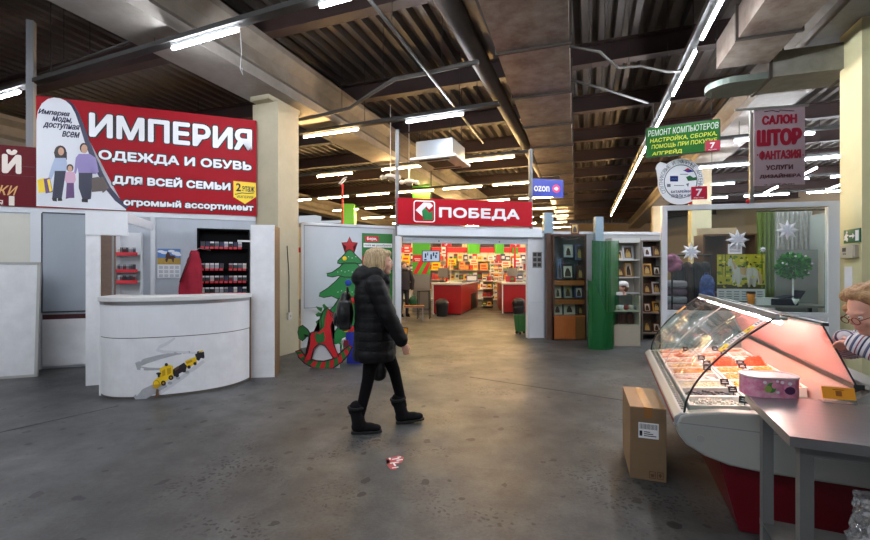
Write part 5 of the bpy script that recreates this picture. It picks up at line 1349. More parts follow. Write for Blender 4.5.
# tills
till_top = M('till_top', (206, 206, 202), 0.35, 0.2)
def till(px0, px1, Y, L, num, label, rz):
    x0, x1 = PX(px0, Y), PX(px1, Y); w = x1 - x0
    t = thing('checkout', label, 'checkout', (x0, Y, 0), rz)
    m = MB(); m.box(0.02, w, 0, .03, .04, 1.0); m.build('end_panel', red_paint, t, bevel=.01)
    m = MB(); m.box(w - .03, w, .03, L, .04, 1.0); m.build('side_panel', red_paint, t)
    m = MB(); m.box(.02, .05, .03, L, .04, 1.0); m.build('side_panel', red_paint, t)
    m = MB(); m.box(.05, w - .03, .05, L, 0, .04); m.build('plinth', black_plastic, t)
    m = MB(); m.box(-.03, w + .05, -.05, L, 1.0, 1.07); m.build('counter_top', till_top, t, bevel=.01)
    m = MB(); m.box(w * .45, w + .02, .5, L - .1, 1.07, 1.08); m.build('conveyor_belt', dark_metal, t)
    m = MB(); m.box(-.01, .02, 0, .06, 0, 1.0); m.build('corner_post', alu_white, t)
    m = MB(); m.box(w - .002, w + .012, L * .55, L * .85, .04, .6); m.build('recess', black_plastic, t)
    # pole with lane number
    p = thing('lane_sign', 'red pole with lane number %s above the %s' % (num, 'first till' if num == '3' else 'second till'), 'sign', (x0 + w * .52 * cos(rz) , Y + .9, 1.085), rz)
    m = MB(); m.cyl((0, 0, 0), (0, 0, 1.25), .035, n=10); m.build('pole', shop_red, p)
    m = MB(); m.box(-.17, .17, -.08, .08, 1.25, 1.5); bx = m.build('sign_box', shop_red, p)
    lettering(bx, num, -.05, .05, 1.29, 1.46, -.081, ink_white, bold=.03)
    # screen and payment stand
    s = thing('till_monitor', 'grey cash register screen on the %s' % ('first till' if num == '3' else 'second till'), 'monitor', (x0 + w * .38 * cos(rz), Y + .55, 1.07), rz)
    m = MB(); m.box(-.1, .1, -.08, .08, 0, .03); m.cyl((0, 0, .03), (0, .0, .2), .025, n=8); m.build('foot', black_plastic, s)
    m = MB(); m.box(-.18, .18, -.02, .02, .16, .5); m.build('screen', M('monitor_grey', (120, 118, 114), 0.4), s, bevel=.01)
    g = thing('plexiglass_screen', 'clear plexiglass guard standing on the %s' % ('first till' if num == '3' else 'second till'), 'guard', (x0 + w * .8, Y + .25, 1.07), rz)
    m = MB(); m.box(-.16, .2, 0, .006, .03, .75); m.build('pane', pane_glass, g); m = MB(); m.box(-.17, .21, -.03, .035, 0, .03); m.box(-.17, -.155, -.01, .015, .03, .76); m.build('holder', alu_white, g)
    return t
till(433, 461.5, 14.2, 3.5, '3', 'long red checkout with pale top, left of the two in the shop', radians(-15))
till(502.5, 536, 14.5, 2.7, '4', 'red checkout with pale top partly behind the right entrance jamb', radians(-4))
# things on the tills
q = Vector((PX(487, 15.4), 15.4, 1.08)); m = MB(); m.box(-.2, .2, -.12, .12, 0, .22, 0); m.box(-.17, .17, -.123, -.12, .03, .19, 1)
tag(m.build('carton', [M('carton_blue', (70, 90, 160), 0.4), ink_white], loc=(PX(472, 15.6), 15.6, 1.085), rz=radians(-8)), 'blue and white carton on the belt of the first till', 'carton')
for i, px in enumerate((508, 512)): packet((PX(px, 14.9), 14.9, 1.085), .16, .12, .2, 'small packet on the top of the second till', 'packets on the second till')
# swing-lid bins
def bin_(px, Y, label):
    t = thing('swing_bin', label, 'bin', (PX(px, Y), Y, 0)); m = MB()
    m.lathe([(.17, 0), (.18, .02), (.21, .36), (.215, .38)], 20, sx=1, sy=.8); m.build('body', black_plastic, t, smooth=True)
    m = MB(); m.lathe([(.222, .36), (.224, .40), (.21, .47), (.16, .53), (.08, .565), (.01, .572)], 20, sx=1, sy=.8); m.build('lid', M('bin_lid', (44, 44, 46), 0.4), t, smooth=True)
    m = MB(); m.box(-.11, .11, -.205, -.16, .40, .47); m.build('flap', M('bin_flap', (30, 30, 32), 0.4), t)
bin_(442, 13.65, 'black swing-lid bin before the left red checkout')
bin_(518.5, 14.15, 'black swing-lid bin before the right red checkout')
# bench and stool
t = thing('bench', 'low wooden-topped bench with grey metal legs just inside the entrance', 'bench', (PX(414, 12.4), 12.4, 0), radians(4))
m = MB(); m.box(-.30, .30, -.17, .17, .42, .45); m.build('seat', wood, t, bevel=.005)
for sx in (-.26, .26):
    for sy in (-.13, .13): m = MB(); m.box(sx - .014, sx + .014, sy - .014, sy + .014, 0, .42); m.build('leg', alu, t)
m = MB(); m.box(-.26, .26, -.008, .008, .38, .42); m.build('rail', alu, t)
t = thing('bar_stool', 'tall black metal stool behind the low wooden bench', 'stool', (PX(424, 13.0), 13.0, 0), radians(-6))
m = MB(); m.box(-.19, .19, -.17, .17, .84, .87); m.build('seat', black_plastic, t, bevel=.006)
for sx in (-.17, .17):
    for sy in (-.15, .15): m = MB(); m.cyl((sx, sy, .84), (sx * 1.1, sy * 1.1, 0), .013, n=8); m.build('leg', dark_metal, t)
m = MB(); m.tube([(-.18, -.16, .28), (.18, -.16, .28), (.18, .16, .28), (-.18, .16, .28)], .009, 6, closed=True); m.build('footrest', dark_metal, t)
# green shopping basket on wheels
t = thing('shopping_basket', 'green wheeled shopping basket by the right entrance jamb', 'basket', (PX(522, 9.85), 9.85, 0), radians(20))
gb = M('basket_green', (26, 96, 48), 0.45); m = MB()
def bas(u, v):
    s = .8 + .2 * v; P_ = rrect(-.17 * s, .17 * s, -.12 * s, .12 * s, .03, 3); a = P_[int(round(u * (len(P_)))) % len(P_)]; return (a[0], a[1], .08 + .36 * v)
m.grid(bas, 16, 6); m.prism(rrect(-.136, .136, -.096, .096, .03, 3), .075, .085, plane='xy'); m.build('tub', gb, t)
m = MB(); m.tube([(a, b, .445) for a, b in rrect(-.175, .175, -.125, .125, .03, 3)], .012, 6, closed=True); m.build('rim', M('basket_rim', (22, 80, 40), 0.45), t)
for sx in (-.1, .1):
    for sy in (-.07, .07): m = MB(); m.cyl((sx, sy - .01, .035), (sx, sy + .01, .035), .035, n=12); m.build('wheel', black_plastic, t)
m = MB()
for sx in (-.1, .1): m.box(sx - .006, sx + .006, -.07, .07, .035, .08)
m.build('axle', dark_metal, t)
m = MB(); m.tube([(-.15, .1, .44), (-.15, .13, .62), (.15, .13, .62), (.15, .1, .44)], .01, 6); m.build('handle', black_plastic, t)
# shopper just inside
pr = clothed('person', 'shopper in dark fur-hooded jacket standing just inside the entrance at left', (PX(404, 13.6), 13.6, 0), radians(-70), M('dark_jacket', (30, 24, 30), 0.7, var=.2), M('dark_trousers', (26, 26, 32), 0.8), M('brown_hair', (120, 92, 70), 0.7), 1.05)
m = MB(); m.tube([(.0 + .10 * cos(a * pi / 8), .115 * sin(a * pi / 8), 1.47 + .02 * cos(a * pi / 4)) for a in range(16)], .045, 8, closed=True); m.build('fur_collar', M('grey_fur', (150, 132, 116), 0.95, bump=.6, bs=60, var=.4, vs=30), pr, smooth=True)
q = pr.matrix_basis @ Vector((.07, .27, .71))
t = thing('carrier_bag', 'green carrier bag held by the shopper inside the entrance', 'bag', (q.x, q.y, q.z - .415), 0)
blob('sack', [('e', (0, 0, .16), (.14, .09, .17)), ('e', (0, 0, .06), (.13, .09, .06)), ('e', (.02, 0, .28), (.09, .06, .07))], M('bag_green', (24, 84, 50), 0.4, var=.3), t, .016, 2)
m = MB(); m.tube([(-.05, 0, .30), (-.03, 0, .42), (.03, 0, .42), (.05, 0, .30)], .008, 6); m.build('handle', M('bag_green', (24, 84, 50)), t)
# red post and cameras over the shop
t = thing('red_post', 'thin red post with white angled head rising behind the white partition', 'post', (PX(342.5, 12), 12, 0))
m = MB(); m.cyl((0, 0, 0), (0, 0, PZ(184, 12)), .03, n=10); m.build('pole', shop_red, t)
z = PZ(184, 12); m = MB(); m.bar((-.1, 0, z), (.03, 0, z + .16), .03, .03); m.bar((.03, 0, z + .16), (.13, 0, z + .2), .03, .03); m.bar((-.06, 0, z - .02), (.1, 0, z + .14), .03, .03); m.build('bracket', alu_white, t)
for px, py, Y, lab in ((390.5, 178, 10.5, 'white dome camera with side spots hanging over the left entrance post'), (409, 183, 11.5, 'round white camera cluster hanging over the red shop name board')):
    q = Vector((PX(px, Y), Y, PZ(py, Y))); t = thing('security_camera', lab, 'camera', q)
    m = MB(); m.lathe([(.03, .1), (.13, .08), (.15, .02), (.14, 0), (.02, 0)], 16); m.build('base', white_plastic, t, smooth=True)
    m = MB(); m.ell((0, 0, 0), (.1, .1, .08), 14, 8); m.build('dome', M('dome_glass', (120, 112, 104), 0.15), t, smooth=True)
    for sx in (-.2, .2): m = MB(); m.ell((sx, 0, .02), (.07, .07, .06), 12, 8); m.bar((sx * .4, 0, .05), (sx, 0, .05), .02, .02); m.build('spot_head', white_plastic, t, smooth=True)
    m = MB(); m.cyl((0, 0, .09), (0, 0, 5.62 - q.z), .012, n=8); m.build('drop_rod', alu_white, t)
# ================================================================== showcases right of the entrance
RW = Fr(PX(545, 9.45), 9.45, 3.0)
xr1 = RW.u(665); zr = PZ(232, 9.45)
ebar(RW, 0, xr1, 0.0, 0.05, 0, zr, 'wall_showcase', M('stall_wall', (186, 190, 192), 0.45, var=0.1, vs=2))
ebar(RW, 0, xr1, -0.03, -0.001, zr - 0.05, zr + 0.01, 'trim_12', alu_white)
blue_post = M('pale_blue_post', (140, 164, 180), 0.4, 0.2)
for px, w, lab in ((548, .10, 'pale blue square post between the entrance jamb and wooden showcase'), (598.5, .09, 'pale blue square post behind the green mesh screen')):
    u = RW.u(px, -0.14); a = RW.w(u, -0.14); m = MB(); m.box(-w, w, -w * .6, w * .6, 0, PZ(213 if px < 570 else 217, a.y)); tag(m.build('square_post', blue_post, loc=(a.x, a.y, 0), rz=RW.a), lab, 'post')
# ------------------------------------------------------------------ wooden glass showcase
SY = 8.95; sx0, sx1 = PX(553, SY), PX(586.5, SY); W = sx1 - sx0; zt = PZ(234, SY)
t = thing('showcase', 'tall wooden glass showcase of framed pictures right of the entrance', 'showcase', (sx0, SY, 0))
zsh = [PZ(p, SY) for p in (339.5, 316.5, 304.5, 298.5, 285.5, 279.5)]
m = MB(); m.box(0, W * .68, 0, .03, .02, zsh[1] - .01); m.build('base_door', wood, t, bevel=.004)
m = MB(); m.box(W * .69, W, 0, .03, .02, zsh[1] - .01); m.build('base_door', M('brown_wood', (120, 84, 44), 0.4, var=.25, vs=5, stretch=(8, 8, 1)), t, bevel=.004)
m = MB(); m.box(0, W, .0, .42, zsh[1] - .01, zsh[1] + .02); m.build('shelf_board', wood, t)
m = MB(); m.box(.03, W - .03, .05, .08, zsh[2], zsh[3]); m.box(.03, W - .03, .05, .42, zsh[3] - .02, zsh[3]); m.build('shelf_board', wood, t)
m = MB(); m.box(.03, W - .03, .05, .08, zsh[4], zsh[5]); m.box(.03, W - .03, .05, .42, zsh[5] - .02, zsh[5]); m.build('shelf_board', wood, t)
m = MB(); m.box(0, .03, 0, .45, 0, zt); m.build('side_post', dark_wood, t); m = MB(); m.box(W - .03, W, 0, .45, 0, zt); m.build('side_post', dark_wood, t)
m = MB(); m.box(.03, W - .03, 0, .43, zt - .05, zt); m.build('top_board', dark_wood, t)
m = MB(); m.box(.03, W - .03, .43, .45, 0, zt); m.build('back_panel', M('showcase_back', (112, 112, 122), 0.5, var=.3, vs=4), t)
m = MB(); m.box(-.10, 0, .10, .45, 0, zt + .03); m.build('side_board', M('side_brown', (96, 70, 56), 0.5, var=.2), t)
m = MB(); m.box(.03, W - .03, .012, .016, zsh[1] + .02, zt - .05); m.build('glass_door', pane_glass, t)
icon_bg = M('icon_gold', (190, 160, 96), 0.35, 0.3); icon_dk = M('icon_dark', (70, 50, 40), 0.5); icon_pale = M('icon_pale', (214, 206, 190), 0.5)
frames = {'black': M('frame_black', (24, 22, 22), 0.35), 'white': M('frame_white', (214, 208, 194), 0.4), 'silver': M('frame_silver', (176, 182, 196), 0.3, 0.6), 'brown': M('frame_brown', (92, 50, 30), 0.4), 'gold': M('frame_gold', (170, 130, 60), 0.35, 0.5), 'blue': M('frame_blue', (86, 96, 140), 0.35)}
def picture(loc, w, h, fr, label, group=None, inner=None, tilt=8, rz=0.0, arch=False):
    t = thing('framed_picture', label, 'picture', loc, rz, group); Mx = Matrix.Rotation(radians(-tilt), 4, 'X')
    b = w * .16; m = MB()
    m.box(-w / 2, -w / 2 + b, -.012, .006, 0, h, 0, Mx); m.box(w / 2 - b, w / 2, -.012, .006, 0, h, 0, Mx); m.box(-w / 2 + b, w / 2 - b, -.012, .006, 0, b, 0, Mx); m.box(-w / 2 + b, w / 2 - b, -.012, .006, h - b, h, 0, Mx); m.build('frame', frames[fr], t)
    m = MB(); m.box(-w / 2 + b * .8, w / 2 - b * .8, -.004, .004, b * .8, h - b * .8, 0, Mx); m.build('backing', inner or icon_pale, t)
    m = MB(); wi = w / 2 - b * 1.2
    pts = [(-wi * .8, b * 1.3), (wi * .8, b * 1.3), (wi * .75, h * .42), (wi * .3, h * .5)] + [(wi * .42 * cos(a * pi / 6), h * .62 + wi * .5 * sin(a * pi / 6)) for a in range(0, 7)] + [(-wi * .3, h * .5), (-wi * .75, h * .42)]
    m.prism(pts, -.0065, -.0045)
    for v in m.bm.verts: v.co = Mx @ v.co
    m.build('figure', icon_dk if inner is not icon_dk else icon_bg, t)
    m = MB(); m.bar((0, .008, h * .7), (0, .008 + h * .28, 0.004), .012, .004); m.build('prop', icon_dk, t)
    return t
def sc(px, z, yy=.2): return (PX(px, SY + yy), SY + yy, z)
for px, z, w, h, fr, lab, inn in ((560, zsh[5], .12, .46, 'blue', 'tall narrow blue frame on the upper shelf of the wooden showcase', M('icon_blue', (120, 130, 170), .5)), (568.5, zsh[5] + .48, .2, .28, 'silver', 'silver round-topped icon at the top of the wooden showcase', None), (580, zsh[5] + .42, .2, .34, 'blue', 'dark blue framed icon at top right of the wooden showcase', icon_dk),
                              (568, zsh[5], .27, .33, 'black', 'black framed icon in the middle of the wooden showcase', icon_pale), (580.5, zsh[5], .16, .3, 'brown', 'brown framed icon right of the black frame in the wooden showcase', icon_dk),
                              (558, zsh[3], .13, .25, 'white', 'small white frame on the left of the showcase middle shelf', None), (568, zsh[3], .18, .27, 'silver', 'silver framed icon in the centre of the showcase middle shelf', icon_bg), (579, zsh[3], .18, .24, 'blue', 'bluish framed icon on the right of the showcase middle shelf', None),
                              (557.5, zsh[1] + .02, .20, .24, 'white', 'white framed icon at left above the showcase door', icon_pale), (569.5, zsh[1] + .02, .24, .24, 'white', 'broad white framed icon beside another above the showcase door', icon_pale), (580.5, zsh[1] + .02, .12, .22, 'brown', 'small brown framed picture at right above the showcase door', icon_dk)):
    picture(sc(px, z + .002, .24 if z > zsh[5] + .1 else .18), w, h, fr, lab, None, inn)
for z in (zsh[5] + .40, zsh[5] + .46):
    pass
m = MB(); m.box(W * .25, W * .95, .2, .43, zsh[5] + .395, zsh[5] + .415); m.build('glass_shelf', pane_glass, t)
q = sc(575, zt, .05); picture((q[0], q[1], zt), .17, .24, 'brown', 'small red brown icon standing on top of the wooden showcase', None, icon_bg)
# ------------------------------------------------------------------ green mesh screen
t = thing('mesh_screen', 'folded green plastic mesh screen standing between the showcase and white shelves', 'screen', (PX(603, 8.1), 8.1, 0))
def mesh_mat():
    m = bpy.data.materials.new('green_mesh'); m.use_nodes = True; nt = m.node_tree; b = nt.nodes['Principled BSDF']
    b.inputs['Base Color'].default_value = rgb(20, 104, 50); b.inputs['Roughness'].default_value = .4
    tc = nt.nodes.new('ShaderNodeTexCoord'); mp = nt.nodes.new('ShaderNodeMapping'); mp.inputs['Rotation'].default_value = (0, pi / 4, 0); ck = nt.nodes.new('ShaderNodeTexVoronoi'); ck.inputs['Scale'].default_value = 34; ck.inputs['Randomness'].default_value = 0.0
    nt.links.new(tc.outputs['Object'], mp.inputs[0]); nt.links.new(mp.outputs[0], ck.inputs['Vector'])
    rm = nt.nodes.new('ShaderNodeValToRGB'); rm.color_ramp.elements[0].position = .3; rm.color_ramp.elements[1].position = .42; rm.color_ramp.elements[0].color = (.22, .22, .22, 1); rm.color_ramp.elements[1].color = (.74, .74, .74, 1)
    nt.links.new(ck.outputs['Distance'], rm.inputs[0]); nt.links.new(rm.outputs[0], b.inputs['Alpha']); return m
gm = mesh_mat()
def sheet(plan, z0, z1s, name, y_off=0.0):
    pts = [(PX(px, Y) - PX(603, 8.1), Y - 8.1 + y_off) for px, Y in plan]; m = MB(); n = len(pts)
    A = [m.bm.verts.new((a, b, z0)) for a, b in pts]; B_ = [m.bm.verts.new((a, b, z)) for (a, b), z in zip(pts, z1s)]
    for i in range(n - 1): m._f([A[i], A[i + 1], B_[i + 1], B_[i]])
    return m.build(name, gm, t, recalc=False, solid=.006)
sheet([(593, 8.5), (592, 8.1), (600, 7.95), (606, 8.0), (611, 8.05), (618.5, 8.55)], .01, [2.1, 2.07, 2.05, 2.05, 2.06, 2.1], 'mesh_panel')
sheet([(588, 8.35), (588.5, 8.0), (594, 7.9), (606, 7.86), (613, 7.95)], .0, [1.32, 1.3, 1.28, 0.72, 0.7], 'front_flap')
m = MB()
for px, Y, h in ((593, 8.5, 2.1), (618.5, 8.55, 2.1), (588, 8.35, 1.32), (606, 8.0, 2.05)): m.cyl((PX(px, Y) - PX(603, 8.1), Y - 8.1, 0), (PX(px, Y) - PX(603, 8.1), Y - 8.1, h), .009, n=8)
m.build('support_rods', M('mesh_edge', (16, 76, 34), .4), t)
# ------------------------------------------------------------------ white shelf unit and glass counter
HY = 9.13; hx0, hx1 = PX(611, HY), PX(641, HY); w = hx1 - hx0
t = thing('shelf_unit', 'pale open shelf unit with leaning frames behind the glass counter', 'shelf', (hx0, HY, 0)); shelf_beige = M('shelf_beige', (176, 170, 158), .5, var=.06)
zt = PZ(238, HY); zz = [PZ(259.5, HY), PZ(277, HY), PZ(293, HY)]
m = MB(); m.box(0, w, .28, .3, 0, zt); m.build('back_panel', shelf_beige, t)
for x in (0, w - .025): m = MB(); m.box(x, x + .025, 0, .28, 0, zt); m.build('side_board', shelf_beige, t)
m = MB(); m.box(.025, w - .025, 0, .28, zt - .1, zt); m.build('header', M('header_white', (206, 208, 206), .4), t)
for z in zz: m = MB(); m.box(.025, w - .025, 0, .28, z - .02, z); m.build('shelf_board', white_lam, t)
def hp_(px, z, yy=.12): return (PX(px, HY + yy), HY + yy, z + .001)
for px, z, w_, h, fr, lab, inn in ((619, zz[0], .16, .2, 'white', 'small white frame on the pale unit top shelf, at left', icon_dk), (628.5, zz[0], .24, .32, 'silver', 'silver frame leaning on the pale unit top shelf', icon_dk), (620.5, zz[1], .2, .22, 'brown', 'brown frame on the pale unit second shelf, at left', icon_dk), (629, zz[1], .18, .34, 'gold', 'gold edged frame leaning on the pale unit second shelf', icon_pale)):
    picture(hp_(px, z), w_, h, fr, lab, None, inn, 14)
CY = 8.25; gx0, gx1 = PX(612, CY), PX(640.5, CY); w = gx1 - gx0; ztop = PZ(295.5, CY); zb = PZ(325, CY); zm = PZ(310.5, CY)
t = thing('glass_counter', 'low beige counter with a glazed display front beside the green mesh screen', 'counter', (gx0, CY, 0))
m = MB(); m.box(0, w, 0, .32, 0, zb); m.build('base', beige_lam, t, bevel=.004)
for x in (0, w - .02): m = MB(); m.box(x, x + .02, 0, .32, zb, ztop - .01); m.build('side_board', beige_lam, t)
m = MB(); m.box(.02, w - .02, .02, .3, zm - .03, zm); m.build('shelf_board', M('shelf_cream', (206, 198, 180), .5), t)
m = MB(); m.box(.02, w - .02, .3, .32, zb, ztop - .01); m.build('back_panel', M('counter_back', (108, 102, 98), .5), t)
m = MB(); m.box(0, w, 0, .32, ztop - .01, ztop); m.build('glass_top', pane_glass, t)
m = MB(); m.box(.02, w - .02, .002, .007, zb, ztop - .012); m.build('glass_front', pane_glass, t)
for i, px in enumerate((615, 622.5, 630.5)):
    picture((PX(px, CY + .15), CY + .15, zb + .001), .13, .2, 'brown', ('left', 'middle', 'right')[i] + ' of three dark red framed souvenirs low in the glass counter', None, M('souvenir_red', (110, 24, 30), .4), 6)
for i, px in enumerate((616, 621, 626, 631, 636)):
    x = PX(px, CY + .16); g = thing('souvenir_cup', 'small pale cup in the row of five on the glass counter shelf', 'cup', (x, CY + .16, zm + .001), 0, 'cups in the glass counter')
    cm = (icon_pale, ink_white, M('cup_red', (150, 50, 50), .4), icon_pale, M('cup_grey', (120, 116, 120), .4))[i]
    m = MB(); m.lathe([(.03, 0), (.04, .01), (.048, .09), (.042, .09), (.036, .02)], 14); m.build('bowl', cm, g, smooth=True)
    m = MB(); m.tube([(.044, 0, .07), (.075, 0, .065), (.072, 0, .03), (.042, 0, .025)], .006, 6); m.build('handle', cm, g, smooth=True)
g = thing('paper_box', 'small white box on top of the glass counter', 'box', (PX(617, CY + .2), CY + .2, ztop + .001)); m = MB(); m.box(-.09, .09, -.06, .06, 0, .05); m.build('carton', ink_white, g); m = MB(); m.box(-.092, .092, -.062, .062, .04, .056); m.build('lid', white_plastic, g)
# seller of this stall, seated behind the glass counter
pr = clothed('person', 'seated person in white cap and dark jacket behind the glass counter', (PX(622.5, 8.84), 8.84, 0.0), radians(-165), M('stall_jacket', (26, 24, 28), .7), M('dark_trousers', (26, 26, 32), .8), M('brown_hair', (120, 92, 70), .7), 0.98, sit=True)
blob('cap', [('e', (-.012, 0, 1.225), (.118, .102, .075)), ('e', (.07, 0, 1.20), (.05, .07, .018)), ('e', (-.05, 0, 1.18), (.09, .096, .06))], M('white_knit', (226, 224, 224), .8), pr, .012, 2)
st_ = thing('stool', 'dark stool under the seated person behind the glass counter', 'stool', (PX(622.5, 8.84), 8.84, 0)); m = MB(); m.lathe([(.14, .37), (.15, .38), (.15, .40), (.14, .405)], 16); m.build('seat', black_plastic, st_)
for a in range(4): m = MB(); m.cyl((.1 * cos(a * pi / 2), .1 * sin(a * pi / 2), .37), (.14 * cos(a * pi / 2), .14 * sin(a * pi / 2), 0), .012, n=8); m.build('leg', dark_metal, st_)
# ------------------------------------------------------------------ dark shelf unit
DY = 9.05; dx0, dx1 = PX(642, DY), PX(664, DY); w = dx1 - dx0
t = thing('shelf_unit', 'dark brown open shelf unit with framed pictures beside the glazed stall', 'shelf', (dx0, DY, 0))
zt = PZ(240, DY); zz = [PZ(p, DY) for p in (256, 275.5, 294, 312.5, 333)]; dsh = M('dark_shelf', (74, 62, 56), .5, var=.2)
m = MB(); m.box(0, w, .3, .32, 0, zt); m.build('back_panel', M('dark_shelf_back', (58, 50, 48), .5), t)
for x in (0, w - .02): m = MB(); m.box(x, x + .02, 0, .3, 0, zt); m.build('side_board', M('shelf_grey_side', (140, 134, 126), .5), t)
for z in zz + [zt]: m = MB(); m.box(.02, w - .02, 0, .3, z - .025, z); m.build('shelf_board', M('shelf_brown_edge', (118, 108, 98), .5), t)
k = 0
for r, z in enumerate(zz):
    for px in (647.5, 657):
        nm = ('top', 'second', 'third', 'fourth', 'lowest')[r]
        picture((PX(px, DY + .12), DY + .12, z + .001), .16 + .02 * (k % 3), .2 + .03 * ((k * 7) % 3), ('silver', 'brown', 'gold', 'black', 'brown')[k % 5], '%s frame on the %s shelf of the dark brown unit' % ('left' if px < 650 else 'right', nm), None, (icon_pale, icon_dk, icon_dk)[k % 3], 12); k += 1

# ================================================================== glazed stall on the right
gx1 = GP.u(838); zt = (GP.pt(664, 206)[1] + GP.pt(835, 201)[1]) / 2
for nm, a, b, z0, z1 in (('post', -.035, .035, 0, zt), ('post', gx1 - .13, gx1, 0, zt), ('rail', .035, gx1 - .13, zt - .07, zt), ('rail', .035, gx1 - .13, .86, .92)):
    ebar(GP, a, b, -.035, .035, z0, z1, 'window_frame', alu_white)
ebar(GP, .035, gx1 - .13, -.02, .02, 0, .86, 'wall_stall', worn_white)
m = MB(); fbox(m, GP, .035, gx1 - .13, -.004, .004, .92, zt - .07); struct(m.build('window_9', pane_glass))
for px, py in ((690, 203), (748, 202)):
    u, z = GP.pt(px, py - .5, -.04); a = GP.w(u, -.04, z); m = MB(); m.ell((0, 0, 0), (.035, .012, .03), 10, 6)
    tag(m.build('tinsel_clip', santa_red, loc=(a.x, a.y, a.z), smooth=True), 'small red clip on the %s of the stall top rail' % ('left half' if px < 700 else 'right half'), 'clip')
# back of the stall
ebar(GP, GP.u(698, 2.3), gx1 - .2, 2.3, 2.36, 0, 2.3, 'wall_stall', M('stall_peach', (206, 178, 146), .6, var=.1))
ebar(GP, gx1 + .5, gx1 + .56, .06, 2.3, 0, 2.4, 'wall_stall', M('stall_grey_white', (196, 198, 194), .5, var=.12, vs=3))
def gpos(px, py, off): u, z = GP.pt(px, py, off); return GP.w(u, off, z)
def gbox(name, label, cat, px0, px1, py0, py1, off, th, mat, z0=None):
    u0, zt_ = GP.pt(px0, py0, off); u1, zb_ = GP.pt(px1, py1, off); zb_ = zb_ if z0 is None else z0
    m = MB(); w = (u1 - u0) / 2; m.box(-w, w, 0, th, 0, zt_ - zb_); return tag(m.build(name, mat, loc=GP.w((u0 + u1) / 2, off, zb_), rz=GP.a), label, cat)
# wooden cabinet inside
u0 = GP.u(703, 1.7); u1 = GP.u(757, 1.7); t = thing('cabinet', 'brown wooden cabinet with open top shelves inside the glazed stall', 'cabinet', GP.w(u0, 1.7, 0), GP.a); zc = GP.pt(720, 234, 1.7)[1]
cw = M('cabinet_brown', (110, 70, 44), .45, var=.25, vs=5, stretch=(6, 6, 1))
for a, b in ((0, .03), ((u1 - u0) * .45, (u1 - u0) * .45 + .03), (u1 - u0 - .03, u1 - u0)): m = MB(); m.box(a, b, 0, .4, 0, zc); m.build('side_board', cw, t)
m = MB(); m.box(0, u1 - u0, .4, .42, 0, zc); m.build('back_panel', cw, t)
for z in (.1, .6, 1.1, 1.5, zc): m = MB(); m.box(.03, u1 - u0 - .03, 0, .4, z - .03, z); m.build('shelf_board', cw, t)
for k, f in enumerate((.02, .47)): m = MB(); m.box((u1 - u0) * f + .02, (u1 - u0) * (f + .44), -.02, 0, .1, 1.08); d_ = m.build('door', cw, t); m = MB(); m.ell(((u1 - u0) * (f + .38), -.03, .7), (.012, .014, .012), 8, 6); m.build('knob', alu, d_)
# curtains
def curtain(name, label, px0, px1, py0, py1, off, mat, amp=.03, folds=6):
    u0, zt_ = GP.pt(px0, py0, off); u1, zb_ = GP.pt(px1, py1, off); w = u1 - u0
    m = MB(); m.grid(lambda a, b: (w * a, amp * sin(a * folds * 2 * pi) * (.6 + .4 * b), (zb_ - zt_) * b), folds * 10, 8)
    return tag(m.build(name, mat, loc=GP.w(u0, off, zt_), rz=GP.a, smooth=True, recalc=False, solid=.004), label, 'curtain')
curtain('curtain', 'olive green curtain hanging inside the glazed stall', 757, 775, 212, 300, 1.5, M('olive_cloth', (122, 142, 66), .8, var=.2, vs=3), .03, 4)
curtain('curtain', 'white patterned lace curtain hanging inside the glazed stall', 775, 812, 212, 252, 1.45, M('lace_white', (206, 204, 206), .8, var=.3, vs=18), .025, 8)
curtain('curtain', 'orange brown cloth hanging at the right inside the glazed stall', 812, 824, 214, 250, 1.4, M('orange_cloth', (186, 124, 84), .8, var=.2), .02, 3)
m = MB(); a = GP.pt(756, 212, 1.47); b = GP.pt(825, 212, 1.47); m.cyl((0, 0, 0), (b[0] - a[0], 0, 0), .012, n=8); tag(m.build('curtain_rod', dark_metal, loc=GP.w(a[0], 1.47, a[1] + .012), rz=GP.a), 'thin dark rod carrying the curtains in the glazed stall', 'rod')
gbox('grey_board', 'plain grey board standing at the right inside the glazed stall', 'board', 776, 818, 250, 318, 1.2, .04, M('grey_board', (150, 152, 154), .45, var=.15, vs=3), 0)
gbox('black_panel', 'narrow black upright panel at the right end of the glazed stall', 'panel', 826, 830, 252, 330, .3, .03, black_plastic, 0)
# work table inside
u0, u1 = GP.u(700, .9), GP.u(820, .9); zt_ = .97
t = thing('stall_table', 'grey work table inside the glazed stall', 'table', GP.w(u0, .55, 0), GP.a); w = u1 - u0
m = MB(); m.box(0, w, 0, .55, zt_ - .03, zt_); m.build('tabletop', M('stall_top', (150, 148, 144), .4), t)
for a in (.03, w - .07):
    for b in (.03, .48): m = MB(); m.box(a, a + .04, b, b + .04, 0, zt_ - .03); m.build('leg', dark_metal, t)
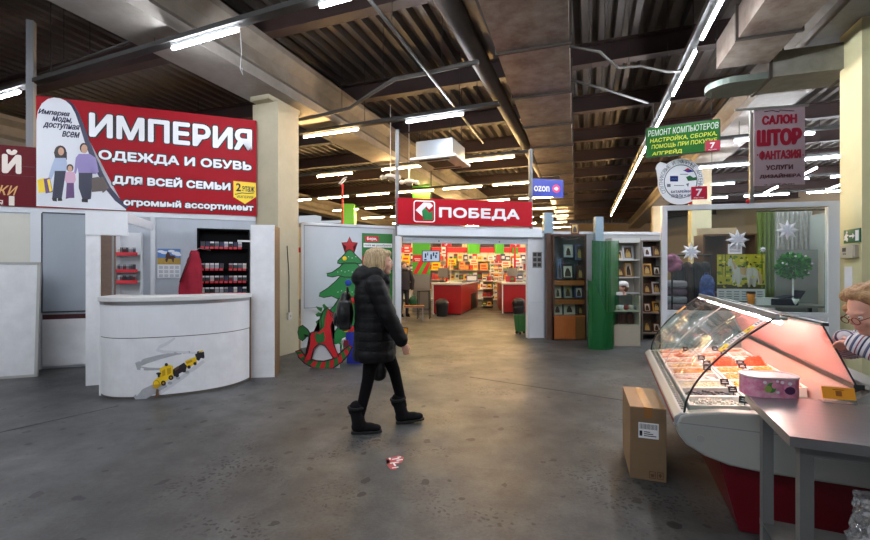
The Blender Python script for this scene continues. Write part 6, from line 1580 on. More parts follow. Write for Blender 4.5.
# picture calendar with a white horse
pl = Pl(GP, GP.u(741, .95), .95, GP.pt(741, 301, .95)[1]); zb = max(pl.z0, zt_ + .002); pl.z0 = zb
t = pl.root('wall_calendar', 'large calendar with a white horse on yellow leaves standing in the glazed stall', 'calendar')
xa, zt2 = pl.l(717, 254.5); xb, zmid = pl.l(765, 289)
m = MB(); m.box(xa, xb, 0, .003, .0, zmid); m.build('date_sheet', M('paper_white', (222, 224, 228)), t)
m = MB(); m.box(xa, xb, -.001, .003, zmid, zt2, 0); fx = lambda f: xa + (xb - xa) * f; fz = lambda f: zmid + (zt2 - zmid) * f
random.seed(5)
for k in range(110): m.prism(disc(fx(random.uniform(.04, .96)), fz(random.uniform(.06, .94)), random.uniform(.012, .035), random.uniform(.01, .028), 8), -.0016 - .00002 * k, -.0009, random.choice((1, 1, 2, 2, 3, 3)))
for f in (.1, .17, .93): m.prism(rect(fx(f), fx(f + .014), fz(.35), fz(1)), -.0028, -.002, 3)
m.prism(rect(fx(0), fx(1), fz(0), fz(.12)), -.0028, -.002, 3)
hl = [(.22, .72), (.25, .86), (.30, .9), (.33, .84), (.38, .74), (.44, .62), (.6, .6), (.78, .62), (.86, .52), (.9, .2), (.86, .12), (.84, .34), (.8, .3), (.8, .06), (.76, .06), (.76, .32), (.72, .36), (.68, .3), (.69, .05), (.65, .05), (.63, .34), (.48, .34), (.47, .06), (.43, .06), (.42, .34), (.39, .3), (.37, .14), (.33, .16), (.36, .4), (.34, .56), (.29, .68), (.24, .64)]
m.prism([(fx(a), fz(b)) for a, b in hl], -.0036, -.0029, 4)
m.prism([(fx(a), fz(b)) for a, b in [(.31, .88), (.36, .78), (.42, .6), (.37, .56), (.35, .66), (.32, .76)]], -.0044, -.0037, 5); m.prism([(fx(a), fz(b)) for a, b in [(.84, .56), (.92, .44), (.95, .2), (.9, .1), (.87, .3)]], -.0044, -.0037, 5); m.prism([(fx(a), fz(b)) for a, b in [(.48, .62), (.62, .62), (.6, .4), (.5, .42)]], -.0044, -.0037, 5)
m.build('picture', [M('leaf_yellow', (188, 176, 30), .5), M('leaf_gold', (224, 208, 60), .5), M('leaf_green', (110, 132, 26), .5), M('leaf_dark', (70, 66, 20), .5), M('print_white_horse', (206, 200, 194), .5), M('print_mane', (196, 164, 116), .5)], t)
m = MB()
for k in range(6):
    for r in range(4): m.prism(rect(fx(.04 + k * .16), fx(.15 + k * .16), zmid * (.12 + r * .2), zmid * (.2 + r * .2)), -.0008, 0)
m.build('date_grid', M('print_grey', (140, 142, 156)), t); m = MB(); m.bar(((xa + xb) / 2, .005, zt2 * .8), ((xa + xb) / 2, .2, .002), .02, .004); m.build('prop', icon_pale, t)
# printer, cup, plant, backpack
q = gpos(781, 311, .7); q.z = zt_ + .001
t = thing('printer', 'dark blue printer with raised trays on the stall table', 'printer', q, GP.a); pm = M('printer_navy', (34, 36, 58), .4)
m = MB(); m.box(-.2, .16, -.14, .14, 0, .1); m.build('body', pm, t, bevel=.012)
m = MB(); m.box(-.2, .14, -.12, .12, 0, .012, 0, Matrix.Translation((-.02, .0, .1)) @ Matrix.Rotation(radians(-14), 4, 'Y')); m.build('scanner_lid', pm, t)
m = MB(); m.box(0, .2, -.12, .12, 0, .014, 0, Matrix.Translation((.15, 0, .04)) @ Matrix.Rotation(radians(-58), 4, 'Y')); m.build('paper_tray', pm, t)
q = gpos(764, 306, .66); q.z = zt_ + .001; m = MB(); m.box(-.2, .2, -.1, .1, 0, .09); m.box(-.2, .2, -.1, .1, .092, .1)
g = thing('white_carton', 'flat white carton beside the dark blue printer', 'carton', q, GP.a); m2 = MB(); m2.box(-.15, .15, -.09, .09, 0, .09); m2.build('box', ink_white, g); m.bm.free(); m2 = MB(); m2.box(-.152, .152, -.092, .092, .09, .105); m2.build('lid', white_plastic, g)
q = gpos(751, 304, .6); q.z = zt_ + .001; t = thing('cup', 'orange paper cup with dark lid on the stall table', 'cup', q); m = MB(); m.lathe([(.036, 0), (.04, .005), (.055, .17), (.05, .17)], 20); m.build('body', M('cup_orange', (206, 122, 30), .4), t, smooth=True); m = MB(); m.lathe([(.058, .17), (.058, .2), (.05, .205), (.01, .205)], 20); m.build('lid', M('cup_lid', (66, 40, 28), .4), t)
q = gpos(793, 312, .62); q.z = zt_ + .001
t = thing('potted_plant', 'round green leafy topiary plant on a thin white stem in the glazed stall', 'plant', q); zc = PZ(266, q.y) - q.z
m = MB(); m.lathe([(.05, 0), (.06, .01), (.075, .1), (.07, .1), (.06, .08)], 18); m.build('pot', white_plastic, t, smooth=True)
m = MB(); m.cyl((0, 0, .06), (0, 0, zc), .011, n=8); m.build('stem', ink_white, t)
m = MB(); random.seed(3); R0 = 14.5 / FOC * q.y
for k in range(760):
    v = Vector((random.gauss(0, 1), random.gauss(0, 1), random.gauss(0, 1))).normalized(); r = R0 * random.uniform(.45, 1.03); p = Vector((0, 0, zc)) + Vector((v.x * r, v.y * r, v.z * r * .92))
    d1 = (v + Vector((random.uniform(-.8, .8), random.uniform(-.8, .8), random.uniform(-.6, .9)))).normalized(); d2 = d1.cross(Vector((random.random(), random.random(), random.random()))).normalized(); L = random.uniform(.045, .075)
    a = [p - d1 * L * .5, p + d2 * L * .3, p + d1 * L * .6, p - d2 * L * .3]; m._f([m.bm.verts.new(x) for x in a], random.choice((0, 0, 0, 1)))
m.build('foliage', [M('leaf_dark_green', (28, 128, 42), .4), M('leaf_mid_green', (80, 176, 70), .4)], t, recalc=False)
m = MB()
for k in range(9):
    v = Vector((random.gauss(0, 1), -abs(random.gauss(0, 1)), random.gauss(0, 1))).normalized() * R0; m.ell((v.x, v.y, zc + v.z * .9), (.014, .014, .014), 8, 6)
m.build('white_buds', ink_white, t, smooth=True)
q = gpos(707, 300, .72); q.z = zt_ + .001
t = thing('backpack', 'blue patterned backpack on the left of the stall table', 'backpack', q, GP.a); bm_ = M('blue_camo', (84, 108, 180), .7, var=.7, vs=16, col2=(30, 36, 80))
blob('bag', [('b', (0, 0, .18), (.19, .12, .32)), ('e', (0, 0, .36), (.095, .06, .10)), ('e', (0, -.06, .12), (.085, .05, .09))], bm_, t, .014, 4); m = MB(); m.tube([(-.03, .02, .44), (-.02, .02, .49), (.02, .02, .49), (.03, .02, .44)], .008, 6); m.build('handle', bm_, t)
# clothes rail of dark things at the left inside
t = thing('coat_rack', 'rack of dark hanging clothes at the left inside the glazed stall', 'rack', gpos(684, 300, 1.3) * Vector((1, 1, 0)) if False else GP.w(GP.u(692, 1.3), 1.3, 0), GP.a)
m = MB()
for sx in (-.3, .3): m.cyl((sx, 0, 0), (sx, 0, 1.75), .015, n=8); m.bar((sx, -.2, .015), (sx, .2, .015), .03, .03)
m.cyl((-.3, 0, 1.75), (.3, 0, 1.75), .015, n=8); m.build('rail', dark_metal, t)
for k, (x, c) in enumerate(((-.2, (36, 34, 40)), (-.07, (60, 44, 44)), (.07, (24, 26, 34)), (.2, (44, 40, 46)))):
    blob('hanging_coat', [('e', (x, 0, 1.55), (.05, .19, .1)), ('c', (x, 0, 1.5), (x + .01, 0, .85), .075, .09), ('c', (x, .1, 1.5), (x, .12, .9), .05, .06), ('c', (x, -.1, 1.5), (x, -.12, .9), .05, .06)], M('coat_%d' % k, c, .8), t, .018, 3)
q = gpos(672, 263, .35); t = thing('knitted_hat', 'dusty pink ruffled hat on a stand at the left of the glazed stall', 'hat', Vector((q.x, q.y, 0)), GP.a)
m = MB(); m.cyl((0, 0, 0), (0, 0, q.z), .014, n=8); m.cyl((0, 0, 0), (0, 0, .02), .14, n=16); m.build('stand', dark_metal, t); blob('crown', [('e', (.09 * cos(a), .05 * sin(a * 2), q.z + .09 * sin(a)), (.06, .06, .06)) for a in [k * pi / 4 for k in range(8)]] + [('e', (0, 0, q.z), (.1, .07, .1))], M('dusty_pink', (172, 96, 128), .8, var=.3, vs=20), t, .014, 2)
q = gpos(674, 281, .9); t = thing('wool_pile', 'stack of grey and mauve folded knitwear on a stand in the glazed stall', 'knitwear', Vector((q.x, q.y, 0)), GP.a)
m = MB(); m.box(-.2, .2, -.15, .15, .8, .83); [m.box(sx - .015, sx + .015, sy - .015, sy + .015, 0, .8) for sx in (-.17, .17) for sy in (-.12, .12)]; m.build('stand', dark_wood, t)
for k, c in enumerate(((126, 108, 120), (150, 150, 158), (108, 88, 104), (140, 132, 140))):
    m = MB(); m.box(-.17, .17, -.12, .12, .832 + k * .125, .832 + k * .125 + .12); m.build('folded_knit', M('knit_%d' % k, c, .9, bump=.5, bs=50), t, bevel=.04)
# paper snowflakes on the glass
def snowflake(px, py, r, label):
    q = gpos(px, py, -.03); R_ = r / FOC * q.y; t = thing('paper_snowflake', label, 'decoration', q, GP.a); pm = M('paper_snow', (236, 238, 242), .7)
    m = MB()
    for k in range(8):
        a = k * pi / 4; d = Vector((cos(a), 0, sin(a))); s = Vector((-sin(a), 0, cos(a)))
        P_ = [Vector((0, -.01, 0)), d * R_ * .45 + s * R_ * .2, d * R_ + Vector((0, .008, 0)), d * R_ * .45 - s * R_ * .2]; mid = d * R_ * .5 + Vector((0, -.02, 0)); c = [m.bm.verts.new(x) for x in P_]; mv = m.bm.verts.new(mid)
        for i in range(4): m._f([c[i], c[(i + 1) % 4], mv])
    m.build('points', pm, t, recalc=False, solid=.002)
    m = MB()
    for k in range(8):
        a = (k + .5) * pi / 4; d = Vector((cos(a), 0, sin(a))); s = Vector((-sin(a), 0, cos(a)))
        m._f([m.bm.verts.new(x) for x in (Vector((0, -.022, 0)), d * R_ * .3 + s * R_ * .1 + Vector((0, -.02, 0)), d * R_ * .62 + Vector((0, -.012, 0)), d * R_ * .3 - s * R_ * .1 + Vector((0, -.02, 0)))])
    m.build('inner_points', M('paper_snow_inner', (214, 220, 230), .7), t, recalc=False, solid=.002)
    m = MB(); m.box(-.012, .012, .0, .024, -.012, .012); m.build('sticker', pm, t)
snowflake(691, 252, 9.5, 'paper snowflake on the stall glass, leftmost of the row, before dark clothes')
snowflake(737.5, 240, 11, 'paper snowflake on the stall glass above the white horse calendar')
snowflake(787.5, 230, 10.5, 'paper snowflake on the stall glass above the round green plant')
snowflake(763, 249.5, 3.2, 'tiny paper snowflake stuck between the two bigger right ones')
pl = Pl(GP, GP.u(735, -.012), -.012, GP.pt(735, 254, -.012)[1]); t = pl.root('notice', 'white printed notice on the stall glass under a paper snowflake', 'notice'); xa, z1 = pl.l(728, 244); xb, _ = pl.l(742, 244)
m = MB(); m.box(xa, xb, 0, .002, 0, z1); m.build('sheet', ink_white, t); m = MB(); [m.box(xa + .02, xb - .02, -.001, 0, z1 * f, z1 * f + .008) for f in (.2, .35, .5, .65, .8)]; m.build('print_lines', M('print_grey', (140, 142, 156)), t)

# ------------------------------------------------------------------ hanging signs over the stall
sg_off = -.12
SGF = Fr(PX(683, 5.82), 5.82, -26.0)
pl = Pl(SGF, 0.0, 0.0, PZ(155, 5.82)); t = pl.root('hanging_sign', 'green computer repair sign with yellow lines hanging over the glazed stall', 'sign')
xa, za = pl.l(645.5, 127); xb, zb_ = pl.l(720.5, 119.5); z1 = (za + zb_) / 2; zlo = (pl.l(645.5, 158)[1] + pl.l(720.5, 151)[1]) / 2
m = MB(); m.prism(rrect(xa, xb, zlo, z1, .03), 0, .03); m.build('frame', M('sign_frame_dark', (20, 52, 26), .4), t)
m = MB(); m.prism(rrect(xa + .015, xb - .015, zlo + .015, z1 - .015, .02), -.004, 0); m.build('face', M('sign_green', (40, 124, 30), .5, var=.35, vs=1.5, spec=.2, col2=(22, 84, 28)), t)
for s_, a, b, mt, bo in (('РЕМОНТ КОМПЬЮТЕРОВ', (648, 130, 136.2), (718.5, 122.5, 128.8), M('sign_silver', (196, 206, 196), .4), .01), ('НАСТРОЙКА, СБОРКА,', (650, 137, 142.6), (717, 131, 137), M('sign_lime', (206, 220, 40), .4), .015), ('ПОМОЩЬ ПРИ ПОКУПКЕ,', (651.5, 144, 149), (718, 138.5, 143.5), M('sign_lime', (206, 220, 40)), .015), ('АПГРЕЙД', (652, 151, 156), (682, 148.5, 153.5), M('sign_lime', (206, 220, 40)), .03)):
    pl.text(t, s_, a, b, -.005, mt, bold=bo, shear=.12)
def seven(pl, t, x0, x1, y0, y1, yy):
    m = MB(); m.prism(pl.poly([(x0, y0), (x1, y0 - .8), (x1, y1 - .8), (x0, y1)]), yy - .004, yy); x = m.build('number_plate', M('plate_crimson', (186, 20, 56), .4), t)
    xm = (x0 + x1) / 2; h = y1 - y0; pl.text(x, '7', (xm - h * .24, y0 + h * .15, y1 - h * .3), (xm + h * .24, y0 + h * .15 - .3, y1 - h * .3 - .3), yy - .005, ink_white, bold=.04); pl.text(x, 'бутик', (xm - h * .4, y1 - h * .22, y1 - h * .1), (xm + h * .4, y1 - h * .22 - .4, y1 - h * .1 - .4), yy - .005, ink_white, bold=.02)
seven(pl, t, 705, 720, 141, 151.5, -.006)
m = MB()
for x in (xa + .1, xb - .1): m.cyl((x, .015, z1), (x, .015, 3.895 - pl.z0), .004, n=6)
m.build('hanging_wires', dark_metal, t)
# round dish-shaped sign standing on the rail
pl = Pl(GP, GP.u(680, -.1), -.1, zt + .002); t = pl.root('round_sign', 'round white aerial shop sign with red number plate standing on the stall rail', 'sign')
cx, cz = pl.l(680.5, 181.5); rx = abs(pl.l(703.5, 181)[0] - cx); rz_ = abs(pl.l(680, 158.5)[1] - cz)
outl = []
for k in range(48):
    a = k * 2 * pi / 48; r = 1.0
    da = abs((a - radians(142) + pi) % (2 * pi) - pi)
    if da < .24: r = 1.0 + .3 * (1 - (da / .24) ** 4)
    outl.append((cx + rx * r * cos(a), max(cz + rz_ * r * sin(a), 0.0)))
m = MB(); m.prism(outl, 0, .02); m.build('plate', M('sign_white', (242, 244, 246), .4), t)
grey_l = M('sign_grey', (112, 120, 128), .4); m = MB(); m.tube([(cx + rx * .72 * cos(k * pi / 18), -.002, cz + rz_ * .72 * sin(k * pi / 18)) for k in range(36)], .006, 6, closed=True); m.build('ring', grey_l, t)
def arc_text(s, r, a0, a1, h, mat):
    n = len(s)
    for i, ch in enumerate(s):
        if ch == ' ': continue
        a = radians(a0 + (a1 - a0) * (i + .5) / n); me = text_mesh(ch); w_ = max(v.co.x for v in me.vertices)
        for v in me.vertices:
            lx, lz = (v.co.x - w_ / 2) * h * 1.1, (v.co.y - .35) * h * 1.3; ang = a - pi / 2
            v.co = (cx + rx * r * cos(a) + lx * cos(ang) - lz * sin(ang), -.003 - (.001 if v.co.z > 0 else 0), cz + rz_ * r * sin(a) + lx * sin(ang) + lz * cos(ang))
        ARC.append((me, mat))
ARC = []
arc_text('СПУТНИКОВЫЕ И ЭФИРНЫЕ АНТЕННЫ', .86, 215, -25, .055, grey_l)
bm = bmesh.new()
for me, _ in ARC: bm.from_mesh(me)
me = bpy.data.meshes.new('lettering'); bm.to_mesh(me); bm.free(); me.materials.append(grey_l); o = bpy.data.objects.new('lettering', me); C.objects.link(o); o.parent = t
m = MB()
def rp(x0, x1, y0, y1, mi): m.prism(pl.poly([(x0, y0), (x1, y0), (x1, y1), (x0, y1)]), -.003, -.0005, mi)
rp(670, 678, 176, 181.5, 0); rp(671, 677, 178.5, 179.5, 3); m.prism(pl.poly([(683, 170.5), (689, 169), (694, 171.5), (688, 172.5)]), -.003, -.0005, 1); m.prism(pl.poly([(685, 169.5), (688, 168), (690, 170), (687, 171)]), -.0035, -.0005, 2)
m.prism(pl.poly([(686, 177), (690, 175.5), (692, 178), (696, 177), (697, 180), (688, 181)]), -.003, -.0005, 4); rp(667, 670.5, 184, 187, 5); rp(674, 684, 185.2, 185.8, 5); m.prism(pl.poly([(686, 184), (689, 183), (688, 187)]), -.003, -.0005, 5); rp(680, 688, 174, 174.6, 5)
m.build('emblems', [M('logo_navy', (24, 44, 110), .4), M('logo_blue', (30, 60, 160), .4), ink_red, M('logo_sky', (120, 180, 220), .4), M('logo_green', (40, 110, 60), .4), grey_l], t)
pl.text(t, 'БАТАРЕЙКИ', (671, 190, 193), (690.5, 189.5, 192.5), -.001, M('sign_blue_ink', (50, 64, 110), .4), bold=.03); pl.text(t, 'ПУЛЬТЫ', (671, 194.5, 197.5), (683, 194.2, 197.2), -.001, MATS['sign_blue_ink'], bold=.02, shear=.3); pl.text(t, 'и др', (684, 194.5, 197), (691, 194.3, 196.8), -.001, MATS['sign_blue_ink'], bold=.02, shear=.3)
seven(pl, t, 691, 707, 187, 200, -.004)
# curtain shop banner on its bracket
pl = Pl(GP, GP.u(779.5, -.15), -.15, GP.pt(780, 185, -.15)[1]); t = pl.root('hanging_banner', 'pinkish curtain shop banner hanging from a bracket post over the stall', 'sign')
xa, za = pl.l(754, 109); xb, zb_ = pl.l(805, 106); z1 = (za + zb_) / 2
m = MB(); m.box(xa, xb, 0, .012, 0, z1); m.build('sheet', M('banner_pink', (138, 120, 123), .5, var=.1, vs=2), t)
crim = M('banner_crimson', (124, 8, 34), .4); aub = M('banner_maroon', (60, 14, 22), .4)
for s_, a, b, mt, bo in (('САЛОН', (762, 116, 125.5), (797, 113.5, 123), crim, .06), ('ШТОР', (756.5, 130, 147), (802, 127, 144.5), crim, .07), ('ФАНТАЗИЯ', (759, 150.5, 160.5), (801, 149, 158.5), crim, .05), ('УСЛУГИ', (766, 165.5, 170.5), (793, 164, 169), aub, .05), ('ДИЗАЙНЕРА', (759.5, 174, 179), (801, 172.5, 177.5), aub, .05), ('2 ЭТАЖ', (764, 184, 185.4), (795, 183, 184.6), aub, .03)):
    pl.text(t, s_, a, b, -.001, mt, bold=bo)
m = MB(); m.tube([(a, -.003, b) for a, b in pl.poly([(764, 112), (772, 110.5), (779, 112), (779.5, 110), (786, 110.5), (794, 111)])], .005, 6); m.build('flourish', aub, t)
for px in (757.5, 803): m = MB(); a, b = pl.l(px, 155); m.prism([(a - .012, b), (a, b + .014), (a + .012, b), (a, b - .014)], -.003, 0); m.build('diamond', crim, t)
q = gpos(751.5, 200, -.05); t2 = thing('bracket_post', 'grey post with a crossarm holding the curtain shop banner', 'post', (q.x, q.y, zt + .002), GP.a)
zz = GP.pt(751.5, 112, -.05)[1] - zt; m = MB(); m.box(-.025, .025, -.02, .02, 0, zz); m.build('upright', M('post_olive', (112, 112, 106), .4, .3), t2)
m = MB(); m.box(GP.u(733, -.1) - GP.u(751.5, -.05), GP.u(806, -.1) - GP.u(751.5, -.05), -.11, -.09, zz - .01, zz + .02); m.box(-.02, .02, -.11, .02, zz - .03, zz - .01); m.build('crossarm', MATS['post_olive'], t2)

# ------------------------------------------------------------------ on the yellow column at the right
CF = Fr(CRN.x, CRN.y, -110.0)
exit_sign(CF, 851.5, 236, -.016, .36, .18, 'green exit sign with running figure on the yellow column')
u, z = CF.pt(851, 251.5, -.001); t = thing('control_box', 'small beige control box with a display on the yellow column', 'control box', CF.w(u, -.001, z), CF.a)
m = MB(); m.box(-.17, .14, -.05, 0, -.09, .09); m.build('housing', M('box_beige', (196, 188, 168), .45), t, bevel=.006); m = MB(); m.box(-.09, -.01, -.053, -.05, .0, .05); m.build('display', M('display_dark', (66, 66, 60), .3), t); m = MB(); [m.cyl((x, -.056, -.03), (x, -.05, -.03), .012, n=10) for x in (-.06, -.02)]; m.build('buttons', grey_plastic, t)
m = MB(); m.box(.14, .18, -.04, -.005, -.08, .08); m.build('side_cover', M('box_beige_dark', (160, 152, 134), .5), t)
u, z = CF.pt(848.5, 292, -.001); m = MB(); m.box(-.09, .09, -.003, 0, 0, .34); tag(m.build('paper_sheet', M('paper_white', (222, 224, 228)), loc=CF.w(u, -.001, z), rz=CF.a), 'plain white paper sheet fixed under the control box on the column', 'paper')
# ================================================================== refrigerated fish counter
AX = radians(-22.5)                       # its long side runs away along +y of this frame
R0 = Vector((1.46, 2.50, 0.0))            # near left corner of the front rim; x runs to the seller's side
LEN = 2.12
t = thing('display_counter', 'refrigerated fish counter with curved glass, grey ends and a red base', 'display counter', R0, AX)
case_grey = M('case_grey', (160, 161, 155), .38, var=.06, vs=3, bump=.03, bs=80)
case_red = M('case_red', (96, 6, 20), .35, var=.06)
alu_b = M('rim_aluminium', (168, 172, 173), .4, .4)
# red base
m = MB(); m.prism([(.30, 0.0), (.88, 0.0), (.88, .40), (.20, .40)], .03, LEN - .03); m.build('red_base', case_red, t, bevel=.006)
m = MB(); m.box(.33, .86, .06, LEN - .06, 0, .03); m.build('plinth', black_plastic, t)
# body of the tub
m = MB(); m.prism([(.0, .50), (.04, .46), (.18, .39), (.90, .39), (.90, .86), (.86, .86), (.84, .66), (.06, .60), (.02, .60)], .05, LEN - .05); m.build('tub', M('case_tub', (84, 86, 86), .4), t)
# end mouldings
endp = [(-.02, .59), (-.015, .53), (.03, .47), (.12, .42), (.24, .385), (.42, .37), (.92, .37), (.92, .88), (.86, .88), (.82, .80), (.62, .72), (.42, .70), (.20, .685), (.06, .66), (.0, .64)]
for y0, y1 in ((-.02, .06), (LEN - .06, LEN + .02)):
    m = MB(); m.prism(endp, y0, y1); m.build('end_moulding', case_grey, t, bevel=.014)
m = MB(); m.cyl((.10, -.024, .52), (.10, -.018, .52), .022, n=18); m.cyl((.42, -.024, .47), (.42, -.018, .47), .014, n=14); m.build('screw_cap', M('cap_grey', (150, 152, 148), .4), t)
m = MB(); m.box(-.01, .91, -.0215, -.02, .595, .6); m.build('end_seam', M('seam_grey', (126, 128, 124), .5), t)
# front rim
m = MB(); m.prism([(-.035, .58), (-.035, .625), (.0, .655), (.05, .655), (.05, .60), (-.01, .56)], -.01, LEN + .01); m.build('front_rim', alu_b, t, bevel=.006)
m = MB()
for k in range(38): m.box(.012, .038, .06 + k * .053, .06 + k * .053 + .03, .655, .6565)
m.build('vent_slots', black_plastic, t)
m = MB(); m.box(-.038, -.034, 0, LEN, .59, .612); m.build('rim_stripe', M('rim_stripe', (120, 30, 40), .4), t)
# display deck
m = MB(); m.prism([(.05, .60), (.82, .68), (.82, .665), (.05, .585)], .06, LEN - .06); m.build('display_deck', M('deck_steel', (170, 160, 156), .35, .4), t)
# curved front glass
gl_prof = []
for k in range(15):
    f = (k / 14) ** 1.5
    gl_prof.append((.02 + .455 * f, .655 + .59 * f ** .58))
def glass_strip(prof, y0, y1, name, mat, th=.006):
    m = MB(); A = [m.bm.verts.new((a, y0, b)) for a, b in prof]; B_ = [m.bm.verts.new((a, y1, b)) for a, b in prof]
    for i in range(len(prof) - 1): m._f([A[i], A[i + 1], B_[i + 1], B_[i]])
    return m.build(name, mat, t, smooth=True, recalc=False, solid=th)
glass_strip(gl_prof, .0, LEN * .5 - .003, 'curved_glass', case_glass); glass_strip(gl_prof, LEN * .5 + .003, LEN, 'curved_glass', case_glass)
for y in (.0, LEN): m = MB(); m.tube([(a, y, b) for a, b in gl_prof], .006, 6); m.build('glass_edge', M('edge_dark', (40, 46, 46), .3), t, smooth=True)
m = MB(); m.tube([(a + .002, LEN * .5, b) for a, b in gl_prof], .004, 6); m.build('glass_joint', M('joint_pale', (196, 202, 202), .3), t, smooth=True)
# end panes
for y in (.004, LEN - .004):
    m = MB(); m.prism(gl_prof + [(.66, 1.215), (.80, .90), (.80, .80), (.42, .70), (.1, .665)], y - .003, y + .003); m.build('end_pane', case_glass, t)
m = MB(); m.tube([(.49, .004, 1.25), (.66, .004, 1.215), (.80, .004, .90)], .005, 6); m.build('pane_edge', MATS['edge_dark'], t)
# top shelf rail, lamp, rear doors
m = MB(); m.prism([(.47, 1.235), (.66, 1.20), (.66, 1.218), (.47, 1.256)], -.01, LEN + .01); m.build('top_glass', glass_mat('top_glass', (225, 235, 232), .25, .12), t)
m = MB(); m.box(.455, .475, -.01, LEN + .01, 1.22, 1.258); m.build('top_rail', alu_b, t)
pink_lamp = emit_mat('pink_lamp', (255, 206, 198), 30.0)
m = MB(); m.box(.485, .545, .1, LEN - .1, 1.212, 1.23); lh = m.build('lamp_housing', alu_b, t)
m = MB(); m.cyl((.515, .12, 1.2), (.515, LEN - .12, 1.2), .013, n=10); m.build('lamp_tube', pink_lamp, t)
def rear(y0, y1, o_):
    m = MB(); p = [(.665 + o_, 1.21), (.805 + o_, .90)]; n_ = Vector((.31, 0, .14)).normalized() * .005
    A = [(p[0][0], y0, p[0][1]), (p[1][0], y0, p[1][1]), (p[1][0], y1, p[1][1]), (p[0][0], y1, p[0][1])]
    m._f([m.bm.verts.new(a) for a in A]); return m.build('sliding_door', M('door_pink_reflection', (232, 162, 160), .2, alpha=.88, spec=.5), t, recalc=False, solid=.006)  # pink reflection on the clear rear glass put into its colour
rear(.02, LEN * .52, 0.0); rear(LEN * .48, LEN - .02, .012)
m = MB(); m.box(.79, .835, 0, LEN, .875, .9); m.build('door_track', M('edge_dark', (40, 46, 46)), t); m = MB(); m.box(.655, .69, 0, LEN, 1.2, 1.218); m.build('door_track', M('track_black', (34, 36, 36), .4), t)
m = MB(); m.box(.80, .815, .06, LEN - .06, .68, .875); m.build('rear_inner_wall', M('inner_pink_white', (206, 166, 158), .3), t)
m = MB(); m.box(.835, .95, -.02, LEN + .02, .88, .91); m.build('rear_worktop', M('rear_top_grey', (168, 170, 166), .35), t, bevel=.006)
# price stickers on the glass edge
def sticker_strip(y0, name, flip):
    m = MB()
    pr = gl_prof[8:14]
    def gp(i, o): a, b = pr[i]; return a - o * .8, b + o
    cols = (1, 0, 0, 1, 0)
    for i in range(5):
        a = gp(i, .006); b = gp(i + 1, .006)
        m._f([m.bm.verts.new(x) for x in ((a[0], y0, a[1]), (b[0], y0, b[1]), (b[0], y0 + .07, b[1]), (a[0], y0 + .07, a[1]))], cols[i])
        a2 = gp(i, .0075); b2 = gp(i + 1, .0075)
        f = lambda u, v: (a2[0] + (b2[0] - a2[0]) * u, y0 + .07 * v, a2[1] + (b2[1] - a2[1]) * u)
        if cols[i] == 0:
            for k in range(3): m._f([m.bm.verts.new(f(u, v)) for u, v in ((.2 + k * .25, .2), (.32 + k * .25, .2), (.32 + k * .25, .8), (.2 + k * .25, .8))], 2)
        else: m._f([m.bm.verts.new(f(u, v)) for u, v in ((.3, .3), (.6, .3), (.6, .6), (.3, .6))], 2)
    m.build(name, [ink_white, ink_yellow, M('sticker_grey', (110, 120, 136), .4)], t, recalc=False, solid=.001)
sticker_strip(.03, 'price_stickers', 0)
m = MB(); a, b = gl_prof[9], gl_prof[11]; m._f([m.bm.verts.new(x) for x in ((a[0] - .01, LEN - .12, a[1]), (b[0] - .01, LEN - .12, b[1]), (b[0] - .01, LEN - .02, b[1]), (a[0] - .01, LEN - .02, a[1]))]); m.build('orange_sticker', M('sticker_orange', (206, 140, 60), .4), t, recalc=False, solid=.001)

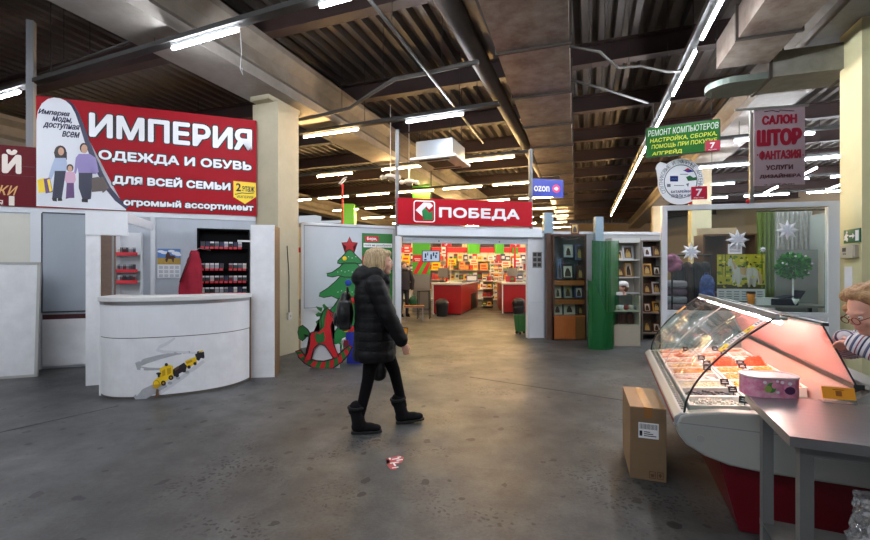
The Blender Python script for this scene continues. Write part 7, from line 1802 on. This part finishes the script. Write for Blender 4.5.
# ------------------------------------------------------------------ trays of food in the counter
AM = Matrix.Rotation(AX, 3, 'Z')
tray_white = M('tray_white', (244, 242, 240), .35)
def food_tray(x0, x1, y0, y1, kind, label, over=.0):
    w, d = (x1 - x0) / 2, (y1 - y0) / 2; xc, yc = (x0 + x1) / 2, (y0 + y1) / 2
    zf = lambda x: .604 + (x - .05) * .08 / .77
    slope = -math.atan(.08 / .77)
    q = R0 + AM @ Vector((xc, yc, 0)); q.z = zf(xc) + .002
    t = thing('food_tray', label, 'food tray', q, AX)
    t.rotation_euler = (0, 0, 0); t.rotation_euler = (AM @ Matrix.Rotation(slope, 3, 'Y')).to_euler()
    h = .062; m = MB(); e = .012
    m.box(-w + e, w - e, -d + e, d - e, 0, .006)
    for (a, b, c_, d_) in ((-w, w, -d, -d + .006), (-w, w, d - .006, d), (-w, -w + .006, -d + .006, d - .006), (w - .006, w, -d + .006, d - .006)):
        m.box(a, b, c_, d_, 0, h)
    m.box(-w - .006, w + .006, -d - .006, -d + .008, h, h + .004); m.box(-w - .006, w + .006, d - .008, d + .005, h, h + .004); m.box(-w - .006, -w + .008, -d + .008, d - .008, h, h + .004); m.box(w - .008, w + .006, -d + .008, d - .008, h, h + .004)
    m.build('tray', tray_white, t)
    cols, style, hh = kind
    rnd = random.Random(hash(label) % 1000 if False else int(abs(xc * 977 + yc * 1313)))
    mats = [M('food_%d_%d_%d' % c, c, .35, spec=.6) for c in cols]
    m = MB()
    def top(u, v):
        x, y = (u * 2 - 1) * (w - .008), (v * 2 - 1) * (d - .008)
        ed = min(1.0, 5 * min(u, 1 - u, v, 1 - v)); return (x, y, .028 + (hh - .02) * ed + .012 * mnoise.noise(Vector((x * 30, y * 30, xc * 7 + yc))))
    m.grid(top, 16, 14)
    for k in range(150 if style != 'fillet' else 26):
        u, v = rnd.uniform(.06, .94), rnd.uniform(.08, .92); p = Vector(top(u, v)); a = rnd.uniform(0, pi); mi = rnd.randrange(len(mats))
        if style == 'shred':
            L = rnd.uniform(.02, .042); m.bar(p + Vector((-cos(a) * L / 2, -sin(a) * L / 2, rnd.uniform(0, .004))), p + Vector((cos(a) * L / 2, sin(a) * L / 2, rnd.uniform(.002, .014))), .0035, .0035, mi)
        elif style == 'cube': s_ = rnd.uniform(.008, .014); m.obox(p + Vector((0, 0, .003)), (s_ * 1.4, s_, s_), (rnd.random(), rnd.random(), a), mi)
        elif style == 'round': s_ = rnd.uniform(.006, .010); m.ell(p + Vector((0, 0, .002)), (s_ * 1.4, s_, s_ * .8), 7, 5, mi, (0, rnd.uniform(-.4, .4), a))
        else:
            L = rnd.uniform(.05, .08); m.ell(p + Vector((0, 0, .006)), (L * .6, L * .28, .010), 10, 6, mi, (rnd.uniform(-.3, .3), rnd.uniform(-.3, .3), a))
    o = m.build('salad', mats, t, smooth=False); o['kind'] = 'stuff'
    return t
SALMON = ([(238, 150, 120), (246, 180, 150), (230, 128, 96)], 'fillet', .05); PINK = ([(240, 180, 160), (226, 150, 130), (246, 206, 190)], 'cube', .045)
BEIGE = ([(236, 196, 140), (224, 170, 110), (246, 220, 180)], 'shred', .045); ORANGE = ([(244, 160, 70), (238, 180, 100), (250, 200, 130)], 'shred', .05)
CARROT = ([(252, 84, 10), (240, 64, 8), (255, 110, 24)], 'shred', .10); AMBER = ([(248, 176, 84), (240, 150, 60), (250, 200, 120)], 'shred', .06)
MUSSEL = ([(228, 170, 60), (206, 140, 50), (240, 200, 110)], 'round', .05); OLIVE = ([(112, 116, 50), (70, 74, 36), (150, 150, 84)], 'round', .045)
DARK = ([(44, 40, 52), (60, 52, 64), (30, 28, 36)], 'round', .04); WHITE = ([(240, 236, 226), (226, 214, 206), (246, 240, 236)], 'cube', .045)
BEET = ([(176, 44, 84), (150, 30, 66), (206, 90, 120)], 'cube', .042); PALE = ([(240, 208, 196), (230, 184, 176), (246, 224, 214)], 'fillet', .045); CREAM = ([(242, 226, 196), (230, 206, 170), (246, 236, 214)], 'shred', .045)
rows = 9; pitch = (LEN - .2) / rows
left = [WHITE, DARK, CREAM, PALE, ORANGE, BEIGE, PINK, SALMON, SALMON]
right = [BEET, OLIVE, MUSSEL, AMBER, AMBER, CARROT, BEIGE, SALMON, PALE]
third = [WHITE, PALE, SALMON, ORANGE, AMBER, CARROT, PALE, PINK, SALMON]
LN = ['white seafood cubes', 'dark seaweed salad', 'cream shredded salad', 'pale fish pieces', 'orange shredded salad', 'beige noodle salad', 'pink diced fish', 'salmon pieces', 'salmon slices']
RN = ['magenta beetroot salad', 'green olives', 'yellow mussels', 'amber carrot salad', 'amber carrot salad', 'bright orange carrot salad', 'beige noodle salad', 'salmon slices', 'pale fish pieces']
ordn = ['nearest', 'second', 'third', 'fourth', 'fifth', 'sixth', 'seventh', 'eighth', 'farthest']
for r in range(rows):
    y0 = .1 + r * pitch
    food_tray(.075, .375, y0 + .005, y0 + pitch - .012, left[r], 'white tray of %s, %s along the front glass' % (LN[r], ordn[r]))
    food_tray(.40, .60, y0 + .005, y0 + pitch - .012, right[r], 'white tray of %s, %s in the middle column' % (RN[r], ordn[r]))
    if r > 1: food_tray(.625, .785, y0 + .005, y0 + pitch - .012, third[r], 'white food tray, %s along the rear doors' % ordn[r])
# black price tickets standing in the food
for r in range(rows):
    y0 = .1 + r * pitch + pitch * .45
    for x, nm in ((.36, 'front'), (.585, 'middle')):
        if (r + (x > .5)) % 4 == 3: continue
        q = R0 + AM @ Vector((x, y0, 0)); q.z = .604 + (x - .05) * .104 + .05
        q += AM @ Vector((random.uniform(-.05, .02), random.uniform(-.06, .06), 0)); k = thing('price_ticket', 'black price ticket stuck in the %s tray of the %s column' % (ordn[r], nm), 'price ticket', q, AX + random.uniform(-.4, .6), None)
        m = MB(); m.box(-.028, .028, -.0015, .0015, .02, .06, 0, Matrix.Rotation(radians(-20), 4, 'X')); c_ = m.build('card', ink_black, k)
        m = MB(); m.box(-.018, .018, -.003, -.0015, .032, .036, 0, Matrix.Rotation(radians(-20), 4, 'X')); m.box(-.014, .010, -.003, -.0015, .043, .047, 0, Matrix.Rotation(radians(-20), 4, 'X')); m.build('print', ink_white, c_)
        m = MB(); m.cyl((0, 0, -.03), (0, .008, .03), .0025, n=6); m.build('pin', black_plastic, k)

# ================================================================== cardboard box on the floor
q = Vector((PX(630, 3.03), 3.03, 0)); W, D, Hh = .235, .54, .515
card = M('cardboard', (126, 102, 74), .75, var=.12, vs=4, bump=.04, bs=60)
t = thing('cardboard_box', 'tall brown cardboard box with a white barcode label beside the fish counter', 'box', q, radians(-19))
m = MB(); m.box(0, W, 0, D, 0, Hh); m.build('carton', card, t, bevel=.004)
m = MB(); m.box(.0, W / 2 - .002, .002, D - .002, Hh, Hh + .004); m.box(W / 2 + .002, W, .002, D - .002, Hh, Hh + .004); m.build('flaps', M('cardboard_top', (164, 132, 96), .75, var=.12, vs=4), t)
m = MB(); m.box(W / 2 - .028, W / 2 + .028, -.0012, D, Hh + .004, Hh + .0052); m.box(W / 2 - .028, W / 2 + .028, -.0014, 0, Hh - .07, Hh + .005); m.build('packing_tape', M('tape_tan', (150, 104, 58), .25), t)
m = MB(); m.box(.055, .185, -.0015, 0, .30, .41); lb = m.build('shipping_label', ink_white, t)
m = MB(); x = .062; random.seed(4)
while x < .176: b = random.choice((.0016, .003, .0022)); m.box(x, x + b, -.0025, -.0015, .365, .402); x += b + random.choice((.0018, .003))
for k in range(3): m.box(.09, .17 - .02 * k, -.0025, -.0015, .315 + k * .014, .321 + k * .014)
m.box(.062, .08, -.0025, -.0015, .315, .352); m.build('label_print', ink_black, lb)
m = MB()
for x0 in (.125, .175):
    for b in ((x0, x0 + .04, .02, .024), (x0, x0 + .04, .066, .07), (x0, x0 + .004, .02, .07), (x0 + .036, x0 + .04, .02, .07)): m.box(b[0], b[1], -.0014, 0, b[2], b[3])
m.prism([(.138, .03), (.152, .03), (.152, .04), (.158, .05), (.132, .05), (.138, .04)], -.0014, 0); m.prism([(.192, .03), (.198, .03), (.198, .048), (.206, .048), (.195, .062), (.184, .048), (.192, .048)], -.0014, 0); m.build('handling_marks', M('mark_brown', (84, 52, 32), .6), t)

# ================================================================== steel work table in the foreground
TA = radians(-23.5); TC = Vector((PX(745, 2.22), 2.22, 0)); ZT = .85; TM = Matrix.Rotation(TA, 3, 'Z')
t = thing('work_table', 'stainless steel work table at the right edge in front of the fish counter', 'table', TC, TA)
LT, DT = 1.25, .63
m = MB(); m.box(0, LT, -DT, 0, ZT - .003, ZT); m.box(0, LT, -DT, -DT + .003, ZT - .04, ZT - .003); m.box(0, .003, -DT + .003, 0, ZT - .04, ZT - .003); m.box(0, LT, -.003, 0, ZT - .04, ZT - .003); m.build('tabletop', steel, t)
leg_m = M('painted_frame', (112, 114, 113), .5, .3, var=.1)
for x in (.05, LT - .09):
    for y in (-DT + .06, -.10): m = MB(); m.box(x, x + .045, y, y + .006, 0, ZT - .04); m.box(x, x + .006, y + .006, y + .045, 0, ZT - .04); m.build('leg', leg_m, t)
m = MB(); m.box(.095, LT - .09, -DT + .06, -DT + .085, ZT - .09, ZT - .045); m.box(.095, LT - .09, -.10, -.075, ZT - .09, ZT - .045); m.box(.056, .08, -DT + .11, -.1, ZT - .09, ZT - .045); m.build('frame_rail', leg_m, t)
m = MB(); m.box(.05, LT - .045, -DT + .06, -.055, .225, .23); m.box(.05, LT - .045, -DT + .055, -DT + .06, .20, .23); m.box(.05, LT - .045, -.055, -.05, .2, .23); m.build('lower_shelf', M('shelf_galv', (120, 122, 120), .4, .6, var=.3, vs=5), t)
def tt(px, py, z=ZT): Y = (EYE - z) * FOC / (py - 270.0); return Vector((PX(px, Y), Y, z))
# pink rounded food tub
q = tt(776, 397, ZT) + Vector((0, .05, .001))
t = thing('food_tub', 'pink patterned rounded food tub with pale lid on the steel table', 'tub', q, radians(-8))
P_ = rrect(-.125, .125, -.075, .075, .06, 8); m = MB(); m.prism(P_, 0, .098, plane='xy'); m.build('tub', M('tub_pink', (196, 66, 120), .3, var=.5, vs=18, col2=(236, 190, 204)), t)
m = MB(); m.tube([(a, b, .1) for a, b in P_], .006, 6, closed=True); m.prism([(a * .95, b * .93) for a, b in P_], .09, .1005, plane='xy'); m.build('lid', M('tub_lid', (224, 206, 204), .3), t, smooth=False)
m = MB()
def onside(x, z, o_=.0015): return (x, -.075 - o_, z)
for (x, z, rx, rz2, mi) in ((-.03, .052, .022, .026, 0), (-.045, .045, .016, .018, 1), (-.018, .062, .012, .014, 2), (.075 - .02, .04, .024, .02, 3), (.04, .055, .014, .012, 2), (.02, .08, .008, .008, 4), (-.06, .078, .008, .007, 4), (.055, .075, .009, .008, 4), (.0, .03, .007, .007, 4), (-.002, .085, .006, .006, 4)):
    m.prism(disc(x, z, rx, rz2, 14), -.0772 - .0002 * mi, -.0748, mi)
m.build('print', [M('tub_green', (70, 130, 60), .4), M('tub_lime', (150, 170, 80), .4), M('tub_rose', (236, 150, 180), .4), M('tub_purple', (70, 24, 70), .4), ink_white], t)
# orange price card in a clear holder
q = tt(840, 404, ZT) + Vector((0, 0, .001))
t = thing('price_card', 'orange price card in a clear stand on the steel table', 'price card', q, TA + radians(6)); Mx = Matrix.Rotation(radians(-16), 4, 'X')
m = MB(); m.box(-.065, .065, -.003, .003, .02, .078, 0, Mx); m.build('card', M('card_orange', (238, 158, 30), .4), t)
m = MB(); m.box(-.012, .012, -.0042, -.003, .035, .06, 0, Mx); m.box(-.022, .022, -.0042, -.003, .063, .067, 0, Mx); m.build('print', M('card_brown', (150, 84, 10), .5), t)
m = MB(); m.box(-.066, .066, -.006, -.0045, 0, .02, 0, Mx); m.box(-.066, .066, -.005, .045, 0, .003); m.build('clear_holder', case_glass, t)
# crumpled clear bag on the lower shelf
q = TC + TM @ Vector((.40, -.30, .231)); t = thing('plastic_bag', 'crumpled clear plastic bag on the lower shelf of the steel table', 'bag', q, TA)
def crump(u, v):
    a = u * 2 * pi; r = (.11 + .02 * mnoise.noise(Vector((cos(a) * 3, sin(a) * 3, v * 6)))) * (1 - .35 * v) ; n_ = .02 * mnoise.noise(Vector((cos(a) * 6, sin(a) * 6, v * 12))); return ((r + n_) * cos(a), (r * .8 + n_) * sin(a), .30 * v)
m = MB(); m.grid(crump, 36, 18); bmesh.ops.remove_doubles(m.bm, verts=m.bm.verts, dist=.0005); m.build('film', glass_mat('bag_film', (230, 232, 236), .5, .22, .15), t)
m = MB(); m.ell((0, 0, .06), (.075, .06, .06), 12, 8); m.ell((.02, .01, .14), (.05, .045, .05), 12, 8); m.build('contents', M('bag_white', (206, 204, 206), .6), t, smooth=True)

# ================================================================== seller at the right edge
SPOS = R0 + AM @ Vector((1.115, .03, 0))
sp = thing('person', 'seller with curly fair hair, glasses and striped sweater looking down behind the fish counter', 'person', SPOS, pi + AX + radians(8))
hc = (.28, 0.02, 1.285); yw, pt_ = radians(10), radians(24)
def stripes():
    m = bpy.data.materials.new('striped_knit'); m.use_nodes = True; nt = m.node_tree; b = nt.nodes['Principled BSDF']; b.inputs['Roughness'].default_value = .85
    at = nt.nodes.new('ShaderNodeAttribute'); at.attribute_name = 'band'; mt = nt.nodes.new('ShaderNodeMath'); mt.operation = 'FRACT'; nt.links.new(at.outputs['Fac'], mt.inputs[0])
    r = nt.nodes.new('ShaderNodeValToRGB'); r.color_ramp.interpolation = 'CONSTANT'; e = r.color_ramp.elements
    seq = [(0, (226, 222, 224)), (.22, (60, 58, 84)), (.36, (216, 212, 216)), (.52, (150, 66, 88)), (.62, (226, 222, 224)), (.8, (74, 84, 120)), (.9, (120, 110, 130))]
    e[0].position = 0; e[0].color = rgb(*seq[0][1]); e[1].position = seq[1][0]; e[1].color = rgb(*seq[1][1])
    for p, c in seq[2:]: x = e.new(p); x.color = rgb(*c)
    nt.links.new(mt.outputs[0], r.inputs[0]); nt.links.new(r.outputs[0], b.inputs['Base Color']); return m
body = head_prims(hc, yw, pt_, .96) + [('c', (.25, .01, 1.24), (.12, 0, 1.14), .054, .062)]
body += stack([(.55, -.05, 0, .13, .17), (.75, -.02, 0, .13, .16), (1.0, .06, 0, .12, .17), (1.14, .10, 0, .07, .11)], 5)
aL, eL, wL = (.10, -.19, 1.12), (.20, -.28, 1.06), (.28, -.16, 1.12)
aR, eR, wR = (.10, .19, 1.12), (.18, .29, 1.03), (.375, .10, 1.13)
for a_, b_, c_ in ((aL, eL, wL), (aR, eR, wR)): body += [('c', a_, b_, .05, .042), ('c', b_, c_, .04, .028)]
body += hand_prims(wL, (.1, .95, .0), (.3, 0, -1), 1, .5, .9) + hand_prims(wR, (.05, -.95, -.1), (.3, 0, -1), -1, .5, .9)
for sy in (-1, 1): body += [('c', (-.03, sy * .1, .55), (.17, sy * .12, .50), .085, .065), ('c', (.17, sy * .12, .50), (.10, sy * .12, .08), .058, .04), ('c', (.10, sy * .12, .05), (.18, sy * .12, .035), .036, .03)]
blob('body', body, M('seller_skin', (222, 164, 142), .5, var=.1, vs=18), sp, .0075, 2); add_eyes(hc, yw, pt_, .96, sp, True)
def band(me):
    me.update()
    at = me.attributes.new('band', 'FLOAT', 'POINT')
    segs = [(Vector(aL), Vector(eL), 0), (Vector(eL), Vector(wL), .3), (Vector(aR), Vector(eR), 0), (Vector(eR), Vector(wR), .3)]
    for i, v in enumerate(me.vertices):
        best = None
        for a, b, o_ in segs:
            d = b - a; g = (v.co - a).dot(d) / d.length_squared; f = max(0, min(1, g)); dist = (v.co - (a + d * f)).length
            if best is None or dist < best[0]: best = (dist, o_ + g * d.length)
        at.data[i].value = 5.0 + ((best[1] / .055) if best[0] < .1 and (abs(v.co.y) > .1 or v.co.x > .2) else v.co.z / .09)
blob('sweater', stack([(.52, -.05, 0, .17, .21), (.75, -.02, 0, .17, .205), (1.0, .06, 0, .15, .205), (1.13, .10, 0, .10, .15), (1.17, .13, 0, .075, .09)], 6) + [('c', aL, eL, .085, .075), ('c', eL, wL, .072, .052), ('c', aR, eR, .085, .075), ('c', eR, wR, .072, .052)], stripes(), sp, .01, 3, band)
blob('trousers', [('c', (-.03, sy * .1, .55), (.17, sy * .12, .50), .10, .078) for sy in (-1, 1)] + [('c', (.17, sy * .12, .50), (.10, sy * .12, .1), .07, .055) for sy in (-1, 1)] + [('e', (-.05, 0, .56), (.16, .2, .11))], trouser_m, sp, .014, 3)
for sy in (-1, 1): m = MB(); m.ell((.13, sy * .12, .05), (.13, .05, .05), 14, 8); m.build('shoe', boot_m, sp, smooth=True)
m = MB(); m.tube([(.18, -.075, 1.175), (.225, -.06, 1.16), (.24, 0, 1.135), (.225, .06, 1.16), (.18, .075, 1.175), (.10, .06, 1.20), (.08, 0, 1.205), (.10, -.06, 1.20)], .03, 10, closed=True); m.build('scarf', M('grey_scarf', (70, 68, 84), .9, var=.4, vs=20), sp, smooth=True)
RH = Matrix.Rotation(yw, 3, 'Z') @ Matrix.Rotation(pt_, 3, 'Y'); random.seed(11); cur = []
for k in range(150):
    v = Vector((random.gauss(0, 1), random.gauss(0, 1), random.gauss(0, 1))).normalized()
    if v.x > .45 and v.z < .55: continue
    if v.z < -.65: continue
    p = Vector((-.02, 0, .035)) + Vector((v.x * .098, v.y * .092, v.z * .098)); cur.append(('e', tuple(Vector(hc) + RH @ p), (random.uniform(.02, .03),) * 3))
cur.append(('e', tuple(Vector(hc) + RH @ Vector((-.03, 0, .04))), (.09, .082, .085)))
blob('hair', cur, M('curly_fair_hair', (206, 164, 116), .6, var=.55, vs=26, col2=(126, 86, 54), bump=.5, bs=70), sp, .008, 1)
st_ = thing('stool', 'dark round stool under the seller behind the fish counter', 'stool', SPOS - Vector((cos(pi + AX), sin(pi + AX), 0)) * .05)
m = MB(); m.lathe([(.16, .40), (.17, .41), (.17, .435), (.16, .44)], 18); m.build('seat', black_plastic, st_)
for a in range(4): m = MB(); m.cyl((.1 * cos(a * pi / 2), .1 * sin(a * pi / 2), .40), (.16 * cos(a * pi / 2), .16 * sin(a * pi / 2), 0), .012, n=8); m.build('leg', dark_metal, st_)

# ------------------------------------------------------------------ scrap of printed paper on the floor
q = Vector((PX(395, 3.27), 3.27, .001)); t = thing('paper_scrap', 'torn red and white printed paper scrap lying on the floor', 'paper', q, radians(20))
pts = [(-.06, -.10), (-.02, -.12), (.0, -.03), (.05, -.02), (.09, .06), (.06, .11), (-.01, .09), (-.05, .1), (-.03, .02), (-.07, -.02)]
m = MB(); m.prism(pts, 0, .0015, plane='xy'); m.build('sheet', M('scrap_pink', (190, 84, 84), .6, var=.4, vs=30), t)
m = MB()
for a in ((-.045, -.09, .05, .012), (-.02, -.06, .014, .05), (-.04, -.01, .07, .014), (.02, .02, .05, .016), (-.01, .05, .06, .014), (.04, .07, .03, .014), (-.03, .06, .014, .03)): m.box(a[0], a[0] + a[2], a[1], a[1] + a[3], .0015, .0022)
m.build('print', M('scrap_white', (232, 224, 220), .6), t)
